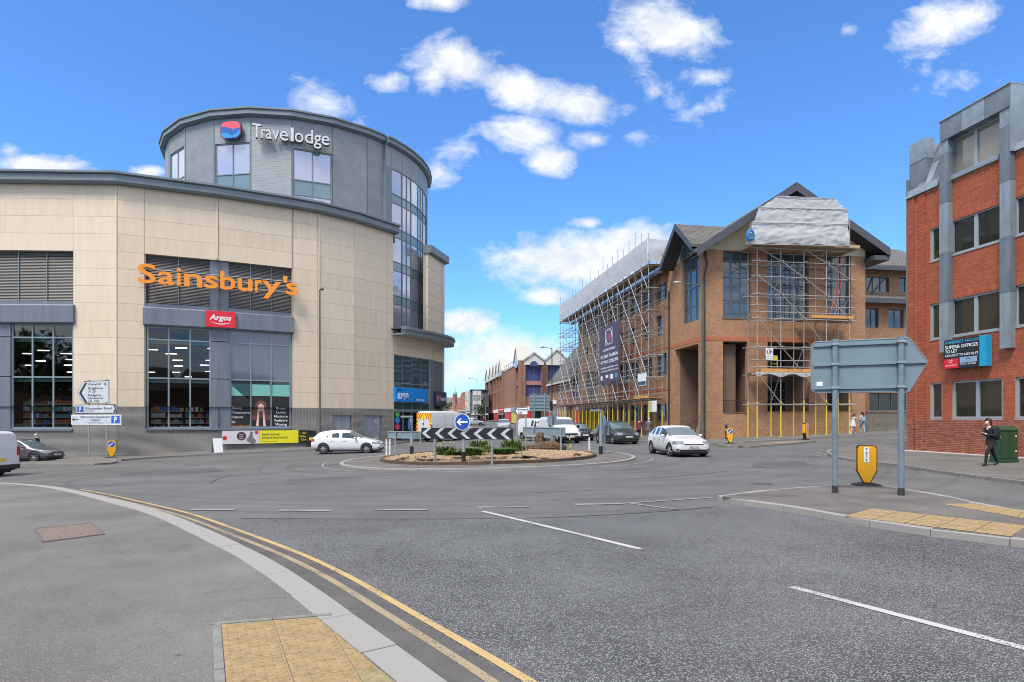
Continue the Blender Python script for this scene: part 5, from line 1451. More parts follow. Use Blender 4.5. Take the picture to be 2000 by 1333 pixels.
# scaffolds
TUBE=.033
def gz_(fr,u,w):
 p=fr.p(u,w,0);return G(p.x,p.y)+.115
def scaffold(t,fr,us,w0,w1,lifts,top,ylw,guards=True,ledger_px=None,seed=1,brace_every=3,over=.35):
 rr=random.Random(seed)
 for i,u in enumerate(us):
  for k,w in enumerate((w0,w1)):
   g=gz_(fr,u,w);zt=top(i,k)
   itube('standard',m_scaff,t,fr.p(u,w,g),fr.p(u+rr.uniform(-.02,.02),w,zt),TUBE)
   if ylw and(k==1 or rr.random()<.8):itube('yellow_sleeve',m_sleeve,t,fr.p(u,w,g+.01),fr.p(u,w,g+ylw),TUBE+.022,8)
   ibox('base_plate',m_sleeve if ylw else m_scaff,t,fr,u-.11,u+.11,w-.11,w+.11,g-.02,g+.03)
 for z in lifts:
  for w in(w0,w1):
   step=3 if len(us)>8 else len(us)
   i=0
   while i<len(us)-1:
    j=min(i+step,len(us)-1);dz=rr.uniform(-.04,.04)
    itube('ledger',m_scaff,t,fr.p(us[i]-over,w+.05,z+dz),fr.p(us[j]+over,w+.05,z+dz),TUBE);i=j
  for u in us:itube('transom',m_scaff,t,fr.p(u+.06,w0-.12,z+.06),fr.p(u+.06,w1+.25,z+.06),TUBE)
  if guards:
   for dz in(.5,1.0):
    i=0
    while i<len(us)-1:
     j=min(i+4,len(us)-1)
     if rr.random()<.8:itube('guard_rail',m_scaff,t,fr.p(us[i]-over,w1+.06,z+dz),fr.p(us[j]+over,w1+.06,z+dz+rr.uniform(-.03,.03)),TUBE)
     if rr.random()<.6:itube('guard_rail',m_scaff,t,fr.p(us[i]-over,w0+.06,z+dz+.1),fr.p(us[j]+over,w0+.06,z+dz+.1),TUBE)
     i=j
 for k,(za,zb_) in enumerate(zip(lifts[:-1],lifts[1:])):
  for i in range(k%brace_every,len(us)-1,brace_every):
   a,b=(i,i+1) if(k+i)%2 else(i+1,i)
   itube('brace',m_scaff,t,fr.p(us[a],w1+.1,za),fr.p(us[b],w1+.1,zb_),TUBE)
  for i in range((k+1)%4,len(us),4):itube('brace',m_scaff,t,fr.p(us[i]-.05,w0,za),fr.p(us[i]-.05,w1,zb_),TUBE)
def boards(t,fr,u0,u1,w0,w1,z,m,L=3.9,name='board',n=None):
 n=n or max(2,round((w1-w0)/.23));wd=(w1-w0)/n
 u=u0
 while u<u1-.05:
  e=min(u+L,u1)
  for i in range(n):ibox(name,m,t,fr,u+.01,e-.01,w0+wd*i+.006,w0+wd*(i+1)-.006,z+.004*(i%2),z+.038+.004*(i%2))
  u=e
def cloth(t,cor,nu,nv,amp,seed,name='debris_sheet',tuck=0.0):
 """wrinkled sheet between four corners (bl, br, tr, tl), given as world points"""
 rr=random.Random(seed);bl,br,tr,tl=[Vector(c) for c in cor]
 nrm=(br-bl).cross(tl-bl).normalized()
 ph=[(rr.uniform(.6,3.2),rr.uniform(0,6.28),rr.uniform(-.9,.9),rr.uniform(.3,1)) for _ in range(7)]
 mb=MB()
 for j in range(nv+1):
  for i in range(nu+1):
   a,b=i/nu,j/nv
   p=bl.lerp(br,a).lerp(tl.lerp(tr,a),b)
   L1=(br-bl).length;x,y=a*L1,b*(tl-bl).length
   nv3=lambda q:noise.noise(Vector((x*.45*q+y*.75*q,y*1.0*q-x*.5*q,seed*3.7+q)))
   d=1.1*nv3(.8)+.9*(1-2*abs(nv3(1.6)))+.45*(1-2*abs(nv3(3.4)))
   edge=.5+.5*math.sin(math.pi*min(1,max(0,b)))
   sag=.12*math.sin(a*L1*3.1+seed)*(1 if j==0 else .0)*tuck
   mb.v.append(p+nrm*d*amp*edge+Vector((0,0,sag)))
 for j in range(nv):
  for i in range(nu):
   k=j*(nu+1)+i;mb.f.append((k,k+1,k+nu+2,k+nu+1));mb.m.append(0)
 return mb.build(name,m_sheet,t,smooth=True,fix=False)
us=[-40.2+1.66*i for i in range(21)]
sc1=thing('scaffold','tall galvanised scaffold along the long side wing with white sheeting on top','scaffold',FL.p(-24,1,0),worldco=True)
top1=lambda i,k:(15.6 if k==0 else 18.3+(.8 if i%3==0 else 0)+(i*7%5)*.18)
scaffold(sc1,FL,us,.35,1.65,[3.35,5.35,7.35,9.35,11.35,13.35,15.35],top1,2.4,seed=4,brace_every=2)
boards(sc1,FL,us[0],us[-1]+.2,.3,1.9,3.5,m_plank);boards(sc1,FL,us[0],us[-1]+.2,.3,1.75,15.5,m_plank)
boards(sc1,FL,us[6],us[8],.3,1.6,7.45,m_plank)
ibox('toe_board',m_plank2,sc1,FL,us[-3],us[-1]+.3,1.75,1.79,3.5,3.74)
for i in range(10):
 a,b=us[2*i],us[2*i+2]
 cloth(sc1,[FL.p(a,1.75,15.65),FL.p(b,1.75,15.65),FL.p(b,1.72,17.85),FL.p(a,1.72,17.85)],24,8,.04,10+i,tuck=1)
FE2=Fr(FL.p(us[-1]+.12,1.75,0),FC.d)
cloth(sc1,[FE2 .p(0,0,15.7),FE2 .p(3.2,0,15.9),FE2 .p(3.2,0,17.6),FE2 .p(0,0,17.8)],14,7,.07,33,tuck=1)
FE3=Fr(FL.p(us[0]-.1,1.75,0),(-FC.d.x,-FC.d.y))
for z_ in(3.35,5.35,7.35,9.35,11.35,13.35,15.35):
 for dz in(0,.55,1.05):itube('guard_rail',m_scaff,sc1,FL.p(us[0]-.05,1.9,z_+dz),FL.p(us[0]-.05,-4.5,z_+dz),TUBE)
for w_ in(-1.2,-2.8,-4.4):
 for uu in(us[0],us[0]+1.4):
  itube('standard',m_scaff,sc1,FL.p(uu,w_,gz_(FL,uu,w_)),FL.p(uu,w_,16.4),TUBE)
us2=[FC.u(p,.3) for p in(1461,1506,1550,1593,1637)]
sc2=thing('scaffold','galvanised scaffold on yellow sleeved legs in front of the cream gable','scaffold',FC.p(8,1,0),worldco=True)
zl=[FC.z(1530,y,1.2) for y in(790,732,680,625,578,545,515)]
zpl=FC.z(1560,484,1.6)
scaffold(sc2,FC,us2,.3,1.6,zl+[zpl-.15],lambda i,k:(zpl+(1.0 if k==0 else 3.6 if i in(1,2,3) else 2.6)),2.75,guards=False,seed=9,brace_every=2,over=.5)
for z_ in(zl[1]+.55,zl[1]+1.05,zl[3]+.5,zl[3]+1.0):
 itube('guard_rail',m_scaff,sc2,FC.p(us2[0]-.6,1.66,z_),FC.p(us2[-1]+.4,1.66,z_),TUBE)
boards(sc2,FC,us2[0]-.2,us2[3],.35,1.6,zl[1]+.1,m_plank);boards(sc2,FC,us2[2],us2[-1]+.3,.35,1.6,zl[3]+.1,m_plank)
boards(sc2,FC,us2[0]-.45,us2[-1]+.55,-.1,2.1,zpl,m_plank)
ibox('toe_board',m_plank2,sc2,FC,us2[0]+.3,us2[1]+.55,1.66,1.70,zl[1]+.14,zl[1]+.42);ibox('toe_board',m_plank2,sc2,FC,us2[1]+.6,us2[3]-.6,1.66,1.70,zl[1]+.14,zl[1]+.42)
ibox('toe_board',m_plank2,sc2,FC,us2[2]+.6,us2[-1]+.3,1.66,1.70,zl[3]+.14,zl[3]+.36);ibox('toe_board',m_plank,sc2,FC,us2[0]-.4,us2[-1]+.5,2.1,2.14,zpl,zpl+.25)
cloth(sc2,[FC.p(us2[0]-.2,1.72,zl[1]-.1),FC.p(us2[2]+1,1.72,zl[1]-.12),FC.p(us2[2]+1,1.72,zl[1]+.12),FC.p(us2[0]-.2,1.72,zl[1]+.12)],30,3,.05,61,'hanging_sheet',1)
q=lambda px,py,w:FC.p(FC.u(px,w),w,FC.z(px,py,w))
cloth(sc2,[q(1459,476,2.2),q(1657,480,2.2),q(1656,436,2.15),q(1469,433,2.15)],60,16,.10,71,tuck=.6)
cloth(sc2,[q(1470,437,2.0),q(1656,441,2.0),q(1655,409,1.95),q(1483,404,1.95)],60,12,.085,72,tuck=.8)
cloth(sc2,[q(1484,407,1.9),q(1655,412,1.9),q(1628,388,1.85),q(1519,383,1.85)],48,10,.06,73)
for a_,b_ in((q(1466,435,2.26),q(1659,438.5,2.26)),(q(1482,405.5,2.06),q(1657,410,2.06)),(q(1517,384,1.95),q(1630,388.5,1.95)),(q(1457,477,2.28),q(1660,481,2.28))):itube('sheet_batten',m_scaff,sc2,a_,b_,.03)
cloth(sc2,[q(1458,478,2.2),q(1459,476,2.2),q(1469,433,2.15),q(1463,445,.4)],8,8,.05,74,'side_sheet')
MB().lathe([(.30,-.02),(.36,.0),(.30,.02)],(0,0,0),14,axis='y')
hose=thing('rope_coil','coil of blue rope hung at the left end of the white gable sheeting','rope',q(1466,460,2.35),FC_ang if False else math.atan2(FC.d.y,FC.d.x))
mb=MB()
for k in range(6):
 r_=.28+.05*(k%3);n=16
 pr=[Vector((r_*.8*math.cos(6.283*i/n),.03*k-.09,r_*1.15*math.sin(6.283*i/n))) for i in range(n+1)]
 mb.path(pr,.028,6)
mb.build('rope_loops',mat('rope_blue',(.02,.20,.50),.6),hose)
MB().tube((0,.04,.3),(0,-.12,.55),.02,5).build('rope_tie',mat('rope_blue'),hose)
ld=thing('ladder','red ladder leaning inside the right bay of the gable scaffold','ladder',FC.p(us2[-1]-.5,1.0,zl[3]+.15),worldco=True)
m_lad=mat('ladder_red',(.55,.10,.045),.5)
A0,A1=FC.p(us2[-1]-1.3,1.0,zl[3]+.15),FC.p(us2[-1]-.2,.9,zpl-.3)
dv=FC.d*.42
for k in(0,1):itube('stile',m_lad,ld,A0+Vector((dv.x,dv.y,0))*k,A1+Vector((dv.x,dv.y,0))*k,.035)
for i in range(16):
 p=A0 .lerp(A1,(i+.5)/16);itube('rung',m_lad,ld,p,p+Vector((dv.x,dv.y,0)),.018)
gt=thing('loading_gate','small yellow safety gate on the first lift of the gable scaffold','gate',FC.p(us2[1]-.2,1.5,zl[1]+.15),worldco=True)
ug=FC.u(1506,1.4);zg=zl[1]+.15
for k in(0,1):itube('gate_post',m_sleeve,gt,FC.p(ug+k*.52,1.4,zg),FC.p(ug+k*.52,1.4,zg+1.15),.03)
for z_ in(zg+.4,zg+.65):itube('gate_rail',m_sleeve,gt,FC.p(ug,1.4,z_),FC.p(ug+.52,1.4,z_),.025)
ibox('gate_panel',m_sleeve,gt,FC,ug-.02,ug+.54,1.38,1.42,zg+.95,zg+1.3)
m_plum=mat('banner_plum',(.068,.034,.085),.55,var=.12,vs=1.5);m_bred=mat('print_scarlet',(.62,.07,.07),.5)
ub=thing('notice_board','small white contractor board on the gable scaffold','sign',FC.p(us2[1],1.75,6),worldco=True)
z0,z1=FC.z(1503,703,1.75),FC.z(1503,680,1.75);u0,u1=FC.u(1496,1.75),FC.u(1510,1.75)
ibox('board_face',m_letter_w,ub,FC,u0,u1,1.72,1.75,z0,z1)
text('UP','lettering',ub,FC,(u0+u1)/2,z0+(z1-z0)*.52,1.755,mat('print_plum2',(.12,.02,.05),.5),height=.24,align='c',bold=.03)
ring_=MB();cu_,cz_=(u0+u1)/2,z0+(z1-z0)*.65
for i in range(16):ring_.tube(FC.p(cu_+.23*math.cos(.3927*i),1.757,cz_+.23*math.sin(.3927*i)),FC.p(cu_+.23*math.cos(.3927*(i+1)),1.757,cz_+.23*math.sin(.3927*(i+1))),.014,4)
ring_.build('print_ring',mat('print_plum2'),ub)
text('SCAFFOLDING','lettering',ub,FC,cu_,z0+.2,1.755,m_letter_k,height=.07,align='c');text('01268 763806','lettering',ub,FC,cu_,z0+.07,1.755,m_letter_k,height=.07,align='c')
bn=thing('scaffold_banner','large plum scaffolding company banner hung on the side wing scaffold','banner',FL.p(-18,1.9,6),worldco=True)
bu0,bu1=FL.u(1171,1.85),FL.u(1210,1.85)
bz1,bz0=FL.z(1210,626,1.85),FL.z(1210,744,1.85)
MB().fbox(FL,bu0,bu1,1.84,1.86,bz0,bz1).build('banner_sheet',m_plum,bn)
bw,bh=bu1-bu0,bz1-bz0;bc=(bu0+bu1)/2;W=1.866
def loop_line(pts,m,r=.03,nm='print_line'):
 mb=MB()
 for a,b in zip(pts,pts[1:]+pts[:1]):mb.tube(FL.p(a[0],W,a[1]),FL.p(b[0],W,b[1]),r,4)
 mb.build(nm,m,bn)
lc=bz0+bh*.80
loop_line([(bc+1.0*math.cos(.2618*i),lc+.75*math.sin(.2618*i)) for i in range(24)],m_letter_w)
loop_line([(bc-1.1,lc-.82),(bc+1.1,lc-.82),(bc+1.1,lc+.82),(bc-1.1,lc+.82)],m_letter_w)
text('UP','lettering',bn,FL,bc,lc-.3,W,m_bred,height=.62,width=1.2,align='c',bold=.03)
for s_,zf,hf,wf in(('SCAFFOLDING',.565,.042,.62),('01268 763806',.45,.055,.86),('07745 228270',.35,.055,.86),('info@upscaffolding.com',.26,.03,.86),('www.upscaffolding.co.uk',.205,.03,.86)):
 text(s_,'lettering',bn,FL,bc,bz0+bh*zf,W,m_letter_w,height=bh*hf,width=bw*wf,align='c',bold=.02)
for i,(fu,mm) in enumerate(((.12,m_letter_w),(.40,m_letter_w),(.64,m_letter_w),(.86,mat('print_teal',(.02,.25,.35),.5)))):
 u_=bu0+bw*fu
 if i==0:disc(FL,u_,bz0+bh*.1,.36,mm,W,bn,'printed_mark',14,.004,.3)
 else:ibox('printed_mark',mm,bn,FL,u_-.45,u_+.45,W-.004,W,bz0+bh*(.06 if i!=1 else .09),bz0+bh*.14)
for k,(px,py,w_,wd,hh_,lab,lines) in enumerate(((1254,742,1.9,1.0,.55,'small white estate board high on the near end of the wing scaffold',('LABOUR','MARKET')),(1275,794,1.9,.85,.48,'white and yellow safety notice under the wing scaffold boards',('WARNING','SCAFFOLD')))):
 u_,z_=FL.u(px,w_),FL.z(px,py,w_)
 o=thing('notice_board',lab,'sign',FL.p(u_,w_,z_),worldco=True)
 ibox('board_face',m_letter_w,o,FL,u_-wd,u_+wd,w_,w_+.03,z_-hh_,z_+hh_)
 if k:ibox('board_stripe',m_sleeve,o,FL,u_-wd+.05,u_-.1,w_+.03,w_+.035,z_-hh_+.05,z_+hh_-.05)
 else:ibox('board_stripe',m_navy,o,FL,u_-wd+.05,u_+wd-.05,w_+.03,w_+.034,z_-hh_+.05,z_-.15)
# red brick offices on the right
FS=Fr((18.95,26.0),(.159,-.987))
m_rb=[mat('brick_red_%d'%i,c,.8,var=.18,vs=14) for i,c in enumerate(((.385,.094,.040),(.36,.086,.037),(.41,.106,.046),(.335,.078,.034)))]
m_rbp=[mat('brick_plinth_%d'%i,c,.85,var=.3,vs=10) for i,c in enumerate(((.31,.10,.06),(.27,.085,.05),(.35,.13,.082),(.29,.115,.085)))]
m_mortar=mat('mortar_pink',(.40,.27,.20),.95,var=.1,vs=8)
m_zinc=mat('zinc_cladding',(.19,.23,.265),.48,.3,var=.32,vs=1.3,rgb2=(.125,.15,.172))
m_zinc2=mat('zinc_light',(.255,.31,.35),.45,.3,var=.25,vs=2)
m_sframe=mat('window_frame_pale',(.30,.36,.385),.5,.2)
m_sglass=glass_mat('glass_bronze',(.022,.021,.014),.04,spec=.7)
m_rbtex=brick_mat('brick_red_far',(.41,.112,.05),(.35,.09,.04),(.42,.28,.2),dirt=.12,dark=(.15,.05,.03))
red=thing('red_brick_office','bright red brick office block with zinc clad piers and sloping zinc top','building',FS.p(0,0,0),worldco=True)
zs=lambda y,px=1860:FS.z(px,y)
U=lambda px,w=0.0:FS.u(px,w)
uL,uEnd=U(1774),14.0
TOP=zs(352)
zw=[(zs(818),zs(745)),(zs(658),zs(585)),(zs(499),zs(431))]
wins=[]
for j,(a,b) in enumerate(zw):
 wins.append((U(1857 if j else 1860),U(1954 if j else 1958),a,b,2))
 wins.append((U(1817),U(1836 if j else 1840),a,b,1))
 wins.append((U(1981 if j else 1983),U(1981 if j else 1983)+2.1,a,b,2))
 for q_ in(3.0,6.0,9.0):wins.append((U(1981)+q_,U(1981)+q_+2.0,a,b,2))
holes=[w[:4] for w in wins]
groove=(U(1787.5),U(1791.5),.2,TOP)
UB=3.7
mb=MB();facade(mb,FS,uL,UB,-1,TOP,[h for h in holes if h[0]<UB]+[groove],-.012,.2);mb.build('mortar_wall',m_mortar,red)
MB().fbox(FS,groove[0]-.05,groove[1]+.05,-.3,-.16,-1,TOP).build('groove_back',m_dark,red)
mb=MB();facade(mb,FS,UB,uEnd,-1,TOP,[(max(h[0],UB),h[1],h[2],h[3]) for h in holes if h[1]>UB],0,.25);mb.build('far_brickwork',m_rbtex,red)
plz=zs(824)
cand=[]
rr=random.Random(12)
cw,chh=.225,.075
nrow=int((TOP-.1)/chh)
heads=sorted({round(h[3],3) for h in holes})
for r in range(nrow):
 z=.12+r*chh
 if z+chh>TOP:break
 soldier=any(h_<=z+.01<h_+.225 for h_ in heads)
 if soldier and not any(abs(z-h_)<chh for h_ in heads):continue
 pw=.06 if z<plz-.06 else(.03 if z<plz else 0.0)
 stepu,hgt=(.075,.225) if soldier else(cw,chh)
 u=uL-(cw/2 if r%2 and not soldier else 0)
 while u<UB:
  a,b=max(u,uL),min(u+stepu,UB)
  u+=stepu
  spans=[(a,b)]
  for h in holes+[groove,(U(1808)-.002,U(1808)+.002,-1,TOP)]:
   if h[2]<z+hgt/2<h[3]:
    ns=[]
    for s0,s1 in spans:
     if h[0]>=s1 or h[1]<=s0:ns.append((s0,s1));continue
     if h[0]>s0:ns.append((s0,h[0]))
     if h[1]<s1:ns.append((h[1],s1))
    spans=ns
  for s0,s1 in spans:
   if s1-s0<.016:continue
   ow=.05 if s1<U(1808) else 0.0
   cand.append((s0+.006,s1-.006,pw+ow,z+.0065,z+hgt-.0065,z<plz))
cand.sort(key=lambda c:FS.p((c[0]+c[1])/2,0,0).y-(c[1]-c[0])*3)
for n,(a,b,pw,z0,z1,lo) in enumerate(cand[:290]):
 ibox('brick',rr.choice(m_rbp if lo else m_rb),red,FS,a,b,pw-.06,pw+rr.uniform(-.002,.003),z0,z1)
mb=MB()
for(a,b,pw,z0,z1,lo) in cand[290:]:
 w1=pw+rr.uniform(-.002,.003);mi=rr.randrange(4)+(4 if lo else 0)
 P=FS.p;w0=pw-.06 if pw<.02 else-.02
 k=len(mb.v);mb.v+=[P(a,w0,z0),P(b,w0,z0),P(b,w0,z1),P(a,w0,z1),P(a,w1,z0),P(b,w1,z0),P(b,w1,z1),P(a,w1,z1)]
 for f in((4,5,6,7),(0,1,5,4),(2,3,7,6),(1,2,6,5),(3,0,4,7)):mb.f.append(tuple(k+q_ for q_ in f));mb.m.append(mi)
mb.build('brickwork',m_rb+m_rbp,red,uv=False,kind='stuff')
for(a,b,c,d,n) in wins:
 window(FS,a,b,c,d,n,1,red,-.11,m_sframe,m_sglass,bar=.16,border=.085,tilt=.008)
 ibox('window_ledge',m_sframe,red,FS,a-.02,b+.02,-.1,.03,c-.05,c)
MB().quad(FS.p(uL,-.05,-1),FS.p(uL,-14,-1),FS.p(uL,-14,TOP),FS.p(uL,-.05,TOP)).build('end_wall',m_rbtex,red)
zt3=zs(344)
pier_b=FS.z(1845,690);pier_b2=FS.z(1965,682)
ptop=FS.z(1836,240,.3)
for(p0,p1,zb_) in((1836,1853,pier_b),(1954,1975,pier_b2)):
 z=zb_;k=0
 while z<ptop-.9:
  z2=min(z+2.15,ptop-.85)
  ibox('zinc_pier',m_zinc if k%2 else m_zinc2,red,FS,U(p0,.2),U(p1,.2),-.1,.24,z+.008,z2);z=z2;k+=1
for k in range(2):ibox('zinc_pier',m_zinc,red,FS,U(1975)+2.55+k*3.0,U(1975)+2.95+k*3.0,-.1,.24,pier_b2,ptop-.85)
ibox('zinc_sill',m_zinc2,red,FS,U(1853),U(1954),-.3,.10,TOP-.02,zt3)
d0,d1=U(1835,.3),U(1973,.3)
n=3
for i in range(n):ibox('zinc_panel',(m_zinc,m_zinc2,m_zinc)[i],red,FS,d0+(d1-d0)*i/n+.01,d0+(d1-d0)*(i+1)/n-.01,-.4,.3,ptop-.85,ptop)
ibox('zinc_coping',m_zinc2,red,FS,d0-.05,d1+.03,-.5,.34,ptop,ptop+.05)
window(FS,U(1856),U(1954),zt3,ptop-.86,2,1,red,-.12,m_sframe,glass_mat('glass_top',(.20,.19,.16),.08,spec=.9),bar=.14,border=.08)
ibox('dormer_return',m_zinc2,red,FS,d1-.02,d1+.02,-2.5,.29,TOP,ptop)
def slope(u0,u1,zb_,zt_,w0,w1,name,m):
 MB().hexa([FS.p(u0,w0-.3,zb_),FS.p(u1,w0-.3,zb_),FS.p(u1,w0,zb_),FS.p(u0,w0,zb_),FS.p(u0,w1-.3,zt_),FS.p(u1,w1-.3,zt_),FS.p(u1,w1,zt_),FS.p(u0,w1,zt_)]).build(name,m,red)
uM0,uM1=U(1792),U(1835)
nm_=3
for i in range(nm_):
 for j in range(2):
  za,zb_=TOP+.35+(ptop-TOP-.6)*j/2,TOP+.35+(ptop-TOP-.6)*(j+1)/2
  wa_,wb2=.0-.75*j/2,.0-.75*(j+1)/2
  slope(uM0+(uM1-uM0)*i/nm_+.012,uM0+(uM1-uM0)*(i+1)/nm_-.012,za+.01,zb_-.01,wa_,wb2,'zinc_slope',(m_zinc,m_zinc2)[(i+j)%2])
slope(uL,uM1,TOP,TOP+.35,.12,.02,'zinc_gutter',m_zinc2)
slope(d1,uEnd,TOP,TOP+.3,.12,.02,'zinc_gutter',m_zinc2);slope(d1,uEnd,TOP+.31,ptop-.2,.0,-.75,'zinc_slope',m_zinc)
ibox('zinc_upstand',m_zinc,red,FS,uL,U(1806),-.5,-.06,TOP+.36,FS.z(1780,322));ibox('zinc_upstand',m_zinc2,red,FS,uL,U(1806),-.5,-.05,FS.z(1780,321),FS.z(1780,283))
MB().fbox(FS,uL+.3,uEnd,-12,-.8,TOP+.2,ptop-.25).build('roof_deck',m_fascia_d,red)
ibox('corner_flashing',m_fascia,red,FS,uL-.03,uL-.002,-.3,.09,1.0,TOP+.9)
ap_=PX([(1797,880),(1919,885.5),(1990,893),(1935,889.5),(1800,882.5)],.11)
ibox('stone_apron',mat('apron_stone',(.48,.45,.41),.85,var=.1,vs=3),red,FS,uL,6,.06,.38,-.3,G(18.7,26)+.135)
vs=thing('vase','pale pot on the ground floor window ledge of the red brick offices','vase',FS.p(U(1928),-.3,zs(818)+.02))
MB().lathe([(.06,0),(.09,.05),(.085,.22),(.10,.24)],n=12).build('pot',mat('pot_cream',(.5,.45,.28),.5),vs)
tb=thing('letting_board','dark navy letting board fixed to the red brick wall below the zinc pier','sign',FS.p(U(1845),.4,4),worldco=True)
lu0,lu1=U(1844,.34),U(1913,.34);lz1,lz0=FS.z(1844,666,.34),FS.z(1844,722,.34)
m_bnavy=mat('board_navy',(.010,.020,.030),.4);m_bcyan=mat('board_cyan',(.01,.30,.52),.4)
ibox('board_face',m_bnavy,tb,FS,lu0,lu1,.06,.34,lz0,lz1)
u_split=U(1914.5,.42)
ibox('board_edge',m_bcyan,tb,FS,lu1,U(1926,.34),.06,.342,lz0,lz1)
bw,bh=lu1-lu0,lz1-lz0;W=.346
m_cy=mat('letter_cyan',(.05,.36,.55),.4)
for s_,zf,hf,wf,mm in(('SOMERSET HOUSE',.86,.095,.95,m_cy),('SUPERB OFFICES',.69,.11,.93,m_letter_w),('TO LET',.545,.11,.36,m_letter_w),('4,236 SQ FT TO 8,652 SQ FT',.42,.075,.94,m_letter_w)):
 text(s_,'lettering',tb,FS,lu0+bw*.03,lz0+bh*zf,W,mm,height=bh*hf,width=bw*wf,bold=.015)
ibox('board_panel',m_red,tb,FS,lu0+.02,lu0+bw*.42,.33,.348,lz0+.02,lz0+bh*.34)
ibox('board_panel',mat('panel_pale',(.22,.36,.50),.4),tb,FS,lu0+bw*.46,lu0+bw*.94,.33,.348,lz0+bh*.17,lz0+bh*.36)
text('Knight','lettering',tb,FS,lu0+bw*.14,lz0+bh*.27,.351,m_letter_w,height=bh*.05);text('Frank','lettering',tb,FS,lu0+bw*.14,lz0+bh*.20,.351,m_letter_w,height=bh*.05)
text('020 7629 8171','lettering',tb,FS,lu0+bw*.05,lz0+bh*.09,.351,m_letter_w,height=bh*.055,width=bw*.34)
text('01737 243328','lettering',tb,FS,lu0+bw*.48,lz0+bh*.095,.347,m_letter_w,height=bh*.06,width=bw*.42)
MB().fplate(FS,[(lu0+bw*.62,lz0+bh*.27),(lu0+bw*.70,lz0+bh*.33),(lu0+bw*.78,lz0+bh*.27),(lu0+bw*.70,lz0+bh*.30)],.348,.352).build('roof_mark',m_bnavy,tb)
for u_ in(lu0+.2,lu1-.2):MB().fbox(FS,u_-.03,u_+.03,.0,.07,lz0+.3,lz1-.1).build('bracket',m_galv,tb)
cab=thing('utility_cabinet','dark green roadside utility cabinet with ridged lid against the red brick wall','cabinet',(0,0,0))
cp_=gp(1952,905,.11);cq=gp(1986,905,.11)
FK=Fr.ab((cp_.x,cp_.y),(cp_.x+.987,cp_.y+.02))
m_cab=mat('cabinet_green',(.020,.062,.028),.45,var=.18,vs=5)
gz0=G(cp_.x,cp_.y)+.11
cwid=FK.u(1988)-0;chh_=(905-832)/F*cp_.y
MB().fbox(FK,0,cwid,-.42,0,gz0,gz0+chh_*.88).build('cabinet_body',m_cab,cab)
for k in(0,1):ibox('cabinet_door',m_cab,cab,FK,.03+k*(cwid/2),cwid/2-.015+k*(cwid/2),0,.015,gz0+.18,gz0+chh_*.85)
P=FK.p;zz=gz0+chh_*.88
MB().hexa([P(-.03,.04,zz),P(cwid+.03,.04,zz),P(cwid+.03,-.46,zz),P(-.03,-.46,zz),P(-.03,-.19,zz+.14),P(cwid+.03,-.19,zz+.14),P(cwid+.03,-.23,zz+.14),P(-.03,-.23,zz+.14)]).build('cabinet_lid',m_cab,cab)
for z_ in(gz0+chh_*.72,gz0+chh_*.32):disc(FK,cwid-.08,z_,.03,m_letter_w,.022,cab,'lock',8,.01)
ibox('cabinet_plinth',m_cab,cab,FK,-.02,cwid+.02,-.44,.02,gz0-.05,gz0+.13)
# buildings further up the road
m_mbrick=brick_mat('brick_mall',(.30,.135,.085),(.25,.105,.065),(.27,.17,.13),dirt=.15,dark=(.1,.05,.04))
m_mgable=mat('gable_white',(.55,.54,.50),.8,var=.08,vs=.6)
m_mglass=mat('glass_violet',(.060,.070,.175),.12,spec=.8);m_mglass2=mat('glass_cobalt',(.015,.10,.34),.12,spec=.8)
m_mframe=mat('frame_mauve',(.16,.13,.20),.5)
def mall_bay(t,fr,u0,u1,zg,zt,zp,glass,arch=True,mid=None):
 """one bay: brick piers, two glazed storeys, white gable with an arched light"""
 pw=(u1-u0)*.14
 H=zt-zg
 za,zb_=zg+H*.44,zg+H*.63;zc,zd=zg+H*.70,zg+H*.96
 mb=MB();facade(mb,fr,u0,u1,zg-3,zt,[(u0+pw,u1-pw,za,zb_),(u0+pw,u1-pw,zc,zd)],0,.35);mb.build('bay_wall',m_mbrick,t)
 for u_ in(u0,u1):MB().fbox(fr,u_-pw*.8,u_+pw*.8,.01,.45,zg-3,zt+.3).build('pier',m_mbrick,t)
 MB().fbox(fr,u0+pw,u1-pw,.0,.12,zb_+.05,zc-.05).build('spandrel_band',mat('band_rose',(.36,.16,.14),.8),t)
 n=max(2,int((u1-u0-2*pw)/1.0))
 window(fr,u0+pw,u1-pw,za,zb_,n,1,t,-.15,m_mframe,glass,bar=.07,border=.08);window(fr,u0+pw,u1-pw,zc,zd,n,1,t,-.15,m_mframe,glass,bar=.07,border=.08)
 um=(u0+u1)/2
 MB().fplate(fr,[(u0+pw*.4,zd),(u1-pw*.4,zd),(u1,zt+.2),(um,zp),(u0,zt+.2)],.05,.5).build('gable',m_mgable,t)
 mb=MB()
 for a,b in(((u0-.1,zt+.15),(um,zp+.1)),((um,zp+.1),(u1+.1,zt+.15))):
  mb.hexa([fr.p(a[0],.7,a[1]),fr.p(b[0],.7,b[1]),fr.p(b[0],-1.6,b[1]),fr.p(a[0],-1.6,a[1]),fr.p(a[0],.7,a[1]+.3),fr.p(b[0],.7,b[1]+.3),fr.p(b[0],-1.6,b[1]+.3),fr.p(a[0],-1.6,a[1]+.3)])
 mb.build('gable_coping',mat('coping_stone',(.42,.40,.36),.85),t)
 if arch:
  r=(u1-u0)*.2
  MB().fplate(fr,[(um+r*math.cos(math.pi*i/10),zd-.3+r*1.25*math.sin(math.pi*i/10)) for i in range(11)],.4,.53).build('arch_light',glass,t)
mall=thing('brick_shopping_centre','red brick shopping centre with white pointed gables and blue glazing up the road','building',(3,112,1),worldco=True)
MF=Fr.ab(at(1018,112),at(1140,113.5))
zg=G(5,112)
zt=MF.z(1063,709);zp=MF.z(1040,692)
b1=MF.u(1063);b2=MF.u(1110)
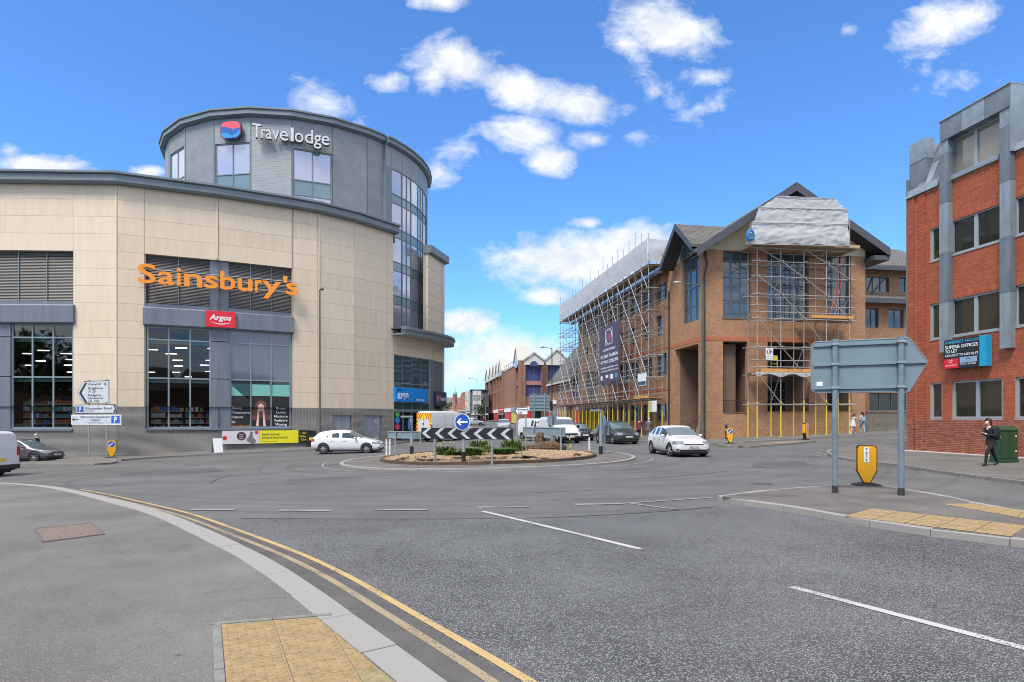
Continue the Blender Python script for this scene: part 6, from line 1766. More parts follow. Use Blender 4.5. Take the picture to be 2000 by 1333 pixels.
b0=MF.u(1021)
mall_bay(mall,MF,b0,b1,zg,zt,zp,m_mglass);mall_bay(mall,MF,b1,b2,zg,zt,zp+.6,m_mglass,False)
mall_bay(mall,MF,b2,MF.L,zg,zt,zp,m_mglass,False)
pA,pB=Vector(at(951,172)),Vector(at(1018,112))
MS=Fr.ab(tuple(pA),tuple(pB))
zg2=G(0,130)
ed=[0.0]+[MS.u(p) for p in(958.5,965,971.5,977.5,984,1009)]+[MS.L]
for i in range(7):
 if i==5:
  MB().fbox(MS,ed[5],ed[6],-.5,0,zg2-3,zt).build('plain_wall',m_mbrick,mall)
  MB().fbox(MS,ed[5],ed[6],-.6,.1,zt,zt+.35).build('wall_coping',mat('coping_stone'),mall)
  mb=MB()
  mb.path([MS.p(ed[5],-.2,zt+1.3),MS.p(ed[6],-.2,zt+1.3)],.06,5)
  for k in range(7):mb.tube(MS.p(ed[5]+(ed[6]-ed[5])*k/6,-.2,zt),MS.p(ed[5]+(ed[6]-ed[5])*k/6,-.2,zt+1.3),.05,5)
  mb.build('roof_rail',m_galv,mall)
 else:mall_bay(mall,MS,ed[i],ed[i+1],zg2,zt,zp+1.4,m_mglass2 if i in(3,4,6) else m_mglass,i in(4,6))
MB().prism([(pA.x,pA.y+.5),(pB.x,pB.y+.8),(MF.p(MF.L,-1,0).x,MF.p(MF.L,-1,0).y),(20,170),(5,175)],zg,zt-.2).build('roof_deck',m_fascia_d,mall)
m_shopred=mat('shop_red',(.50,.03,.03),.5)
for i in range(6):
 u0,u1=MF.L*i/6+.3,MF.L*(i+1)/6-.3
 ibox('shop_front',(m_shopred,m_glass_dark,m_shopred,m_sleeve,m_glass_dark,m_shopred)[i],mall,MF,u0,u1,.02,.2,zg-.3,zg+2.4)
 ibox('shop_fascia',(m_letter_w,m_shopred,m_letter_w,m_galv,m_shopred,m_galv)[i],mall,MF,u0,u1,.02,.3,zg+2.5,zg+3.2)
for i in range(5):
 u0=ed[1]+(MS.L-ed[1])*i/5+1.0;u1=u0+(MS.L-ed[1])/5-2
 ibox('shop_front',(m_glass_dark,m_shopred,m_glass_dark,m_shopred,m_sleeve)[i],mall,MS,u0,u1,.1,.5,zg2-.6,zg2+2.0);ibox('shop_fascia',(m_shopred,m_letter_w,m_shopred,m_letter_w,m_galv)[i],mall,MS,u0,u1,.1,.6,zg2+2.1,zg2+2.9)
wp=thing('white_panel_building','small dark brick block with white panelled bay windows before the shopping centre','building',at(930,158)+(1.4,),worldco=True)
WPf=Fr.ab(at(920,156),at(953,156.4));WPl=Fr.ab(at(909,168),at(920,156))
m_dkb=brick_mat('brick_charcoal',(.075,.072,.078),(.095,.09,.095),(.12,.12,.12),dirt=.2)
g3=1.2;t3=WPf.z(930,763)
MB().fbox(WPf,0,WPf.L,-9,0,g3-2,t3).build('block',m_dkb,wp);MB().fbox(WPf,-.3,WPf.L+.2,-9,.35,t3,t3+.25).build('roof_edge',m_soffit,wp)
for u0,u1 in((.5,2.4),):
 MB().fbox(WPf,u0-.1,u1+.2,.01,.9,WPf.z(930,808),WPf.z(930,764)).build('bay_body',m_mgable,wp)
 for y0,y1 in((782,772),(800,790)):window(WPf,u0,u1+.1,WPf.z(930,y0),WPf.z(930,y1),3,2,wp,.93,m_mgable,m_oglass,bar=.12,border=.1)
for y0,y1 in((782,770),(801,789)):window(WPf,WPf.u(938.5),WPf.u(943),WPf.z(940,y0),WPf.z(940,y1),1,2,wp,.06,m_mgable,m_oglass,bar=.12,border=.14)
MB().fbox(WPl,0,WPl.L,-.4,-.01,g3-2,t3).build('side_wall',m_dkb,wp);MB().fbox(WPl,WPl.L*.3,WPl.L*.8,-.005,.5,WPl.z(914,808),WPl.z(914,765)).build('side_bay',m_mgable,wp)
for y0,y1 in((783,773),(801,791)):window(WPl,WPl.L*.34,WPl.L*.76,WPl.z(914,y0),WPl.z(914,y1),2,1,wp,.53,m_mgable,m_oglass,bar=.2,border=.2)
MB().fbox(WPf,.1,WPf.L,.05,1.4,WPf.z(930,811),WPf.z(930,808)).build('shop_canopy',m_mgable,wp)
for i in range(3):ibox('shop_front',(m_mgable,m_glass_dark,mat('shop_green',(.05,.15,.10),.5))[i],wp,WPf,.2+i*1.4,1.3+i*1.4,.02,.12,0,WPf.z(930,812))
rh=thing('red_brick_house','red brick gabled house with a small green copper cupola in the distance','house',at(896,195)+(1.8,),worldco=True)
RF=Fr.ab(at(882,196),at(910,192));gz_h=1.5
m_rhb=brick_mat('brick_victorian',(.36,.15,.09),(.28,.11,.07),(.3,.2,.15),dirt=.2)
MB().fbox(RF,0,RF.L,-8,0,gz_h-2,RF.z(896,792)).build('walls',m_rhb,rh)
um=RF.u(903);zE_=RF.z(896,792)
MB().fplate(RF,[(RF.u(893),zE_),(RF.L,zE_),(RF.L,RF.z(905,770)),(um+.5,RF.z(905,767)),(um-.3,RF.z(905,767))],-6,0).build('gable_wall',m_rhb,rh)
MB().fbox(RF,RF.u(885),RF.u(890.5),-.5,.3,zE_-2,RF.z(890,771)).build('turret',m_rhb,rh)
c0=RF.p(RF.u(888.5),-.1,RF.z(889,771))
MB().lathe([(.75,0),(.7,.25),(.62,.7),(.38,1.1),(.12,1.35),(.1,1.7),(.2,1.85),(.02,2.4)],c0,12).build('cupola',mat('copper_green',(.20,.36,.28),.6),rh)
MB().fbox(RF,RF.u(904),RF.u(908),-.6,.1,RF.z(905,770),RF.z(905,765.5)).build('chimney',m_rhb,rh)
window(RF,RF.u(884),RF.u(887),RF.z(886,806),RF.z(886,797),1,2,rh,.04,m_mgable,m_oglass,bar=.15,border=.18);window(RF,RF.u(888.5),RF.u(891),RF.z(886,806),RF.z(886,797),1,2,rh,.04,m_mgable,m_oglass,bar=.15,border=.18)
m_rend=mat('render_pale',(.50,.49,.47),.9,var=.06,vs=.5);m_slate=mat('slate_far',(.13,.125,.13),.8,var=.2,vs=1)
for k,(px,D,yt,w,mm,lab) in enumerate(((874,260,781,9,m_rend,'pale rendered house on the far rise left of the cupola, nearest the hotel corner'),(884,275,776,10,m_rend,'pale rendered house on the far rise just left of the cupola'),(878,235,797,8,m_rhb,'small brick house below the pale houses on the far rise'))):
 x,y=at(px,D);zb_=G(x,D)+0
 h=thing('distant_house',lab,'house',(x,y,zb_),group='houses on the far rise',worldco=True)
 f=Fr((x-w/2,y),(1,0));ztop=CH+(HY-yt)/F*D
 MB().fbox(f,0,w,-8,0,zb_-1,ztop-2.6).build('walls',mm,h)
 MB().hexa([f.p(-.3,.3,ztop-2.6),f.p(w+.3,.3,ztop-2.6),f.p(w+.3,-8.3,ztop-2.6),f.p(-.3,-8.3,ztop-2.6),f.p(.8,-3.8,ztop),f.p(w-.8,-3.8,ztop),f.p(w-.8,-4.2,ztop),f.p(.8,-4.2,ztop)]).build('roof',m_slate,h)
 for i in range(3):
  for zz_ in(ztop-4.6,ztop-7.6):window(f,.8+i*w/3.3,2.2+i*w/3.3,zz_,zz_+1.5,2,1,h,.06,m_mgable,m_oglass,bar=.15,border=.15)
oh=thing('slate_roof_house','old brick house with steep slate roof beyond the scaffolded wing','house',FL.p(-44,0,.8),worldco=True)
o0,o1=-52.0,-37.2
hz0=7.1
hs_=[(o0+2+i*3.4,o0+3.3+i*3.4,a,b) for i in range(3) for a,b in((4.6,6.4),)]+[(o0+1.6+i*3.4,o0+4.0+i*3.4,1.4,3.6) for i in range(3)]
mb=MB();facade(mb,FL,o0,o1,-1,hz0,hs_,.6,.25);mb.build('walls',m_rhb,oh)
for h_ in hs_:window(FL,*h_,2,2,oh,.45,m_mgable,m_oglass,bar=.1,border=.1)
P=FL.p
MB().hexa([P(o0-.3,1.0,hz0),P(o1,1.0,hz0),P(o1,-9,hz0),P(o0-.3,-9,hz0),P(o0-.3,-3.6,hz0+6.0),P(o1,-3.6,hz0+6.0),P(o1,-4.4,hz0+6.0),P(o0-.3,-4.4,hz0+6.0)]).build('roof',m_tile,oh)
MB().fbox(FL,o0-.3,o1,.9,1.12,hz0-.2,hz0+.05).build('gutter',m_mgable,oh)
ibox('shop_board',m_letter_w,oh,FL,-50,-47,.62,.75,3.9,4.5)
# street lighting
m_lampg=mat('lamp_grey_green',(.085,.092,.082),.55,var=.15,vs=3);m_lamphead=mat('lamp_head',(.30,.33,.34),.45,.2);m_lamplens=mat('lamp_lens',(.5,.52,.5),.2)
def lamp_post(label,px,D,ytop,arm,r0=.10,r1=.055,m=None,head=.55,armrise=.25):
 x,y=at(px,D);g=G(x,y);z=CH+(HY-ytop)/F*D
 t=thing('street_lamp',label,'street lamp',(x,y,g),group='street lamps')
 H=z-g;m=m or m_lampg
 MB().tube((0,0,-.05),(0,0,1.5),r0*1.3,10).build('base_column',m,t,smooth=False)
 MB().tube((0,0,1.5),(0,0,H),r0*.85,10,r2=r1).build('column',m,t)
 s=1 if arm>0 else-1
 if abs(arm)>.05:
  MB().path([(0,0,H-.3),(s*.12,0,H-.06),(arm,0,H+armrise*.3)],.035,8).build('arm',m,t)
 hx=arm;L=head
 MB().lathe([(.02,-.0),(.13,.03),(.15,.09),(.11,.16),(.03,.19)],(hx+s*L/2*.9,0,H-.06+armrise*.3),12,sx=L*3.4,sy=.95).build('lamp_head',m_lamphead if abs(arm)>.05 else m,t,smooth=True)
 MB().lathe([(.08,-.02),(.11,.02)],(hx+s*L/2*.9,0,H-.06+armrise*.3),12,sx=L*3.0,sy=.9).build('lens',m_lamplens,t)
 return t
lamp_post('tall thin street lamp with small post-top head beside the supermarket wall',624.5,43.5,566,.02,.085,.05,None,.30,0)
lamp_post('street lamp with long arm reaching left at the corner of the brick offices',1371,46.0,556,-1.55,.13,.08,mat('lamp_green',(.10,.105,.075),.6,var=.25,vs=2),.7,.4)
lamp_post('dark street lamp with arm to the left in front of the shopping centre',1078,78,680,-.95,.09,.06,m_pipe,.6,.3)
lamp_post('distant street lamp with arm to the left before the white panelled block',931.5,122,740,-1.2,.09,.06,m_galv,.6,.3)
x,y=MS.p(ed[5]+1.5,-3,0)[:2];zr_=zt-.3
t=thing('roof_lamp','lamp column standing on the shopping centre roof','street lamp',(x,y,zr_))
MB().tube((0,0,0),(0,0,4.0),.09,8).build('column',m_galv,t);MB().tube((0,0,3.9),(.9,0,4.5),.07,6).build('arm',m_galv,t);MB().box(.7,1.6,-.15,.15,4.45,4.6).build('lamp_head',m_lamphead,t)
# signs and bollards
def on_ground(px,py,dz=0.0):
 p=gp(px,py,dz);return(p.x,p.y,G(p.x,p.y)+dz)
L0=Fr((0,0),(1,0))
def face_cam(p):return-math.atan2(p[0],p[1])
bp_=on_ground(1631,963,.11);bq=on_ground(1760,968,.11)
bs=thing('direction_sign','large blue-grey direction sign seen from behind on two posts, arrow end to the right','sign',((bp_[0]+bq[0])/2,(bp_[1]+bq[1])/2,bp_[2]),worldco=True)
FBS=Fr.ab(bp_[:2],bq[:2])
for q_ in(bp_,bq):
 MB().tube((q_[0],q_[1],q_[2]-.05),(q_[0],q_[1],q_[2]+.16),.064,14).build('post_foot',mat('post_foot_tar',(.035,.033,.032),.8,var=.4,vs=20),bs)
 MB().tube((q_[0],q_[1],q_[2]+.14),(q_[0],q_[1],FBS.z(1690,660)),.060,14).build('post',m_post,bs,smooth=False)
wS=-.10
su0,su1=FBS.u(1585,wS),FBS.u(1776,wS);sup=FBS.u(1812,wS);sz0,sz1=FBS.z(1690,766,wS),FBS.z(1690,664,wS);szm=(sz0+sz1)/2+.05
out=rrect(su0,su0+1,sz0,sz1,.12)
outl=[p for p in out if p[0]<su0+.5]
lft=sorted([p for p in out if p[0]<su0+.5 and p[1]>szm],key=lambda p:p[0],reverse=True)+sorted([p for p in out if p[0]<su0+.5 and p[1]<=szm],key=lambda p:p[0])
outline=[(su1,sz0),(sup,szm),(su1,sz1)]+lft
MB().fplate(FBS,outline,wS-.035,wS-.015).build('sign_plate',m_signback,bs)
MB().fplate(FBS,[(u,z) for u,z in outline],wS-.045,wS-.036).build('sign_face',m_signwhite,bs)
mb=MB()
ring_o=outline+outline[:1]
for a,b in zip(ring_o[:-1],ring_o[1:]):mb.tube(FBS.p(a[0],wS-.02,a[1]),FBS.p(b[0],wS-.02,b[1]),.016,6)
mb.build('edge_trim',m_signback,bs)
for z_ in(sz0+.10,szm,sz1-.08):
 ibox('stiffening_rail',m_signback,bs,FBS,su0+.04,(su1 if z_!=szm else sup)-.03,wS-.016,wS+.025,z_-.03,z_+.03)
 for q_ in(0,FBS.L):
  MB().fbox(FBS,q_-.075,q_+.075,-.078,.075,z_-.022,z_+.022).build('clamp',m_galv,bs)
ibox('maker_label',m_letter_w,bs,FBS,su0+.10,su0+.22,wS-.014,wS-.008,sz0+.15,sz0+.24)
def bollard(label,px,py,dz,h,w,turn,front=None,num=None,blk=False):
 p=on_ground(px,py,dz)
 t=thing('traffic_bollard',label,'bollard',p,face_cam(p)+turn,'internally lit yellow traffic bollards')
 MB().lathe([(w*.75,-.02),(w*.75,.02),(w*.45,.05)],n=14).build('base_plate',m_rubber,t)
 def outl(s):return[(-.07*s,.05),(.07*s,.05),(w/2*s,h*.36),(w/2*s,h*.93),(w*.40*s,h*(.985+.01)),(-w*.40*s,h*(.985+.01)),(-w/2*s,h*.93),(-w/2*s,h*.36)]
 MB().fplate(L0,outl(1.0),-.115,.115).build('shell_edge',m_black,t)
 for sg in(1,-1):
  o=[(u*.90,(z-h*.5)*.955+h*.51) for u,z in outl(1.0)]
  MB().fplate(L0,o,.113 if sg>0 else-.135,.135 if sg>0 else-.113).build('yellow_face',m_bolyel,t)
 for s_ in(-1,1):MB().hexa([(s_*w*.505,-.10,h*.40),(s_*w*.515,-.10,h*.40),(s_*w*.515,.10,h*.40),(s_*w*.505,.10,h*.40),(s_*w*.505,-.10,h*.92),(s_*w*.515,-.10,h*.92),(s_*w*.515,.10,h*.92),(s_*w*.505,.10,h*.92)]).build('side_face',m_bolyel,t)
 if front:
  disc(L0,0,h*.76,w*.40,m_letter_w,.139,t,'sign_rim',20,.004);disc(L0,0,h*.76,w*.365,m_blue,.143,t,'sign_disc',20,.004)
  r=w*.27;c=h*.76
  MB().fplate(L0,[(-r*.9,c-r*.9),(-r*.05,c-r*.85),(-r*.35,c-r*.55),(r*.75,c+r*.45),(r*.45,c+r*.75),(-r*.6,c-r*.3),(-r*.88,c-r*.05)],.142,.147).build('white_arrow',m_letter_w,t)
 if num:
  ibox('number_label',m_letter_w,t,L0,-.065,.045,.134,.139,h*.58,h*.955)
  for i,ch in enumerate(num):text(ch,'lettering',t,L0,-.01,h*(.955-.09*(i+1)),.141,m_letter_k,height=h*.068,align='c',bold=.02)
 return t
bollard('big yellow bollard with number label under the large grey sign back',1692,948,.11,.98,.44,R(6),num='7877')
bollard('yellow bollard with blue arrow disc at the left signs',218,894.5,.10,1.12,.50,R(-4),front=True)
bollard('yellow bollard with blue arrow disc on the small island before the offices',1425.5,866.5,.11,1.05,.42,R(10),front=True)
bollard('yellow bollard turned edge-on before the gable scaffold legs',1573,859,.11,1.15,.36,R(62),front=True)
kb=on_ground(1418.5,858,.11)
t=thing('black_bollard','slim black footway bollard beside the offices corner','bollard',kb)
MB().lathe([(.10,0),(.10,.06),(.075,.1),(.07,.85),(.095,.9),(.07,.97),(.085,1.05),(.03,1.14)],n=12).build('bollard_body',m_black,t,smooth=True);MB().lathe([(.076,.68),(.076,.76)],n=12).build('reflective_band',m_letter_w,t)
lp_=on_ground(174,893.5,.10);lq=on_ground(208,893.5,.10)
FDS=Fr.ab(lp_[:2],lq[:2])
ds=thing('direction_sign','stack of three white direction signs with car park boards on two posts','sign',(lp_[0],lp_[1],lp_[2]),worldco=True)
zt_=FDS.z(190,742)
for q_ in(lp_,lq):MB().tube((q_[0],q_[1],q_[2]-.05),(q_[0],q_[1],zt_),.05,10).build('post',m_galv,ds)
w_=.07
fz=lambda y:FDS.z(190,y,w_);fu=lambda x:FDS.u(x,w_)
def board(pts,m_edge,nm,inset=.035,face=m_signwhite):
 MB().fplate(FDS,pts,w_-.02,w_).build(nm+'_edge',m_edge,ds)
 cu_=sum(p[0] for p in pts)/len(pts);cz_=sum(p[1] for p in pts)/len(pts)
 hu=max(p[0] for p in pts)-min(p[0] for p in pts);hv=max(p[1] for p in pts)-min(p[1] for p in pts)
 MB().fplate(FDS,[(cu_+(u-cu_)*(1-2.4*inset/hu),cz_+(z-cz_)*(1-2.4*inset/hv)) for u,z in pts],w_-.001,w_+.006).build(nm+'_face',face,ds)
board([(fu(165),fz(788.5)),(fu(213),fz(788.5)),(fu(213),fz(744)),(fu(163.5),fz(744)),(fu(150),fz(767))],m_letter_k,'arrow_board')
MB().fplate(FDS,[(fu(167),fz(787)),(fu(171.5),fz(787)),(fu(159.5),fz(767.3)),(fu(171),fz(747)),(fu(166.5),fz(747)),(fu(154.5),fz(767.3))],w_+.004,w_+.010).build('arrow_chevron',m_letter_k,ds)
hT=abs(fz(750)-fz(746.5))*1.0
for s_,y_ in(('Gatwick',752.5),('Brighton',760.5),('A 23',766.8),('Reigate',774),('Godstone',780),('(A 25)',786)):
 text(s_,'lettering',ds,FDS,fu(172.8),fz(y_),w_+.009,m_letter_k,height=(fz(748)-fz(752.3)),width=(fu(172.8+3.55*len(s_))-fu(172.8)),bold=.022)
MB().fplate(FDS,[(fu(200),fz(751.2)),(fu(210),fz(750.6)),(fu(210),fz(751.8))],w_+.005,w_+.010).build('plane_body',m_letter_k,ds)
MB().fplate(FDS,[(fu(203.5),fz(751)),(fu(206.5),fz(747)),(fu(206.2),fz(751)),(fu(207),fz(755.2)),(fu(204.5),fz(752))],w_+.006,w_+.012).build('plane_wings',m_letter_k,ds)
board([(fu(148.5),fz(808)),(fu(225),fz(808)),(fu(230),fz(799)),(fu(225),fz(790.5)),(fu(148.5),fz(790.5))],m_letter_k,'car_park_board')
MB().fplate(FDS,[(fu(221),fz(806)),(fu(224),fz(806)),(fu(228),fz(799)),(fu(224),fz(792.5)),(fu(221),fz(792.5)),(fu(225),fz(799))],w_+.004,w_+.010).build('arrow_chevron',m_letter_k,ds)
ibox('parking_square',m_blue,ds,FDS,fu(151),fu(163.5),w_+.002,w_+.009,fz(805),fz(794))
text('P','lettering',ds,FDS,fu(157.3),fz(803.6),w_+.012,m_letter_w,height=fz(795.5)-fz(803.6),align='c',bold=.03)
text('Gloucester Road','lettering',ds,FDS,fu(166),fz(800),w_+.009,m_letter_k,height=fz(795.5)-fz(800),width=fu(219)-fu(166),bold=.022);text('LONG STAY','lettering',ds,FDS,fu(166),fz(804.5),w_+.009,m_letter_k,height=fz(802)-fz(804.5),width=fu(184)-fu(166),bold=.01)
board([(fu(139),fz(830)),(fu(236.5),fz(830)),(fu(236.5),fz(810.5)),(fu(139),fz(810.5))],m_letter_w,'car_park_board')
ibox('parking_square',mat('sign_blue_bright',(.015,.09,.48),.4),ds,FDS,fu(217.5),fu(234),w_+.002,w_+.009,fz(827),fz(812.5))
text('P','lettering',ds,FDS,fu(226),fz(825),w_+.012,m_letter_w,height=fz(814)-fz(825),align='c',bold=.03)
text('Warwick Quadrant','lettering',ds,FDS,fu(157),fz(816.7),w_+.009,m_letter_k,height=fz(812.5)-fz(816.7),width=fu(215)-fu(157),bold=.022);text('Upper','lettering',ds,FDS,fu(187),fz(822.2),w_+.009,m_letter_k,height=fz(818.5)-fz(822.2),width=fu(196)-fu(177),align='c',bold=.022)
text('SHORT STAY','lettering',ds,FDS,fu(187),fz(827.5),w_+.009,m_letter_k,height=fz(825)-fz(827.5),width=fu(200)-fu(172),align='c',bold=.01)
MB().fplate(FDS,[(fu(141),fz(820)),(fu(145),fz(816.5)),(fu(144.5),fz(819.2)),(fu(154),fz(819.2)),(fu(154),fz(820.8)),(fu(144.5),fz(820.8)),(fu(145),fz(823.5))],w_+.004,w_+.010).build('arrow',m_letter_k,ds)
# roundabout furniture
def post(t,x,y,z0,z1,r,m=m_galv,nm='post',n=10):MB().tube((x,y,z0),(x,y,z1),r,n).build(nm,m,t)
def bed_z(x,y):
 d=(Vector((x,y))-RC).length
 return G(x,y)+(mound_h(x,y) if d<RI else .07)
cA=gp(849,908,.07);cB=gp(961,906,.12)
FCH=Fr.ab((cA.x,cA.y),(cB.x,cB.y))
ch=thing('chevron_board','long black and white chevron board on posts across the front of the roundabout','sign',(cA.x,cA.y,G(cA.x,cA.y)),worldco=True)
c0,c1=FCH.u(823,.06),FCH.u(1002,.06);cz0,cz1=FCH.z(910,858,.06),FCH.z(910,836.5,.06)
MB().fbox(FCH,c0,c1,.03,.06,cz0,cz1).build('board',m_letter_k,ch)
m_chevw=mat('chevron_white',(.42,.45,.50),.45,var=.1,vs=6)
hc=cz1-cz0;n=7;pitch=(c1-c0)/7.0
for i in range(n):
 a=c0+pitch*(i+.10);st_,wd=hc*.62,pitch*.30
 if i==0:a=c0+.03
 MB().fplate(FCH,[(a,(cz0+cz1)/2),(a+st_,cz0+.012),(a+st_+wd,cz0+.012),(a+wd,(cz0+cz1)/2),(a+st_+wd,cz1-.012),(a+st_,cz1-.012)],.058,.066).build('white_chevron',m_chevw,ch) if a+st_+wd<c1 else None
for px in(849,961):
 u_=FCH.u(px);p=FCH.p(u_,0,0);post(ch,p.x,p.y,bed_z(p.x,p.y)-.05,cz1-.03,.045)
p=FCH.p(FCH.u(905),-.02,0);g_=bed_z(p.x,p.y)
kl_=thing('keep_left_sign','round blue sign with white left arrow on a post behind the chevron board','sign',(p.x,p.y,g_),math.atan2(FCH.d.y,FCH.d.x))
zc_=FCH.z(905,824.5)-g_;r_=15.2/F*p.y
post(kl_,0,0,-.05,.42,.09,m_black,'post_base',12);post(kl_,0,0,.40,zc_+.40,.075,m_galv,'post',12)
disc(L0,0,zc_,r_+.03,m_whitep,.12,kl_,'sign_rim',32,.05);disc(L0,0,zc_,r_,m_blue,.126,kl_,'sign_disc',32,.008)
a=r_*.78
MB().fplate(L0,[(-a,zc_),(-a*.42,zc_-a*.55),(-a*.10,zc_-a*.55),(-a*.45,zc_-a*.15),(a,zc_-a*.15),(a,zc_+a*.15),(-a*.45,zc_+a*.15),(-a*.10,zc_+a*.55),(-a*.42,zc_+a*.55)],.124,.133).build('white_arrow',m_letter_w,kl_)
MB().box(-.22,.26,-.16,.05,zc_+.40,zc_+.46).build('lamp_hood',m_galv,kl_,bevel=.015)
def edge_sign(label,px,D,ybase,ytop,hood,turn,disc_py,r=.30):
 x,y=at(px,D);g=bed_z(x,y) if(Vector((x,y))-RC).length<RO else G(x,y)
 t=thing('keep_left_sign',label,'sign',(x,y,g),turn)
 zt=CH+(HY-ytop)/F*D-g
 post(t,0,0,-.05,.40,.10,m_black,'post_base',12);post(t,0,0,.38,zt*.55,.085,m_galv,'lower_post',12);post(t,0,0,zt*.55,zt,.055,m_galv,'upper_post',10)
 MB().box(-.06,.06,-.55 if hood<0 else-.05,.05 if hood<0 else .55,zt-.03,zt+.06).build('lamp_hood',m_galv,t,bevel=.015)
 zc=CH+(HY-disc_py)/F*D-g
 disc(L0,0,zc,r,m_signback,.12,t,'sign_back',24,.03);disc(L0,0,zc,r-.02,m_blue,.135,t,'sign_disc',24,.012)
 return t
edge_sign('sign post with hooded lamp standing edge-on at the left of the roundabout',804,30.5,883,815,-1,R(-68),829)
edge_sign('sign post with hooded lamp at the right rim of the roundabout',1173.5,30.0,881,803,1,R(112),823)
edge_sign('grey post with a round sign back before the white van',1077.5,33.2,862,806,1,R(165),821)
def back_board(label,pxa,pxb,Da,Db,ya,yb,posts,hgt):
 A_,B_=at(pxa,Da),at(pxb,Db);f=Fr.ab(A_,B_)
 t=thing('chevron_board',label,'sign',(A_[0],A_[1],G(*A_)),worldco=True)
 z1=f.z(pxa,ya)
 MB().fbox(f,0,f.L,.0,.03,z1-hgt,z1).build('board_back',m_signback,t)
 MB().fbox(f,0,f.L,-.02,-.001,z1-hgt,z1).build('board_face',m_letter_k,t)
 for dz in(.03,hgt-.03):ibox('stiffening_rail',m_galv,t,f,0,f.L,.03,.06,z1-hgt+dz-.02,z1-hgt+dz+.02)
 for px in posts:
  p_=f.p(f.u(px),.09,0);post(t,p_.x,p_.y,bed_z(p_.x,p_.y)-.05,z1-.02,.045)
back_board('grey back of a chevron board at the left of the roundabout',758,829,31.8,31.0,842.5,0,(774,823),.38)
back_board('grey back of a chevron board on the right behind the tree stump',1022,1104,33.5,31.0,834,0,(1044,1098),.44)
back_board('small grey board end beside the hooded post at the right rim',1177,1190,31.5,29.8,830,0,(1184,),.5)
def marker(label,px,py,hgt,r,cols,lean=0.0,twin=False):
 p=gp(px,py,.1);z=bed_z(p.x,p.y)
 t=thing('marker_post',label,'post',(p.x,p.y,z),0);t.rotation_euler=(0,lean,0)
 n=len(cols)
 for i,m in enumerate(cols):
  for k in((0,.17) if twin else(0,)):MB().tube((k,k*.3,hgt*i/n-(.05 if i==0 else 0)),(k,k*.3,hgt*(i+1)/n),r,8).build('post_section',m,t)
marker('pair of white marker posts at the left end of the gravel bed',755,888,.85,.05,(m_whitep,m_whitep),0,True)
marker('white marker post at the right end of the gravel bed',1151,879,.72,.045,(m_whitep,m_whitep))
marker('leaning yellow and black marker post right of the tree stump',1115,872,.85,.035,(m_sleeve,m_black,m_sleeve,m_black),R(-9))
def flat_sign(name,label,pxa,pxb,D,yt,yb,posts,back=False,slats=0):
 A_,B_=at(pxa,D),at(pxb,D);f=Fr.ab(A_,B_)
 t=thing(name,label,'sign',(A_[0],A_[1],G(*A_)),worldco=True)
 z1,z0=f.z(pxa,yt),f.z(pxa,yb)
 for px in posts:
  p_=f.p(f.u(px),.05 if back else-.06,0);post(t,p_.x,p_.y,G(p_.x,p_.y)-.05,z1+(.1 if back else-.05),.05)
 return t,f,z0,z1
t,f,z0,z1=flat_sign('route_sign','white arrow-ended route sign with black lettering beyond the roundabout',1003,1031,41,796,810.5,(1010,1027))
MB().fplate(f,[(f.u(1008),z0),(f.L,z0),(f.L,z1),(f.u(1008),z1),(f.u(1002.5),(z0+z1)/2)],.0,.03).build('sign_edge',m_letter_k,t)
MB().fplate(f,[(f.u(1008.3),z0+.03),(f.L-.03,z0+.03),(f.L-.03,z1-.03),(f.u(1008.3),z1-.03),(f.u(1003.6),(z0+z1)/2)],.029,.036).build('sign_face',m_letter_w,t)
MB().fplate(f,[(f.u(1008.2),z0+.05),(f.u(1010.2),z0+.05),(f.u(1006.5),(z0+z1)/2),(f.u(1010.2),z1-.05),(f.u(1008.2),z1-.05),(f.u(1004.2),(z0+z1)/2)],.035,.04).build('arrow_chevron',m_letter_k,t)
text('Reigate','lettering',t,f,f.u(1011),z0+(z1-z0)*.57,.041,m_letter_k,height=(z1-z0)*.27,width=f.u(1029)-f.u(1011),bold=.02);text('A25','lettering',t,f,f.u(1011),z0+(z1-z0)*.15,.041,m_letter_k,height=(z1-z0)*.27,width=f.u(1020)-f.u(1011),bold=.02)
t,f,z0,z1=flat_sign('direction_sign','large slatted grey back of a direction sign beyond the roundabout',1034,1073,56,770,803.5,(1043.5,1064),True)
for i in range(5):ibox('sign_plank',m_signback,t,f,0,f.L,-.02,.0,z0+(z1-z0)*i/5+.012,z0+(z1-z0)*(i+1)/5-.012);ibox('stiffening_rail',m_post,t,f,0,f.L,.0,.04,z0+(z1-z0)*(i+.95)/5-.03,z0+(z1-z0)*(i+.95)/5+.03)
t,f,z0,z1=flat_sign('sign_board','black board on a post before the shopping centre entrance',944,960,92,795,808,(948,),True);MB().fbox(f,0,f.L,-.03,.0,z0,z1).build('board_face',m_black,t)
t,f,z0,z1=flat_sign('sign_board','red and white plate on a post before the shopping centre',975,983.5,95,797.5,803.5,(981,),False);MB().fbox(f,0,f.L,.0,.03,z0,z1).build('plate',m_shopred,t);ibox('plate_bar',m_letter_w,t,f,.05,f.L-.05,.03,.036,z0+(z1-z0)*.35,z0+(z1-z0)*.6)
x,y=at(1077,58);t=thing('traffic_signal','traffic signal head with a red cover beside the slatted sign back','traffic signal',(x,y,G(x,y)))
post(t,0,0,-.05,3.4,.06);MB().box(-.18,.12,-.15,.1,2.55,3.45).build('signal_head',m_black,t);MB().lathe([(.14,0),(.16,.2),(.13,.34)],(-.45,0,2.95),10).build('red_cover',m_shopred,t);MB().tube((-.45,0,3.05),(0,0,3.05),.03,6).build('bracket',m_galv,t)
ab=on_ground(424,884,.11);t=thing('sandwich_board','small folding board standing on the footway by the supermarket','sign',ab,face_cam(ab)+R(25))
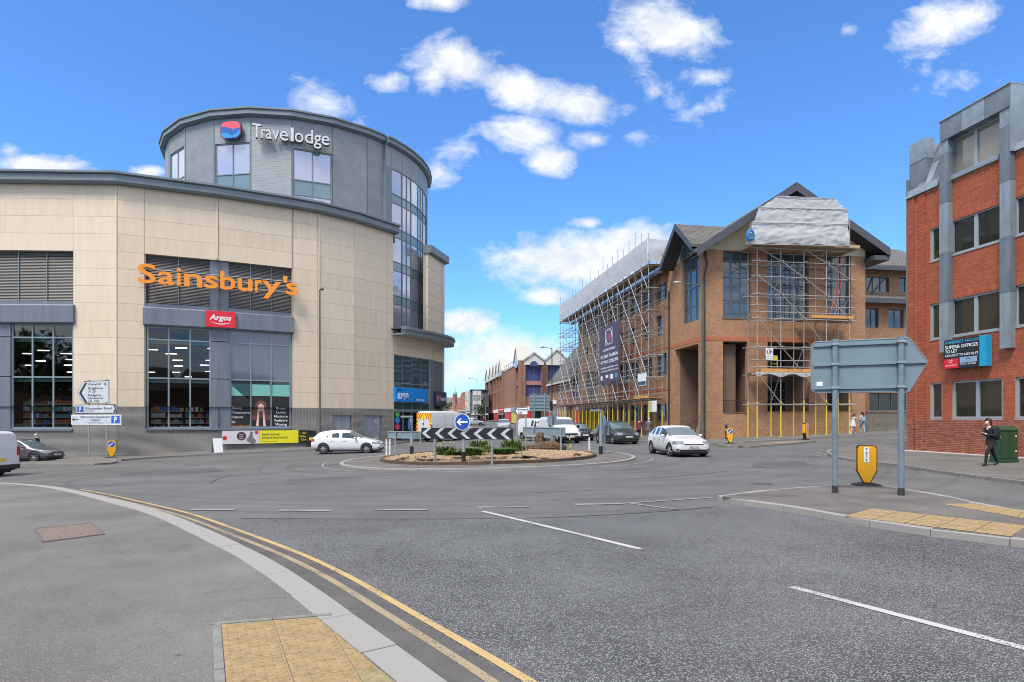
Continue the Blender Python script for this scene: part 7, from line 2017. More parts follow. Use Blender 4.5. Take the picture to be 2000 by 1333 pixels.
MB().hexa([(-.3,-.25,0),(.3,-.25,0),(.3,-.22,0),(-.3,-.22,0),(-.3,-.02,.95),(.3,-.02,.95),(.3,.01,.95),(-.3,.01,.95)]).build('front_leaf',m_letter_w,t);MB().hexa([(-.3,.22,0),(.3,.22,0),(.3,.25,0),(-.3,.25,0),(-.3,.0,.93),(.3,.0,.93),(.3,.03,.93),(-.3,.03,.93)]).build('rear_leaf',m_galv,t)
bb=FF[3].p(FF[3].u(603),.75,0);t=thing('litter_bin','black litter bin against the grey brick base left of the white hatchback','bin',(bb.x,bb.y,G(bb.x,bb.y)+.11),math.atan2(FF[3].d.y,FF[3].d.x))
MB().box(-.32,.32,-.25,.25,0,1.15).build('bin_body',m_black,t,bevel=.03);MB().box(-.35,.35,-.28,.28,1.15,1.25).build('bin_lid',m_black,t,bevel=.02);MB().box(-.2,.2,-.27,-.255,.5,.75).build('bin_plate',m_sleeve,t)
# tree stump and plants on the bed
m_bark=mat('bark',(.13,.078,.048),.95,var=.45,vs=7,bump=1.0,bs=14,dist=.05)
sp=gp(1067,880,.25);sp=Vector((sp.x,sp.y));sp.y+=1.2
st=thing('tree_stump','broken brown tree stump with a fallen log on the gravel bed','stump',(sp.x,sp.y,bed_z(sp.x,sp.y)))
def rough_log(prof,n,seed,wob=.16):
 rr=random.Random(seed);mb=MB();k=0;w=[1+rr.uniform(-wob,wob) for _ in range(n)]
 for(c,ax,r) in prof:
  c=Vector(c);ax=Vector(ax).normalized();x=ax.orthogonal().normalized();y=ax.cross(x)
  for i in range(n):
   t_=6.283*i/n;mb.v.append(c+(x*math.cos(t_)+y*math.sin(t_))*r*w[i]*(1+rr.uniform(-.07,.07)))
 m_=len(prof)
 for a in range(m_-1):
  for i in range(n):
   j=(i+1)%n;mb.f.append((a*n+i,a*n+j,(a+1)*n+j,(a+1)*n+i));mb.m.append(0)
 mb.f.append(tuple(range(n)));mb.f.append(tuple((m_-1)*n+i for i in range(n)));mb.m+=[0,0]
 return mb
rough_log([((-.35,0,-.1),(0,0,1),.34),((-.33,0,.1),(0,0,1),.26),((-.32,0,.4),(0.05,0,1),.21),((-.30,0,.72),(0,0,1),.22),((-.27,0,.9),(0,0,1),.17)],14,3,.2).build('stump_trunk',m_bark,st)
rough_log([((-.6,-.35,.12),(1,0,-.05),.16),((-.2,-.3,.16),(1,0,0),.26),((.35,-.22,.17),(1,.1,0),.28),((.8,-.15,.13),(1,.1,-.1),.2),((1.1,-.1,.05),(1,.1,-.3),.10)],12,5,.22).build('fallen_log',m_bark,st)
rough_log([((-1.3,-.1,.03),(1,0,.1),.07),((-.8,-.05,.10),(1,0,.1),.12),((-.4,0,.2),(1,0,.5),.16)],9,7,.2).build('root',m_bark,st)
m_leaf=[mat('leaf_green',(.055,.115,.022),.6,var=.3,vs=8),mat('leaf_bright',(.11,.19,.035),.6,var=.3,vs=8),mat('leaf_olive',(.15,.15,.045),.65,var=.3,vs=8),mat('petal_yellow',(.60,.42,.03),.6)]
def plant(label,px,D,H,W,seed,mix,n=260,flowers=0,curve=.6):
 rr=random.Random(seed);x,y=at(px,D);z=bed_z(x,y)
 t=thing('bedding_plant',label,'plant',(x,y,z),group='plants on the roundabout')
 mb=MB()
 for i in range(n):
  a=rr.random()*6.283;r0=rr.random()**.7*W*.45;L=H*rr.uniform(.5,1.15);out=rr.uniform(.1,.55)*W*curve
  bx,by=r0*math.cos(a),r0*math.sin(a)*.7;wd=rr.uniform(.012,.028)*(1.2 if H>.5 else 1)
  a2=a+rr.uniform(-.7,.7);dx,dy=math.cos(a2),math.sin(a2);sx,sy=-dy*wd,dx*wd
  p=[Vector((bx+dx*out*f**1.6,by+dy*out*f**1.6,L*(f-.38*f*f*f))) for f in(0,.4,.75,1.0)]
  k=len(mb.v);mi=rr.choice(mix)
  for q,s in zip(p,(.8,1.0,.75,.05)):mb.v+=[q+Vector((sx*s,sy*s,0)),q-Vector((sx*s,sy*s,0))]
  for j in range(3):mb.f.append((k+2*j,k+2*j+1,k+2*j+3,k+2*j+2));mb.m.append(mi)
 for i in range(flowers):
  a=rr.random()*6.283;r0=rr.random()*W*.5;c=Vector((r0*math.cos(a),r0*math.sin(a),H*rr.uniform(.75,1.05)));k=len(mb.v);s=.035
  mb.v+=[c+Vector((s,0,0)),c+Vector((0,s,0)),c+Vector((-s,0,0)),c+Vector((0,-s,0)),c+Vector((0,0,s)),c+Vector((0,0,-s))]
  for f in((0,1,4),(1,2,4),(2,3,4),(3,0,4),(1,0,5),(2,1,5),(3,2,5),(0,3,5)):mb.f.append(tuple(k+q for q in f));mb.m.append(3)
 mb.build('foliage',m_leaf,t,uv=False,fix=False)
 rough_log([((0,0,-.05),(0,0,1),.06),((0,0,.08),(0,0,1),.04)],6,seed).build('stem',m_bark,t)
plant('spiky plant with yellow flowers at the left end of the planting',871,28.0,.58,.95,1,(0,2,0,1),230,9,.9)
plant('low dark green plant second from the left in the planting',889,27.4,.30,.8,2,(0,0,1),230,2,1.0)
plant('bushy bright green plant right of the keep-left post',921,27.0,.52,1.0,3,(1,1,0),420,0,.9)
plant('tall olive plant behind the bright bush',937,29.0,.82,1.0,4,(0,2,0),200,5,.8)
plant('thin straw-coloured plant in the middle of the planting',950,28.2,.60,.7,5,(2,2,1),110,2,.6)
plant('glossy dark low shrub left of the second chevron post gap',984,27.2,.40,1.0,6,(0,0,0,1),420,0,1.0)
plant('tall bright green plant at the right end of the planting',998,29.0,.85,.95,7,(1,0,1),230,4,.8)
plant('wispy dry plant between the planting and the tree stump',1018,29.5,.55,.9,8,(2,2),45,3,.7)
# vehicles
m_tyre=mat('tyre',(.020,.020,.021),.75);m_rim=mat('alloy',(.36,.365,.37),.35,.4);m_trim=mat('trim_black',(.016,.016,.017),.5)
m_carglass=glass_mat('car_glass',(.030,.045,.048),.03,spec=.85);m_carglass2=glass_mat('car_screen',(.085,.115,.13),.04,spec=.9)
m_lens_r=mat('lamp_red',(.42,.012,.014),.2);m_lens_w=mat('lamp_clear',(.22,.24,.27),.10,.3);m_plate_w=mat('plate_white',(.66,.66,.63),.5);m_plate_y=mat('plate_yellow',(.66,.50,.03),.5)
m_chrome=mat('chrome',(.55,.55,.56),.18,.9)
def paint(nm,c,metal=0.0,rough=.3):return mat('paint_'+nm,c,rough,metal,coat=.8,spec=.5)
RING=9
def car_shell(st,glass_rule,name,wheels,wr,regions):
 """st: stations (x, zlow, zbelt, ztop, wmax, wbelt, wtop). Returns {part: mesh} after smoothing, wheel arches cut"""
 mb=MB();mid=[]
 for(x,zl,zb_,zt,w,wb,wt) in st:
  zm=zl+(zb_-zl)*.55
  half=[(0,zl),(w*.80,zl),(w*.965,zl+.10),(w,zm),(wb,zb_),(wb-.012,zb_+min(.016,(zt-zb_)*.3)),(wt,zt-min(.034,(zt-zb_)*.35)),(wt*.84,zt-.004),(0,zt+.018)]
  ring_=[(x,-y,z) for y,z in half]+[(x,y,z) for y,z in reversed(half[1:-1])]
  mb.v+=[Vector(p) for p in ring_]
 n=2*RING-2
 for i in range(len(st)-1):
  for j in range(n):
   k=(j+1)%n;seg=j if j<RING-1 else n-1-j
   mb.f.append((i*n+j,i*n+k,(i+1)*n+k,(i+1)*n+j));mb.m.append(glass_rule(i,seg))
 mb.f.append(tuple(reversed(range(n))));mb.m.append(0);e=(len(st)-1)*n;mb.f.append(tuple(e+j for j in range(n)));mb.m.append(0)
 names=['body','side_glass','windscreen','rear_glass','arch_lining']
 o=mb.build(name,[m_trim]*5,None,smooth=True,uv=False)
 sb=o.modifiers.new('s','SUBSURF');sb.levels=3;sb.render_levels=3
 cut=MB()
 W=max(s[4] for s in st)
 for wx in wheels:
  for s in(-1,1):cut.lathe([(wr*1.13,s*(W-.36)),(wr*1.13,s*(W+.3))],(wx,0,wr),28,m=0,axis='y')
 co=cut.build('cut',[m_trim],None,uv=False)
 bo=o.modifiers.new('b','BOOLEAN');bo.operation='DIFFERENCE';bo.object=co;bo.solver='EXACT';bo.material_mode='INDEX' if hasattr(bo,'material_mode') else bo.material_mode
 bpy.context.view_layer.update()
 me=bpy.data.meshes.new_from_object(o.evaluated_get(bpy.context.evaluated_depsgraph_get()))
 bpy.data.objects.remove(o);bpy.data.objects.remove(co)
 parts={}
 bm=bmesh.new();bm.from_mesh(me);bm.faces.ensure_lookup_table()
 sel={}
 for f in bm.faces:
  c=f.calc_center_median();p=names[min(f.material_index,3)]
  if p=='body':
   for wx in wheels:
    if(c.x-wx)**2+(c.z-wr)**2<(wr*1.128)**2 and abs(c.y)<W-.02 and abs(c.y)>W-.40:p='arch_lining'
   if p=='body':
    for rn,fn in regions:
     if fn(c,f.normal):p=rn;break
  sel.setdefault(p,set()).add(f.index)
 bm.free()
 split_={'body':sel.pop('body')}
 ek={}
 for p in me.polygons:
  for e in p.edge_keys:ek.setdefault(e,[]).append(p.index)
 for p,idx in sel.items():
  if p not in('headlight','tail_light','side_glass','arch_lining','bumper','windscreen','rear_glass') and not p.startswith('door'):split_[p]=idx;continue
  rest=set(idx);c=0
  while rest:
   st_=[rest.pop()];isl=set(st_)
   while st_:
    for e in me.polygons[st_.pop()].edge_keys:
     for q in ek[e]:
      if q in rest:rest.discard(q);isl.add(q);st_.append(q)
   if len(isl)>5:split_['%s#%d'%(p,c)]=isl;c+=1
   else:split_.setdefault('body',set());split_['body']|=isl
 sel=split_
 for p,idx in sel.items():
  b2=bmesh.new();b2 .from_mesh(me);b2 .faces.ensure_lookup_table()
  bmesh.ops.delete(b2,geom=[f for f in b2 .faces if f.index not in idx],context='FACES')
  if p.startswith('door'):
   bmesh.ops.inset_region(b2,faces=b2 .faces[:],thickness=.012,depth=-.008,use_even_offset=True)
  m2=bpy.data.meshes.new(p);b2 .to_mesh(m2);b2 .free();m2 .materials.clear();m2 .polygons.foreach_set('material_index',[0]*len(m2 .polygons))
  m2 .polygons.foreach_set('use_smooth',[True]*len(m2 .polygons))
  parts[p]=m2
 return parts
def wheel_meshes(r,w=.21,spokes=10,m_r=None):
 t=MB().lathe([(r*.62,-w/2),(r*.94,-w/2),(r,-w*.32),(r,w*.32),(r*.94,w/2),(r*.62,w/2),(r*.60,0),(r*.62,-w/2)],(0,0,0),24,axis='y',caps=False)
 me_t=unit_mesh('tyre',t,m_tyre);me_t.polygons.foreach_set('use_smooth',[True]*len(me_t.polygons))
 rm=MB().lathe([(r*.63,-w*.47),(r*.66,-w*.5),(r*.66,w*.5),(r*.63,w*.47),(r*.60,0),(r*.63,-w*.47)],n=24,axis='y',m=0,caps=False)
 rm.lathe([(r*.16,-w*.47),(r*.12,-w*.5)],n=12,axis='y');rm.lathe([(r*.60,-w*.20),(r*.59,-w*.19)],n=20,axis='y',m=1)
 rm.lathe([(r*.16,w*.47),(r*.12,w*.5)],n=12,axis='y');rm.lathe([(r*.60,w*.20),(r*.59,w*.19)],n=20,axis='y',m=1)
 for i in range(spokes):
  a=6.283*i/spokes;c,s=math.cos(a),math.sin(a);d=.042 if spokes>6 else .085
  for sg in(-1,1):
   y0,y1=sg*w*.40,sg*w*.49
   q=[(r*.12,-d*r*1.2),(r*.64,-d*r*.8),(r*.64,d*r*.8),(r*.12,d*r*1.2)]
   P=[Vector((u*c-v*s,y0,u*s+v*c)) for u,v in q]+[Vector((u*c-v*s,y1,u*s+v*c)) for u,v in q]
   rm.hexa(P)
 me_r=unit_mesh('rim',rm,[m_r or m_rim,m_trim])
 return me_t,me_r
def add_wheels(t,xs,r,track,w=.21,spokes=10,steer=0.0):
 me_t,me_r=wheel_meshes(r,w,spokes)
 for k,x in enumerate(xs):
  for s in(-1,1):
   o=inst('wheel',me_t,t,Matrix.Translation((x,s*track,r))@Matrix.Rotation(steer if k==0 else 0,4,'Z'));inst('rim',me_r,o,Matrix.Identity(4))
def lbox(nm,m,t,x0,x1,y0,y1,z0,z1,bevel=.0):return MB().box(x0,x1,y0,y1,z0,z1).build(nm,m,t,bevel=bevel)
FRONT=Fr((0,0),(0,-1))
REAR=Fr((0,0),(0,1))
SHELLS={}
def hatch_stations(L,W,H,hood=.0,mpv=0.0):
 w=W/2;k=L/4.26;h=H/1.48
 S=[(0.0,.32,.52,.56,.56,.54,.48),(.05,.24,.60,.66,.74,.70,.60),(.20,.19,.69,.78,.845,.81,.71),(.55,.18,.76,.865,.885,.845,.75),(.95,.17,.81,.945,.90,.86,.77),(1.14,.17,.845,.985,.90,.865,.78),(1.34,.17,.865,1.10,.90,.868,.76),(1.96,.17,.885,1.425,.90,.868,.665),(2.12,.17,.888,1.452,.90,.868,.655),(2.37,.17,.89,1.474,.90,.868,.65),(2.44,.17,.89,1.476,.90,.868,.65),(3.04,.17,.905,1.455,.90,.865,.645),(3.11,.17,.908,1.448,.90,.863,.64),(3.58,.19,.955,1.385,.90,.855,.625),(3.86,.22,.985,1.315,.885,.83,.605),(4.10,.26,.95,1.03,.865,.80,.66),(4.20,.30,.86,.92,.82,.76,.66),(4.26,.36,.72,.78,.74,.70,.58)]
 out=[]
 for(x,zl,zb_,zt,a,b,c) in S:
  x2=x*k
  if mpv:
   if .9<x<2.2:x2-=.22*mpv*k*math.sin((x-.9)/1.3*3.14)
  out.append((x2,zl,zb_*h*(1+.02*mpv),zt*h,a*w/.9,b*w/.9,c*w/.9*(1+.1*mpv)))
 return out
def hatch_rule(i,seg):
 if seg in(6,7) and i in(5,6):return 2
 if seg==5 and i in(6,7,8,10,12):return 1
 if seg in(6,7) and i==14:return 3
 return 0
def hatchback(label,kind,px,D,heading,L,W,H,paintm,plate,front_plate=None,spokes=10,group=None,mpv=0.0,steer=0.0,nose='vw',gy=None,loc=None):
 """heading: degrees, direction the nose points (0 = +X, -90 = towards the camera)"""
 key=(L,W,H,mpv);k=L/4.26
 wr=.325 if H<1.6 else .335;fx,rx=.86*k,3.46*k
 if key not in SHELLS:
  h=H/1.48;w=W/2
  reg=[('headlight',lambda c,n:c.x<.52*k and .60*h<c.z<.755*h and abs(c.y)>.50*w and n.x<.75 and c.x>.02),('tail_light',lambda c,n:c.x>4.0*k and .74*h<c.z<.93*h and abs(c.y)>.60*w),('grille',lambda c,n:c.x<.14*k and .25<c.z<.37*h and abs(c.y)<.72*w),('upper_grille',lambda c,n:c.x<.16*k and .565*h<c.z<.63*h and abs(c.y)<.52*w),('sill',lambda c,n:c.z<.215 and n.z<.3),*[x for sg in(-1,1) for x in(('door_front%d'%sg,lambda c,n,sg=sg:1.40*k<c.x<2.41*k and .30<c.z<.93*h and sg*c.y>.7*w and n.z<.6),('door_rear%d'%sg,lambda c,n,sg=sg:2.43*k<c.x<3.13*k and .30<c.z<.945*h and sg*c.y>.7*w and n.z<.6 and((c.x-rx)**2+(c.z-wr)**2)>.43**2))]]
  SHELLS[key]=car_shell(hatch_stations(L,W,H,0,mpv),hatch_rule,'shell',(fx,rx),wr,reg)
 P=SHELLS[key]
 x,y=loc or at(px,D)
 t=thing(kind,label,'car',(x,y,G(x,y)+(gy or 0)),R(heading)+math.pi,group or 'cars on the road')
 mm={'body':paintm,'side_glass':m_carglass,'windscreen':m_carglass2,'rear_glass':m_carglass,'arch_lining':m_trim,'headlight':m_lens_w,'tail_light':m_lens_r,'grille':m_trim,'upper_grille':m_trim,'sill':m_trim,'door_front':paintm,'door_rear':paintm}
 off_=Matrix.Translation((-L/2,0,0))
 for nm_,me in P.items():
  nm=nm_.split('#')[0].rstrip('-1');sgn_=-1 if me.vertices[0].co.y<0 else 1
  o=bpy.data.objects.new({'door_front':'door','door_rear':'door','upper_grille':'grille'}.get(nm,nm),me);COL.objects.link(o);o.parent=t;o.matrix_basis=off_
  OFF[o.name]=Vector((0,0,0))
  if not me.materials:me.materials.append(mm[nm])
  o.material_slots[0].link='OBJECT';o.material_slots[0].material=mm[nm]
  if nm.startswith('door'):
   for s in(sgn_,):MB().box((2.2 if nm=='door_front' else 2.92)*k-.1,(2.2 if nm=='door_front' else 2.92)*k+.08,s*(W/2-.012)-.015,s*(W/2-.012)+.015,.80*H/1.48,.825*H/1.48).build('handle',paintm,o)
 h2=L/2
 add_wheels(t,(fx-h2,rx-h2),wr,W/2-.115,.21,spokes,steer)
 for s in(-1,1):
  MB().lathe([(.02,-.06),(.075,-.03),(.085,.03),(.05,.07)],(1.50*k-h2,s*(W/2+.06),.98*H/1.48),10,axis='x',sx=1.25,sy=.85).build('door_mirror',paintm if nose!='dark' else m_trim,t,smooth=True)
 hh=H/1.48
 fr_,rr_=FRONT.sh(0,h2),REAR.sh(0,L/2)
 lbox('number_plate',m_plate_w,t,-h2-.02,-h2+.02,-.26,.26,.43*hh,.54*hh)
 lbox('number_plate',m_plate_y,t,h2-.03,h2+.02,-.26,.26,.52*hh,.63*hh)
 if front_plate:text(front_plate,'lettering',t,Fr((-h2-.022,0),(0,-1)),0,.445*hh,.002,m_letter_k,height=.075,width=.46,align='c',bold=.02)
 MB().lathe([(.062,-.012),(.062,.012)],(-h2+.028,0,.60*hh),14,axis='x').build('badge',m_chrome,t)
 lbox('bumper_trim',m_trim,t,-h2+.015,-h2+.10,-.60,.60,.215,.285,.02)
 for s in(-1,1):MB().box(-h2+.06,-h2+.14,s*.70-.09,s*.70+.09,.33,.40).build('fog_lamp',m_trim,t)
 MB().box(-h2+.2,h2-.3,-W/2+.15,W/2-.15,.14,.25).build('underbody',m_trim,t)
 return t
pw_white=paint('white',(.60,.61,.62));pw_white2=paint('white_warm',(.60,.61,.61));p_grey=paint('grey',(.115,.115,.125),.5);p_dark=paint('dark_green_grey',(.040,.052,.055),.4);p_blk=paint('black',(.012,.012,.014));p_silver=paint('silver',(.42,.44,.46),.5)
hatchback('white hatchback seen side-on passing the grey service doors','hatchback',681,37.6,2,4.26,1.80,1.45,pw_white,'y')
hatchback('white hatchback with wheels turned coming off the roundabout toward the camera','hatchback',1322,30.2,-84,4.26,1.80,1.48,pw_white2,'w','GX20 WUT',5,steer=R(14))
hatchback('dark grey-green people carrier coming past the scaffold legs','people_carrier',1204,44.0,-76,4.42,1.83,1.62,p_dark,'w','GY66 XKE',6,mpv=1.0,nose='x')
hatchback('dark grey hatchback waiting behind the left sign island','hatchback',47,37.6,2,4.06,1.73,1.45,p_grey,'w','LB15 RKO',8)
hatchback('small white car approaching down the road by the shopping centre','hatchback',984,80,-91,4.26,1.80,1.48,pw_white,'w',None,8)
hatchback('black car half hidden behind the white van','hatchback',1128,51,-78,4.26,1.80,1.45,p_blk,'w',None,8)
hatchback('small silver car parked at the far kerb before the white panelled block','hatchback',925,105,4,4.06,1.73,1.45,p_silver,'y',None,8)
def van_stations(L,W,H):
 w=W/2
 S=[(0,.40,.70,.76,.70,.66,.58),(.05,.30,.82,.90,.88,.84,.74),(.25,.24,.92,1.04,.95,.90,.80),(.70,.22,1.02,1.20,.985,.93,.82),(.95,.22,1.06,1.30,.99,.94,.80),(1.62,.22,1.14,1.86,.99,.95,.78),(1.85,.22,1.16,1.93,.99,.955,.80),(1.98,.22,1.16,1.95,.99,.955,.80),(2.45,.22,1.16,1.97,.99,.955,.80),(2.55,.22,1.16,1.97,.99,.955,.80),(3.4,.22,1.16,1.98,.99,.955,.80),(3.5,.22,1.16,1.98,.99,.955,.80),(4.5,.24,1.16,1.975,.99,.955,.80),(4.72,.26,1.16,1.965,.985,.955,.80),(4.85,.28,1.14,1.90,.975,.94,.80),(4.88,.34,1.05,1.75,.94,.90,.76)]
 return[(x*L/4.88,zl,zb_*H/1.97,zt*H/1.97,a*w/.99,b*w/.99,c*w/.99) for x,zl,zb_,zt,a,b,c in S]
def van(label,px,D,heading,L,W,H,paintm,windows=True,front_plate=None,loc=None,spokes=8,rear='small',group='vans on the road'):
 key=('van',L,W,H);wr=.335;fx,rx=.92*L/4.88,3.9*L/4.88;k=L/4.88;h=H/1.97
 if key not in SHELLS:
  rule=lambda i,seg:2 if(seg in(6,7) and i==4) else(1 if seg==5 and i in(5,7) else 0)
  reg=[('headlight',lambda c,n:.06<c.x<.62*k and .78*h<c.z<1.0*h and abs(c.y)>.60*W/2),('grille',lambda c,n:c.x<.2 and .60*h<c.z<.76*h and abs(c.y)<.55),('bumper',lambda c,n:(c.x<.35 or c.x>L-.2) and c.z<.54),('sill',lambda c,n:c.z<.30 and n.z<.3),*[('door_front%d'%sg,lambda c,n,sg=sg:1.12*k<c.x<2.2*k and .42<c.z<1.14*h and sg*c.y>.75*W/2) for sg in(-1,1)]]
  SHELLS[key]=car_shell(van_stations(L,W,H),rule,'shell',(fx,rx),wr,reg)
 x,y=loc or at(px,D)
 t=thing('van',label,'van',(x,y,G(x,y)),R(heading)+math.pi,group)
 mm={'body':paintm,'side_glass':m_carglass,'windscreen':m_carglass2,'rear_glass':m_carglass,'arch_lining':m_trim,'headlight':m_lens_w,'grille':m_trim,'bumper':m_trim,'sill':m_trim,'door_front':paintm}
 off_=Matrix.Translation((-L/2,0,0))
 for nm_,me in SHELLS[key].items():
  nm=nm_.split('#')[0].rstrip('-1')
  o=bpy.data.objects.new({'door_front':'door'}.get(nm,nm),me);COL.objects.link(o);o.parent=t;o.matrix_basis=off_;OFF[o.name]=Vector((0,0,0))
  if not me.materials:me.materials.append(mm[nm])
  o.material_slots[0].link='OBJECT';o.material_slots[0].material=mm[nm]
 h2=L/2
 add_wheels(t,(fx-h2,rx-h2),wr,W/2-.12,.22,spokes)
 for s in(-1,1):
  MB().box(1.32*k-h2-.08,1.32*k-h2+.06,s*(W/2+.13)-.09,s*(W/2+.13)+.09,1.12*h,1.36*h).build('door_mirror',m_trim,t,bevel=.03)
  MB().box(h2-.06,h2+.012,s*(W/2-.11)-.06,s*(W/2-.11)+.085,.92*h,1.30*h).build('tail_light',m_lens_r,t,bevel=.01)
  MB().box(2.3*k-h2,2.31*k-h2,s*(W/2-.004)-.006,s*(W/2-.004)+.004,.45,1.14*h).build('door_seam',m_trim,t);MB().box(3.35*k-h2,3.36*k-h2,s*(W/2-.004)-.006,s*(W/2-.004)+.004,.45,1.14*h).build('door_seam',m_trim,t)
 lbox('rear_bumper',m_trim,t,h2-.08,h2+.06,-W/2+.05,W/2-.05,.36,.56,.03)
 lbox('number_plate',m_plate_w,t,-h2-.02,-h2+.03,-.26,.26,.44,.55);lbox('number_plate',m_plate_y,t,h2+.0,h2+.02,-.26,.26,.72,.84)
 if front_plate:text(front_plate,'lettering',t,Fr((-h2-.022,0),(0,-1)),0,.455,.002,m_letter_k,height=.075,width=.46,align='c',bold=.02)
 MB().box(-h2+.3,h2-.3,-W/2+.15,W/2-.15,.2,.32).build('underbody',m_trim,t)
 return t
v1=van('white panel van coming toward the roundabout behind the grey board',1092,46.5,-74,4.88,1.95,1.97,pw_white,True,'YK67 HUV')
v2=van('white van leaving at the left edge with its red tail light showing',0,26.0,176,4.88,1.95,1.99,pw_white,loc=(at(18,26.0)[0]-2.42,25.7))
FSd=Fr((0,.985),(-1,0))
for i in range(2):text(('24 7','FLEET')[i],'lettering',v2,FSd,-2.25,1.60-.16*i,-.02,mat('print_blue',(.10,.28,.42),.5),height=.11,bold=.01)
v3=van('small white van end just left of the larger white van',1053,50.0,-60,4.4,1.8,1.85,pw_white2)
def works_van(label,px,D,heading):
 x,y=at(px,D);L,W,H=5.9,2.02,2.68
 t=thing('works_van',label,'van',(x,y,G(x,y)),R(heading)+math.pi,'vans on the road')
 S=[(0,.40,.80,.86,.72,.66,.58),(.05,.30,.92,1.0,.92,.86,.76),(.3,.24,1.02,1.14,.98,.93,.82),(.85,.24,1.14,1.34,1.0,.96,.84),(1.05,.24,1.18,1.44,1.0,.96,.84),(1.75,.24,1.28,2.12,1.0,.97,.84),(2.0,.24,1.3,2.42,1.0,.975,.84),(2.3,.24,1.3,2.62,1.0,.98,.85),(2.5,.24,1.3,2.66,1.01,.98,.85),(4.0,.26,1.3,2.68,1.01,.98,.85),(5.6,.28,1.3,2.68,1.01,.98,.86),(5.82,.30,1.3,2.66,1.01,.98,.86),(5.9,.34,1.28,2.60,.99,.96,.84)]
 rule=lambda i,seg:2 if(seg in(6,7) and i==4) else(1 if seg==5 and i in(4,5) else 0)
 P=car_shell(S,rule,'shell',(1.05,4.65),.35,[('sill',lambda c,n:c.z<.36 and n.z<.3)])
 mm={'body':pw_white,'side_glass':m_carglass,'windscreen':m_carglass2,'arch_lining':m_trim,'sill':m_trim}
 for nm_,me in P.items():
  nm=nm_.split('#')[0].rstrip('-1');o=bpy.data.objects.new(nm,me);COL.objects.link(o);o.parent=t;o.matrix_basis=Matrix.Translation((-L/2,0,0));me.materials.append(mm[nm]);OFF[o.name]=Vector((0,0,0))
 h2=L/2
 add_wheels(t,(1.05-h2,4.65-h2),.35,W/2-.13,.23,6)
 m_cy_,m_cr_=mat('chevron_yellow',(.72,.62,.04),.45),mat('chevron_red',(.55,.05,.03),.45)
 fr_=Fr((h2+.012,0),(0,1))
 lbox('chevron_field',m_cy_,t,h2-.02,h2+.010,-.88,.88,1.98,2.52)
 for s in(-1,1):
  lbox('chevron_field',m_cy_,t,h2-.02,h2+.010,s*.80-.10,s*.80+.10,.62,1.96)
  for i in range(4):
   a=.08+i*.24
   q=[(s*a,2.50),(s*(a+.11),2.50),(s*min(.88,a+.11+.28),2.0),(s*min(.88,a+.28),2.0)]
   MB().fplate(fr_,q if s<0 else q[::-1],-.004,.004).build('chevron_stripe',m_cr_,t)
  for i in range(4):
   z_=.68+i*.33;q=[(s*.71,z_+.12),(s*.89,z_),(s*.89,z_+.14),(s*.71,z_+.26)]
   MB().fplate(fr_,q if s>0 else q[::-1],-.004,.004).build('chevron_stripe',m_cr_,t)
  lbox('tail_light',m_lens_r,t,h2-.05,h2+.02,s*.955-.05,s*.955+.05,1.0,1.5)
  for xx in(3.3,4.3):MB().box(xx-h2,xx+.01-h2,s*W/2-.012,s*W/2+.002,.6,2.4).build('panel_crease',m_trim,t)
  MB().box(2.4-h2,h2-.25,s*W/2-.008,s*W/2+.002,1.42,1.435).build('panel_crease',m_galv,t)
 lbox('door_gap',m_trim,t,h2-.02,h2+.014,-.01,.01,.5,2.5)
 lbox('door_handle',m_trim,t,h2-.02,h2+.03,-.13,-.02,1.5,1.62)
 lbox('rear_step',mat('bumper_yellow',(.60,.42,.03),.5),t,h2-.1,h2+.1,-.95,.95,.40,.58,.02)
 lbox('number_plate',m_plate_y,t,h2-.0,h2+.016,-.62,-.12,.80,.92)
 MB().box(-h2+.3,h2-.2,-W/2+.15,W/2-.15,.25,.38).build('underbody',m_trim,t)
 for s in(-1,1):MB().box(1.5-h2,1.66-h2,s*(W/2+.16)-.1,s*(W/2+.16)+.1,1.3,1.68).build('door_mirror',m_trim,t,bevel=.03)
 MB().lathe([(.11,0),(.12,.06),(.07,.16)],(-.6,0,2.68),12).build('beacon',mat('beacon_amber',(.75,.30,.02),.3),t)
works_van('high-roofed white works van with red and yellow chevron rear doors',874,55.0,52)
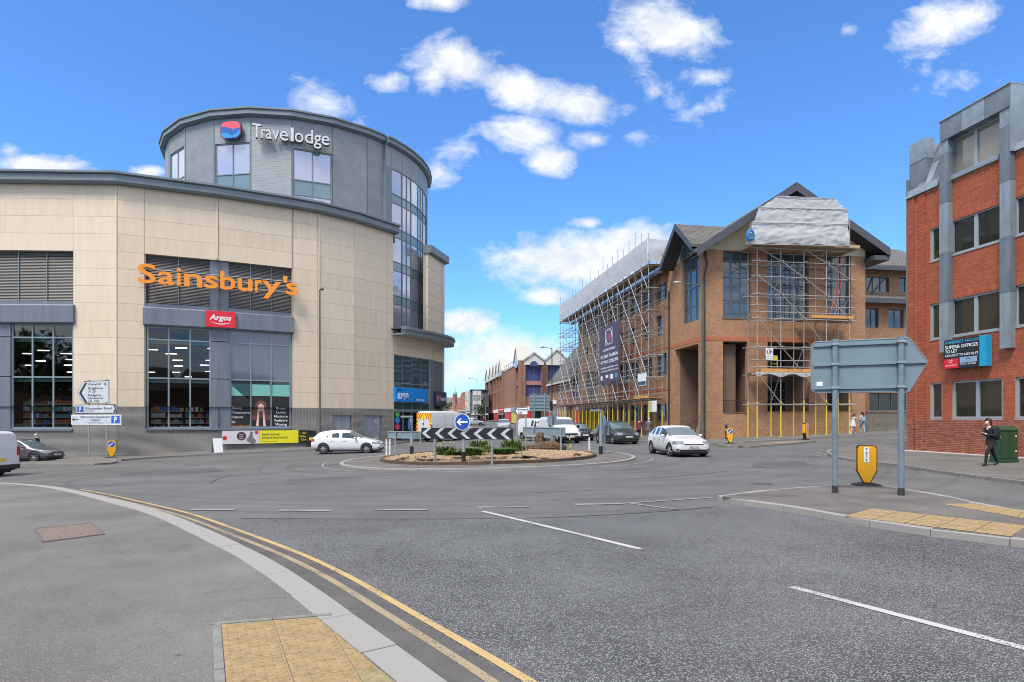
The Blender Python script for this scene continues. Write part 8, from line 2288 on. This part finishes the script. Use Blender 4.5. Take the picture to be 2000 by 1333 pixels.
# people
m_skin=mat('skin',(.50,.31,.23),.6);m_skin2=mat('skin_fair',(.60,.40,.32),.6)
def person(label,loc,rz,H,joints,mats_by,hair=None,extra=None,group='people on foot',rad=1.0,fat=1.0):
 """body grown from a posed skeleton (Skin + Subdivision) as one surface, coloured by region.
    joints: dict of named points in units of body height, local +X = facing direction"""
 J=joints
 V=[];E=[];RAD=[];REG=[]
 def add(p,r,reg):V.append(Vector(p)*H);RAD.append(r*H*rad);REG.append(reg);return len(V)-1
 pel=add(J['pelvis'],.070*fat,'legs');wst=add(J['waist'],.064*fat,'top');cst=add(J['chest'],.080*fat,'top');nck=add(J['neck'],.030,'skin')
 hd0=add(J['head']-Vector((0,0,.035)),.042,'skin');hd1=add(J['head'],.056,'skin');hd2=add(J['head']+Vector((0,0,.040)),.046,'skin')
 nose=add(J['head']+J['look']*.062+Vector((0,0,-.008)),.012,'skin')
 E+=[(pel,wst),(wst,cst),(cst,nck),(nck,hd0),(hd0,hd1),(hd1,hd2),(hd1,nose)]
 for s in('l','r'):
  sh=add(J['sh_'+s],.036*fat,'top');el=add(J['el_'+s],.026,'sleeve');wr=add(J['wr_'+s],.019,'fore')
  hn=add(J['hn_'+s],.020,'hand')
  E+=[(cst,sh),(sh,el),(el,wr),(wr,hn)]
  d=(J['hn_'+s]-J['wr_'+s]).normalized();sd=d.cross(Vector((0,0,1)));
  sd=sd.normalized() if sd.length>.1 else Vector((0,1,0))
  for k,(o,L) in enumerate(((-.011,.036),(-.004,.044),(.004,.042),(.011,.034))):
   f1=add(J['hn_'+s]+d*.018+sd*o,.0060,'hand');f2=add(J['hn_'+s]+d*(.018+L*.7)+sd*o*1.15+Vector((0,0,-.006)),.0050,'hand');E+=[(hn,f1),(f1,f2)]
  tb_=add(J['wr_'+s]+d*.018+sd*(.018 if s=='l' else-.018)+Vector((0,0,.004)),.0062,'hand');E.append((hn,tb_))
  hp=add(J['hp_'+s],.052*fat,'legs');kn=add(J['kn_'+s],.036,'shin');an=add(J['an_'+s],.024,'shin2');to=add(J['to_'+s],.022,'shoe');he=add(J['an_'+s]+Vector((-.012,0,-.022)),.020,'shoe')
  E+=[(pel,hp),(hp,kn),(kn,an),(an,to),(an,he)]
 me=bpy.data.meshes.new('body');me.from_pydata([tuple(v) for v in V],E,[])
 o=bpy.data.objects.new('body',me);COL.objects.link(o)
 sk=o.modifiers.new('skin','SKIN');sk.use_smooth_shade=True
 for i,sv in enumerate(me.skin_vertices[0].data):sv.radius=(RAD[i],RAD[i]);sv.use_root=(i==0)
 sb=o.modifiers.new('s','SUBSURF');sb.levels=2;sb.render_levels=2
 bpy.context.view_layer.update()
 m2=bpy.data.meshes.new_from_object(o.evaluated_get(bpy.context.evaluated_depsgraph_get()))
 bpy.data.objects.remove(o)
 lo=min(v.co.z for v in m2 .vertices)
 for v in m2 .vertices:v.co.z-=lo
 t=thing('person',label,'person',loc,rz,group)
 keys=[]
 for k in('skin','top','sleeve','fore','hand','legs','shin','shin2','shoe'):
  keys.append(k);
 m2 .materials.clear()
 for k in keys:m2 .materials.append(mats_by[k])
 for p in m2 .polygons:
  c=p.center+Vector((0,0,lo));best=None
  for(a,b) in E:
   A,B=V[a],V[b];ab=B-A;tt=max(0,min(1,(c-A).dot(ab)/max(1e-9,ab.length_squared)))
   d=(c-A-ab*tt).length-(RAD[a]*(1-tt)+RAD[b]*tt)*.8
   if best is None or d<best[0]:best=(d,REG[b] if tt>.12 else REG[a],a,b,tt)
  reg=best[1]
  if REG[best[2]]=='legs' and best[3]==1 and best[4]<.5:reg='legs'
  if REG[best[2]]=='skin' and reg=='top':reg='skin'
  p.material_index=keys.index(reg);p.use_smooth=True
 ob=bpy.data.objects.new('body',m2);COL.objects.link(ob);ob.parent=t;OFF[ob.name]=Vector((0,0,0))
 for s in(-1,1):
  e=J['head']*H+J['look']*.050*H+J['look'].cross(Vector((0,0,1)))*s*.020*H+Vector((0,0,.004*H-lo))
  MB().lathe([(.002,-.006),(.007,-.003),(.007,.003),(.002,.006)],e,8).build('eye',m_black,t)
 mo=J['head']*H+J['look']*.052*H+Vector((0,0,-.030*H-lo))
 MB().lathe([(.003,-.004),(.016,0),(.003,.004)],mo,8).build('mouth',mat('lip',(.40,.12,.10),.5),t)
 if hair:hair(t,J,H,lo)
 if extra:extra(t,J,H,lo)
 return t
def V3(*a):return Vector(a)
def pose(stride=.12,lean=0.0,arms='down',look=V3(1,0,-.15),bend=0.0):
 """walking pose facing +X; units of height"""
 J=dict(pelvis=V3(0,0,.52),waist=V3(.005+lean*.3,0,.60),chest=V3(.01+lean*.7,0,.735),neck=V3(.015+lean,0,.845),head=V3(.03+lean*1.35,0,.925-abs(lean)*.15),look=look.normalized())
 for s,k in(('l',1),('r',-1)):
  y=.105*k;st=stride*k
  J['sh_'+s]=V3(.01+lean*.85,y*1.0,.80)
  if arms=='down':J['el_'+s]=V3(-st*.35+lean*.5,y*1.25,.645);J['wr_'+s]=V3(-st*.5+.03+lean*.4,y*1.25,.51);J['hn_'+s]=V3(-st*.55+.04+lean*.4,y*1.22,.475)
  elif arms=='phone':J['el_'+s]=V3(.0+lean*.6,y*1.2,.645);J['wr_'+s]=V3(.13+lean*.6,y*.45,.665);J['hn_'+s]=V3(.16+lean*.6,y*.25,.685)
  elif arms=='reach':J['el_'+s]=V3(.12+lean,y*1.1,.70);J['wr_'+s]=V3(.23+lean,y*.9,.74+.05*k);J['hn_'+s]=V3(.27+lean,y*.8,.76+.06*k)
  J['hp_'+s]=V3(0,.048*k,.50);J['kn_'+s]=V3(st*.62+.035,.05*k,.285);J['an_'+s]=V3(st-.01,.05*k,.045+(.02 if k<0 and stride>.05 else 0));J['to_'+s]=V3(st+.075,.055*k,.018+(.0 if k>0 else .004))
 return J
def hair_cap(m,length=.0,back=.05,w=1.0):
 def f(t,J,H,lo):
  h=J['head']*H-Vector((0,0,lo));lk=J['look'];bk=Vector((-lk.x,-lk.y,0));
  mb=MB();n=14;rows=7
  c=h+bk*.012*H+Vector((0,0,.010*H))
  for j in range(rows+1):
   th=(math.pi*.62)*j/rows
   for i in range(n+1):
    lim=math.pi*(.97 if j<3 else .80 if j<5 else .66);ph=-lim+2*lim*i/n
    r=.066*H*w*(1+.05*math.sin(5*ph+j))
    d=bk*math.cos(ph)+bk.cross(Vector((0,0,1)))*math.sin(ph)
    mb.v.append(c+d*r*math.sin(th)+Vector((0,0,r*1.08*math.cos(th))))
  for j in range(rows):
   for i in range(n):
    k=j*(n+1)+i;mb.f.append((k,k+1,k+n+2,k+n+1));mb.m.append(0)
  if length>0:
   seg=7;base=len(mb.v)
   for j in range(seg+1):
    f_=j/seg;cc=c+bk*(.030+.055*f_)*H+Vector((0,0,-.01*H-length*H*f_));rx=.062*H*(1+.15*math.sin(3*f_))*(1-.35*f_);ry=.034*H*(1-.3*f_)
    for i in range(10):
     a=6.283*i/10;mb.v.append(cc+bk.cross(Vector((0,0,1)))*rx*math.cos(a)+bk*ry*math.sin(a))
   for j in range(seg):
    for i in range(10):
     k=(i+1)%10;mb.f.append((base+j*10+i,base+j*10+k,base+(j+1)*10+k,base+(j+1)*10+i));mb.m.append(0)
   mb.f.append(tuple(base+seg*10+i for i in range(10)));mb.m.append(0)
  mb.build('hair',m,t,smooth=True,uv=False)
 return f
def skirt(m,z0,z1,r0,r1,nm='skirt'):
 def f(t,J,H,lo):
  mb=MB();n=18
  prof=[(r0+(r1-r0)*k/5,z1+(z0-z1)*k/5) for k in range(6)]
  for j,(r,z) in enumerate(prof):
   cx=J['pelvis'].x*(1 if z<.6 else 0)+(J['waist'].x if z>.55 else 0)*.5
   for i in range(n):
    a=6.283*i/n;q=1+.05*math.sin(5*a+j*.3)*(j/5)
    mb.v.append(Vector((cx+r*1.0*math.cos(a)*q,r*.92*math.sin(a)*q,z))*H-Vector((0,0,lo)))
  for j in range(5):
   for i in range(n):
    k=(i+1)%n;mb.f.append((j*n+i,j*n+k,(j+1)*n+k,(j+1)*n+i));mb.m.append(0)
  mb.build(nm,m,t,smooth=True,uv=False)
 return f
m_navyc=mat('cloth_navy',(.018,.018,.035),.9,var=.2,vs=12);m_blackc=mat('cloth_black',(.009,.009,.010),.9);m_hairb=mat('hair_brown',(.045,.026,.018),.55);m_hairg=mat('hair_grey',(.38,.36,.33),.6);m_haird=mat('hair_dark',(.015,.011,.010),.55);m_blond=mat('hair_blond',(.48,.38,.24),.6)
m_shoe=mat('shoe_black',(.015,.015,.016),.6);m_shoew=mat('shoe_white',(.65,.65,.63),.6);m_denim=mat('denim_pale',(.20,.33,.47),.85,var=.25,vs=10);m_denimj=mat('denim_jacket',(.26,.34,.43),.85,var=.2,vs=9);m_dress=mat('dress_pale',(.46,.52,.56),.85,var=.25,vs=14)
m_maroon=mat('cloth_maroon',(.14,.022,.030),.9);m_greyc=mat('cloth_slate',(.10,.105,.12),.9,var=.2,vs=8);m_beige=mat('cloth_beige',(.40,.33,.24),.9)
def outfit(skin,top,sleeve,fore,legs,shin,shin2,shoe):return dict(skin=skin,top=top,sleeve=sleeve,fore=fore,hand=skin,legs=legs,shin=shin,shin2=shin2,shoe=shoe)
gpz=on_ground(1936,910,.11)
def rucksack(t,J,H,lo):
 c=J['chest']*H+Vector((-.125*H,0,-.05*H-lo))
 mb=MB();n=14
 for j,(r,z) in enumerate(((.2,-.14),(.85,-.135),(1.0,-.06),(.97,.05),(.75,.12),(.2,.14))):
  for i in range(n):
   a=6.283*i/n;mb.v.append(c+Vector((r*.062*math.cos(a)-.004*j,r*.085*math.sin(a),z))*H)
 for j in range(5):
  for i in range(n):
   k=(i+1)%n;mb.f.append((j*n+i,j*n+k,(j+1)*n+k,(j+1)*n+i));mb.m.append(0)
 mb.f.append(tuple(range(n)));mb.m.append(0);mb.f.append(tuple(5*n+i for i in range(n)));mb.m.append(0)
 o=mb.build('rucksack',m_blackc,t,smooth=True,uv=False)
 rr=random.Random(2)
 for i in range(7):
  a=rr.uniform(-.9,.9)+math.pi;z=rr.uniform(-.09,.06);p=c+Vector((.066*math.cos(a)-.012,.088*math.sin(a),z))*H
  MB().lathe([(.004,-.006),(.016,-.003),(.016,.003),(.004,.006)],p,8,axis='x').build('white_print',m_letter_w,o)
 for s in(-1,1):
  MB().path([c+Vector((.05,s*.05,.11))*H,c+Vector((.13,s*.06,.125))*H,c+Vector((.195,s*.065,.05))*H,c+Vector((.12,s*.08,-.06))*H],.012*H,6).build('strap',m_blackc,o)
def girl_extra(t,J,H,lo):
 rucksack(t,J,H,lo);skirt(m_blackc,.43,.60,.082,.112)(t,J,H,lo)
 p=(J['hn_l']+J['hn_r'])/2*H+Vector((.02,0,.03-lo));ph=thing('phone','small dark phone held by the girl with the rucksack','phone',(0,0,0))
 wp_=Matrix.Translation(t.location)@Matrix.Rotation(t.rotation_euler.z,4,'Z')@p;ph.location=wp_;ph.rotation_euler=(0,R(-30),t.rotation_euler.z)
 MB().box(-.006,.006,-.036,.036,-.07,.07).build('phone_case',m_black,ph,bevel=.003);MB().box(-.0085,-.006,-.033,.033,-.065,.065).build('phone_screen',m_glass_dark,ph)
person('girl in dark school clothes looking down at a phone, black rucksack and long brown hair',gpz,R(186),1.60,pose(.19,.035,'phone',V3(1,0,-.55)),outfit(m_skin2,m_navyc,m_navyc,m_navyc,m_blackc,m_blackc,m_blackc,m_shoe),hair_cap(m_hairb,.24,w=1.12),girl_extra)
w1=on_ground(1668,847,.11);w2=on_ground(1681,846.5,.11)
person('girl in a pale grey summer dress and white shoes reaching toward her companion',(w1[0]-.1,w1[1],w1[2]),R(8),1.60,pose(.15,.05,'reach',V3(1,.1,0)),outfit(m_skin2,m_dress,m_skin2,m_skin2,m_dress,m_skin2,m_skin2,m_shoew),hair_cap(m_hairb,.06),skirt(m_dress,.36,.66,.085,.165,'dress_skirt'))
def bag(t,J,H,lo):MB().box(-.16*H,-.09*H,-.07*H,.07*H,.58*H-lo,.74*H-lo).build('shoulder_bag',m_denimj,t,bevel=.02*H)
person('woman in pale denim jacket and wide jeans with dark hair walking away',(w2[0]+.15,w2[1],w2[2]),R(80),1.68,pose(.10,.0,'down',V3(1,.4,-.1)),outfit(m_skin2,m_denimj,m_denimj,m_skin2,m_denim,m_denim,m_denim,m_shoew),hair_cap(m_haird,.09,w=1.12),bag,rad=1.12)
c1=on_ground(1248,857,.11);c2=on_ground(1267,857,.11)
person('pedestrian in a maroon coat and dark trousers beside the yellow scaffold legs',c1,R(70),1.70,pose(.16,.02,'down',V3(1,0,0)),outfit(m_skin,m_maroon,m_maroon,m_maroon,m_blackc,m_blackc,m_blackc,m_beige),hair_cap(m_haird),skirt(m_maroon,.44,.66,.085,.115,'coat_tail'),fat=1.15)
person('grey-haired pedestrian in a slate jacket by the scaffold, following the maroon coat',c2,R(62),1.72,pose(.12,.02,'down',V3(1,0,0)),outfit(m_skin2,m_greyc,m_greyc,m_greyc,m_greyc,m_beige,m_beige,m_beige),hair_cap(m_hairg),skirt(m_greyc,.40,.66,.088,.125,'coat_tail'),fat=1.2)
p3=at(75,41.0);p3=(p3[0],p3[1],G(*p3)+.11)
person('fair-haired walker in black glimpsed over the bonnet of the grey hatchback',p3,R(188),1.62,pose(.12,.05,'down',V3(1,0,-.2)),outfit(m_skin2,m_blackc,m_blackc,m_skin2,m_blackc,m_blackc,m_blackc,m_shoe),hair_cap(m_blond),None)
p4=at(945,106);p4=(p4[0],p4[1],G(*p4))
person('distant figure in dark clothes on the far footway by the black board',p4,R(-80),1.72,pose(.12),outfit(m_skin,m_maroon,m_maroon,m_maroon,m_blackc,m_blackc,m_blackc,m_shoe),hair_cap(m_haird),None)
# small trees far up the road
m_tleaf=[mat('tree_leaf',(.045,.085,.025),.7,var=.35,vs=5),mat('tree_leaf_b',(.075,.12,.035),.7,var=.3,vs=5)]
def tree(label,x,y,H,W,seed,n=900):
 rr=random.Random(seed);z=G(x,y);t=thing('tree',label,'tree',(x,y,z),group='trees up the road')
 mb=MB();mb.tube((0,0,-.1),(.1,0,H*.45),.16,8,r2=.10)
 for i in range(6):
  a=i*1.05;mb.tube((.08,0,H*.38),(math.cos(a)*W*.28,math.sin(a)*W*.28,H*(.6+.06*(i%3))),.07,6,r2=.03)
 mb.build('trunk',m_bark,t)
 cl=[(Vector((rr.uniform(-1,1)*W*.33,rr.uniform(-1,1)*W*.33,H*rr.uniform(.45,.85))),W*rr.uniform(.16,.28)) for _ in range(11)]
 mb=MB()
 for i in range(n):
  c,r=rr.choice(cl);d=Vector((rr.gauss(0,1),rr.gauss(0,1),rr.gauss(0,1))).normalized()*r*rr.random()**.35;p=c+d;s=rr.uniform(.10,.22)*max(1,H/7)
  a,b=Vector((rr.gauss(0,1),rr.gauss(0,1),rr.gauss(0,1))).normalized()*s,Vector((rr.gauss(0,1),rr.gauss(0,1),rr.gauss(0,1))).normalized()*s
  mb.poly([p+a,p+b,p-a,p-b],rr.randrange(2))
 mb.build('crown',m_tleaf,t,uv=False,fix=False)
x,y=at(872,205);tree('small leafy tree below the pale houses on the far rise',x,y,6.5,5.0,4)
x,y=at(939,146);tree('small street tree before the white panelled block',x,y,4.2,3.2,5,700)
# behind the camera: what the shop windows reflect
for k,(x,y,H_,W_) in enumerate(((-78,-24,17,13),(-66,-30,18,14),(-54,-25,16,12),(-43,-31,17,13),(-33,-27,14,11))):
 tree(('first','second','third','fourth','fifth')[k]+' broad tree from the left in the row reflected by the shop windows',x,y,H_,W_,20+k,2600)
bt=thing('brick_terrace','brick terrace with slate roof across the road, seen only mirrored in shop glass','building',(5,-36,0),worldco=True)
fb=Fr((40,-38),(-1,0));MB().fbox(fb,0,164,-9,0,-1,7.5).build('walls',m_rhb,bt)
for i in range(8):MB().hexa([fb.p(20.5*i,.4,7.5),fb.p(20.5*i+20,.4,7.5),fb.p(20.5*i+20,-9.4,7.5),fb.p(20.5*i,-9.4,7.5),fb.p(20.5*i+1.5,-4,11.5),fb.p(20.5*i+18.5,-4,11.5),fb.p(20.5*i+18.5,-5,11.5),fb.p(20.5*i+1.5,-5,11.5)]).build('roof',m_slate,bt)
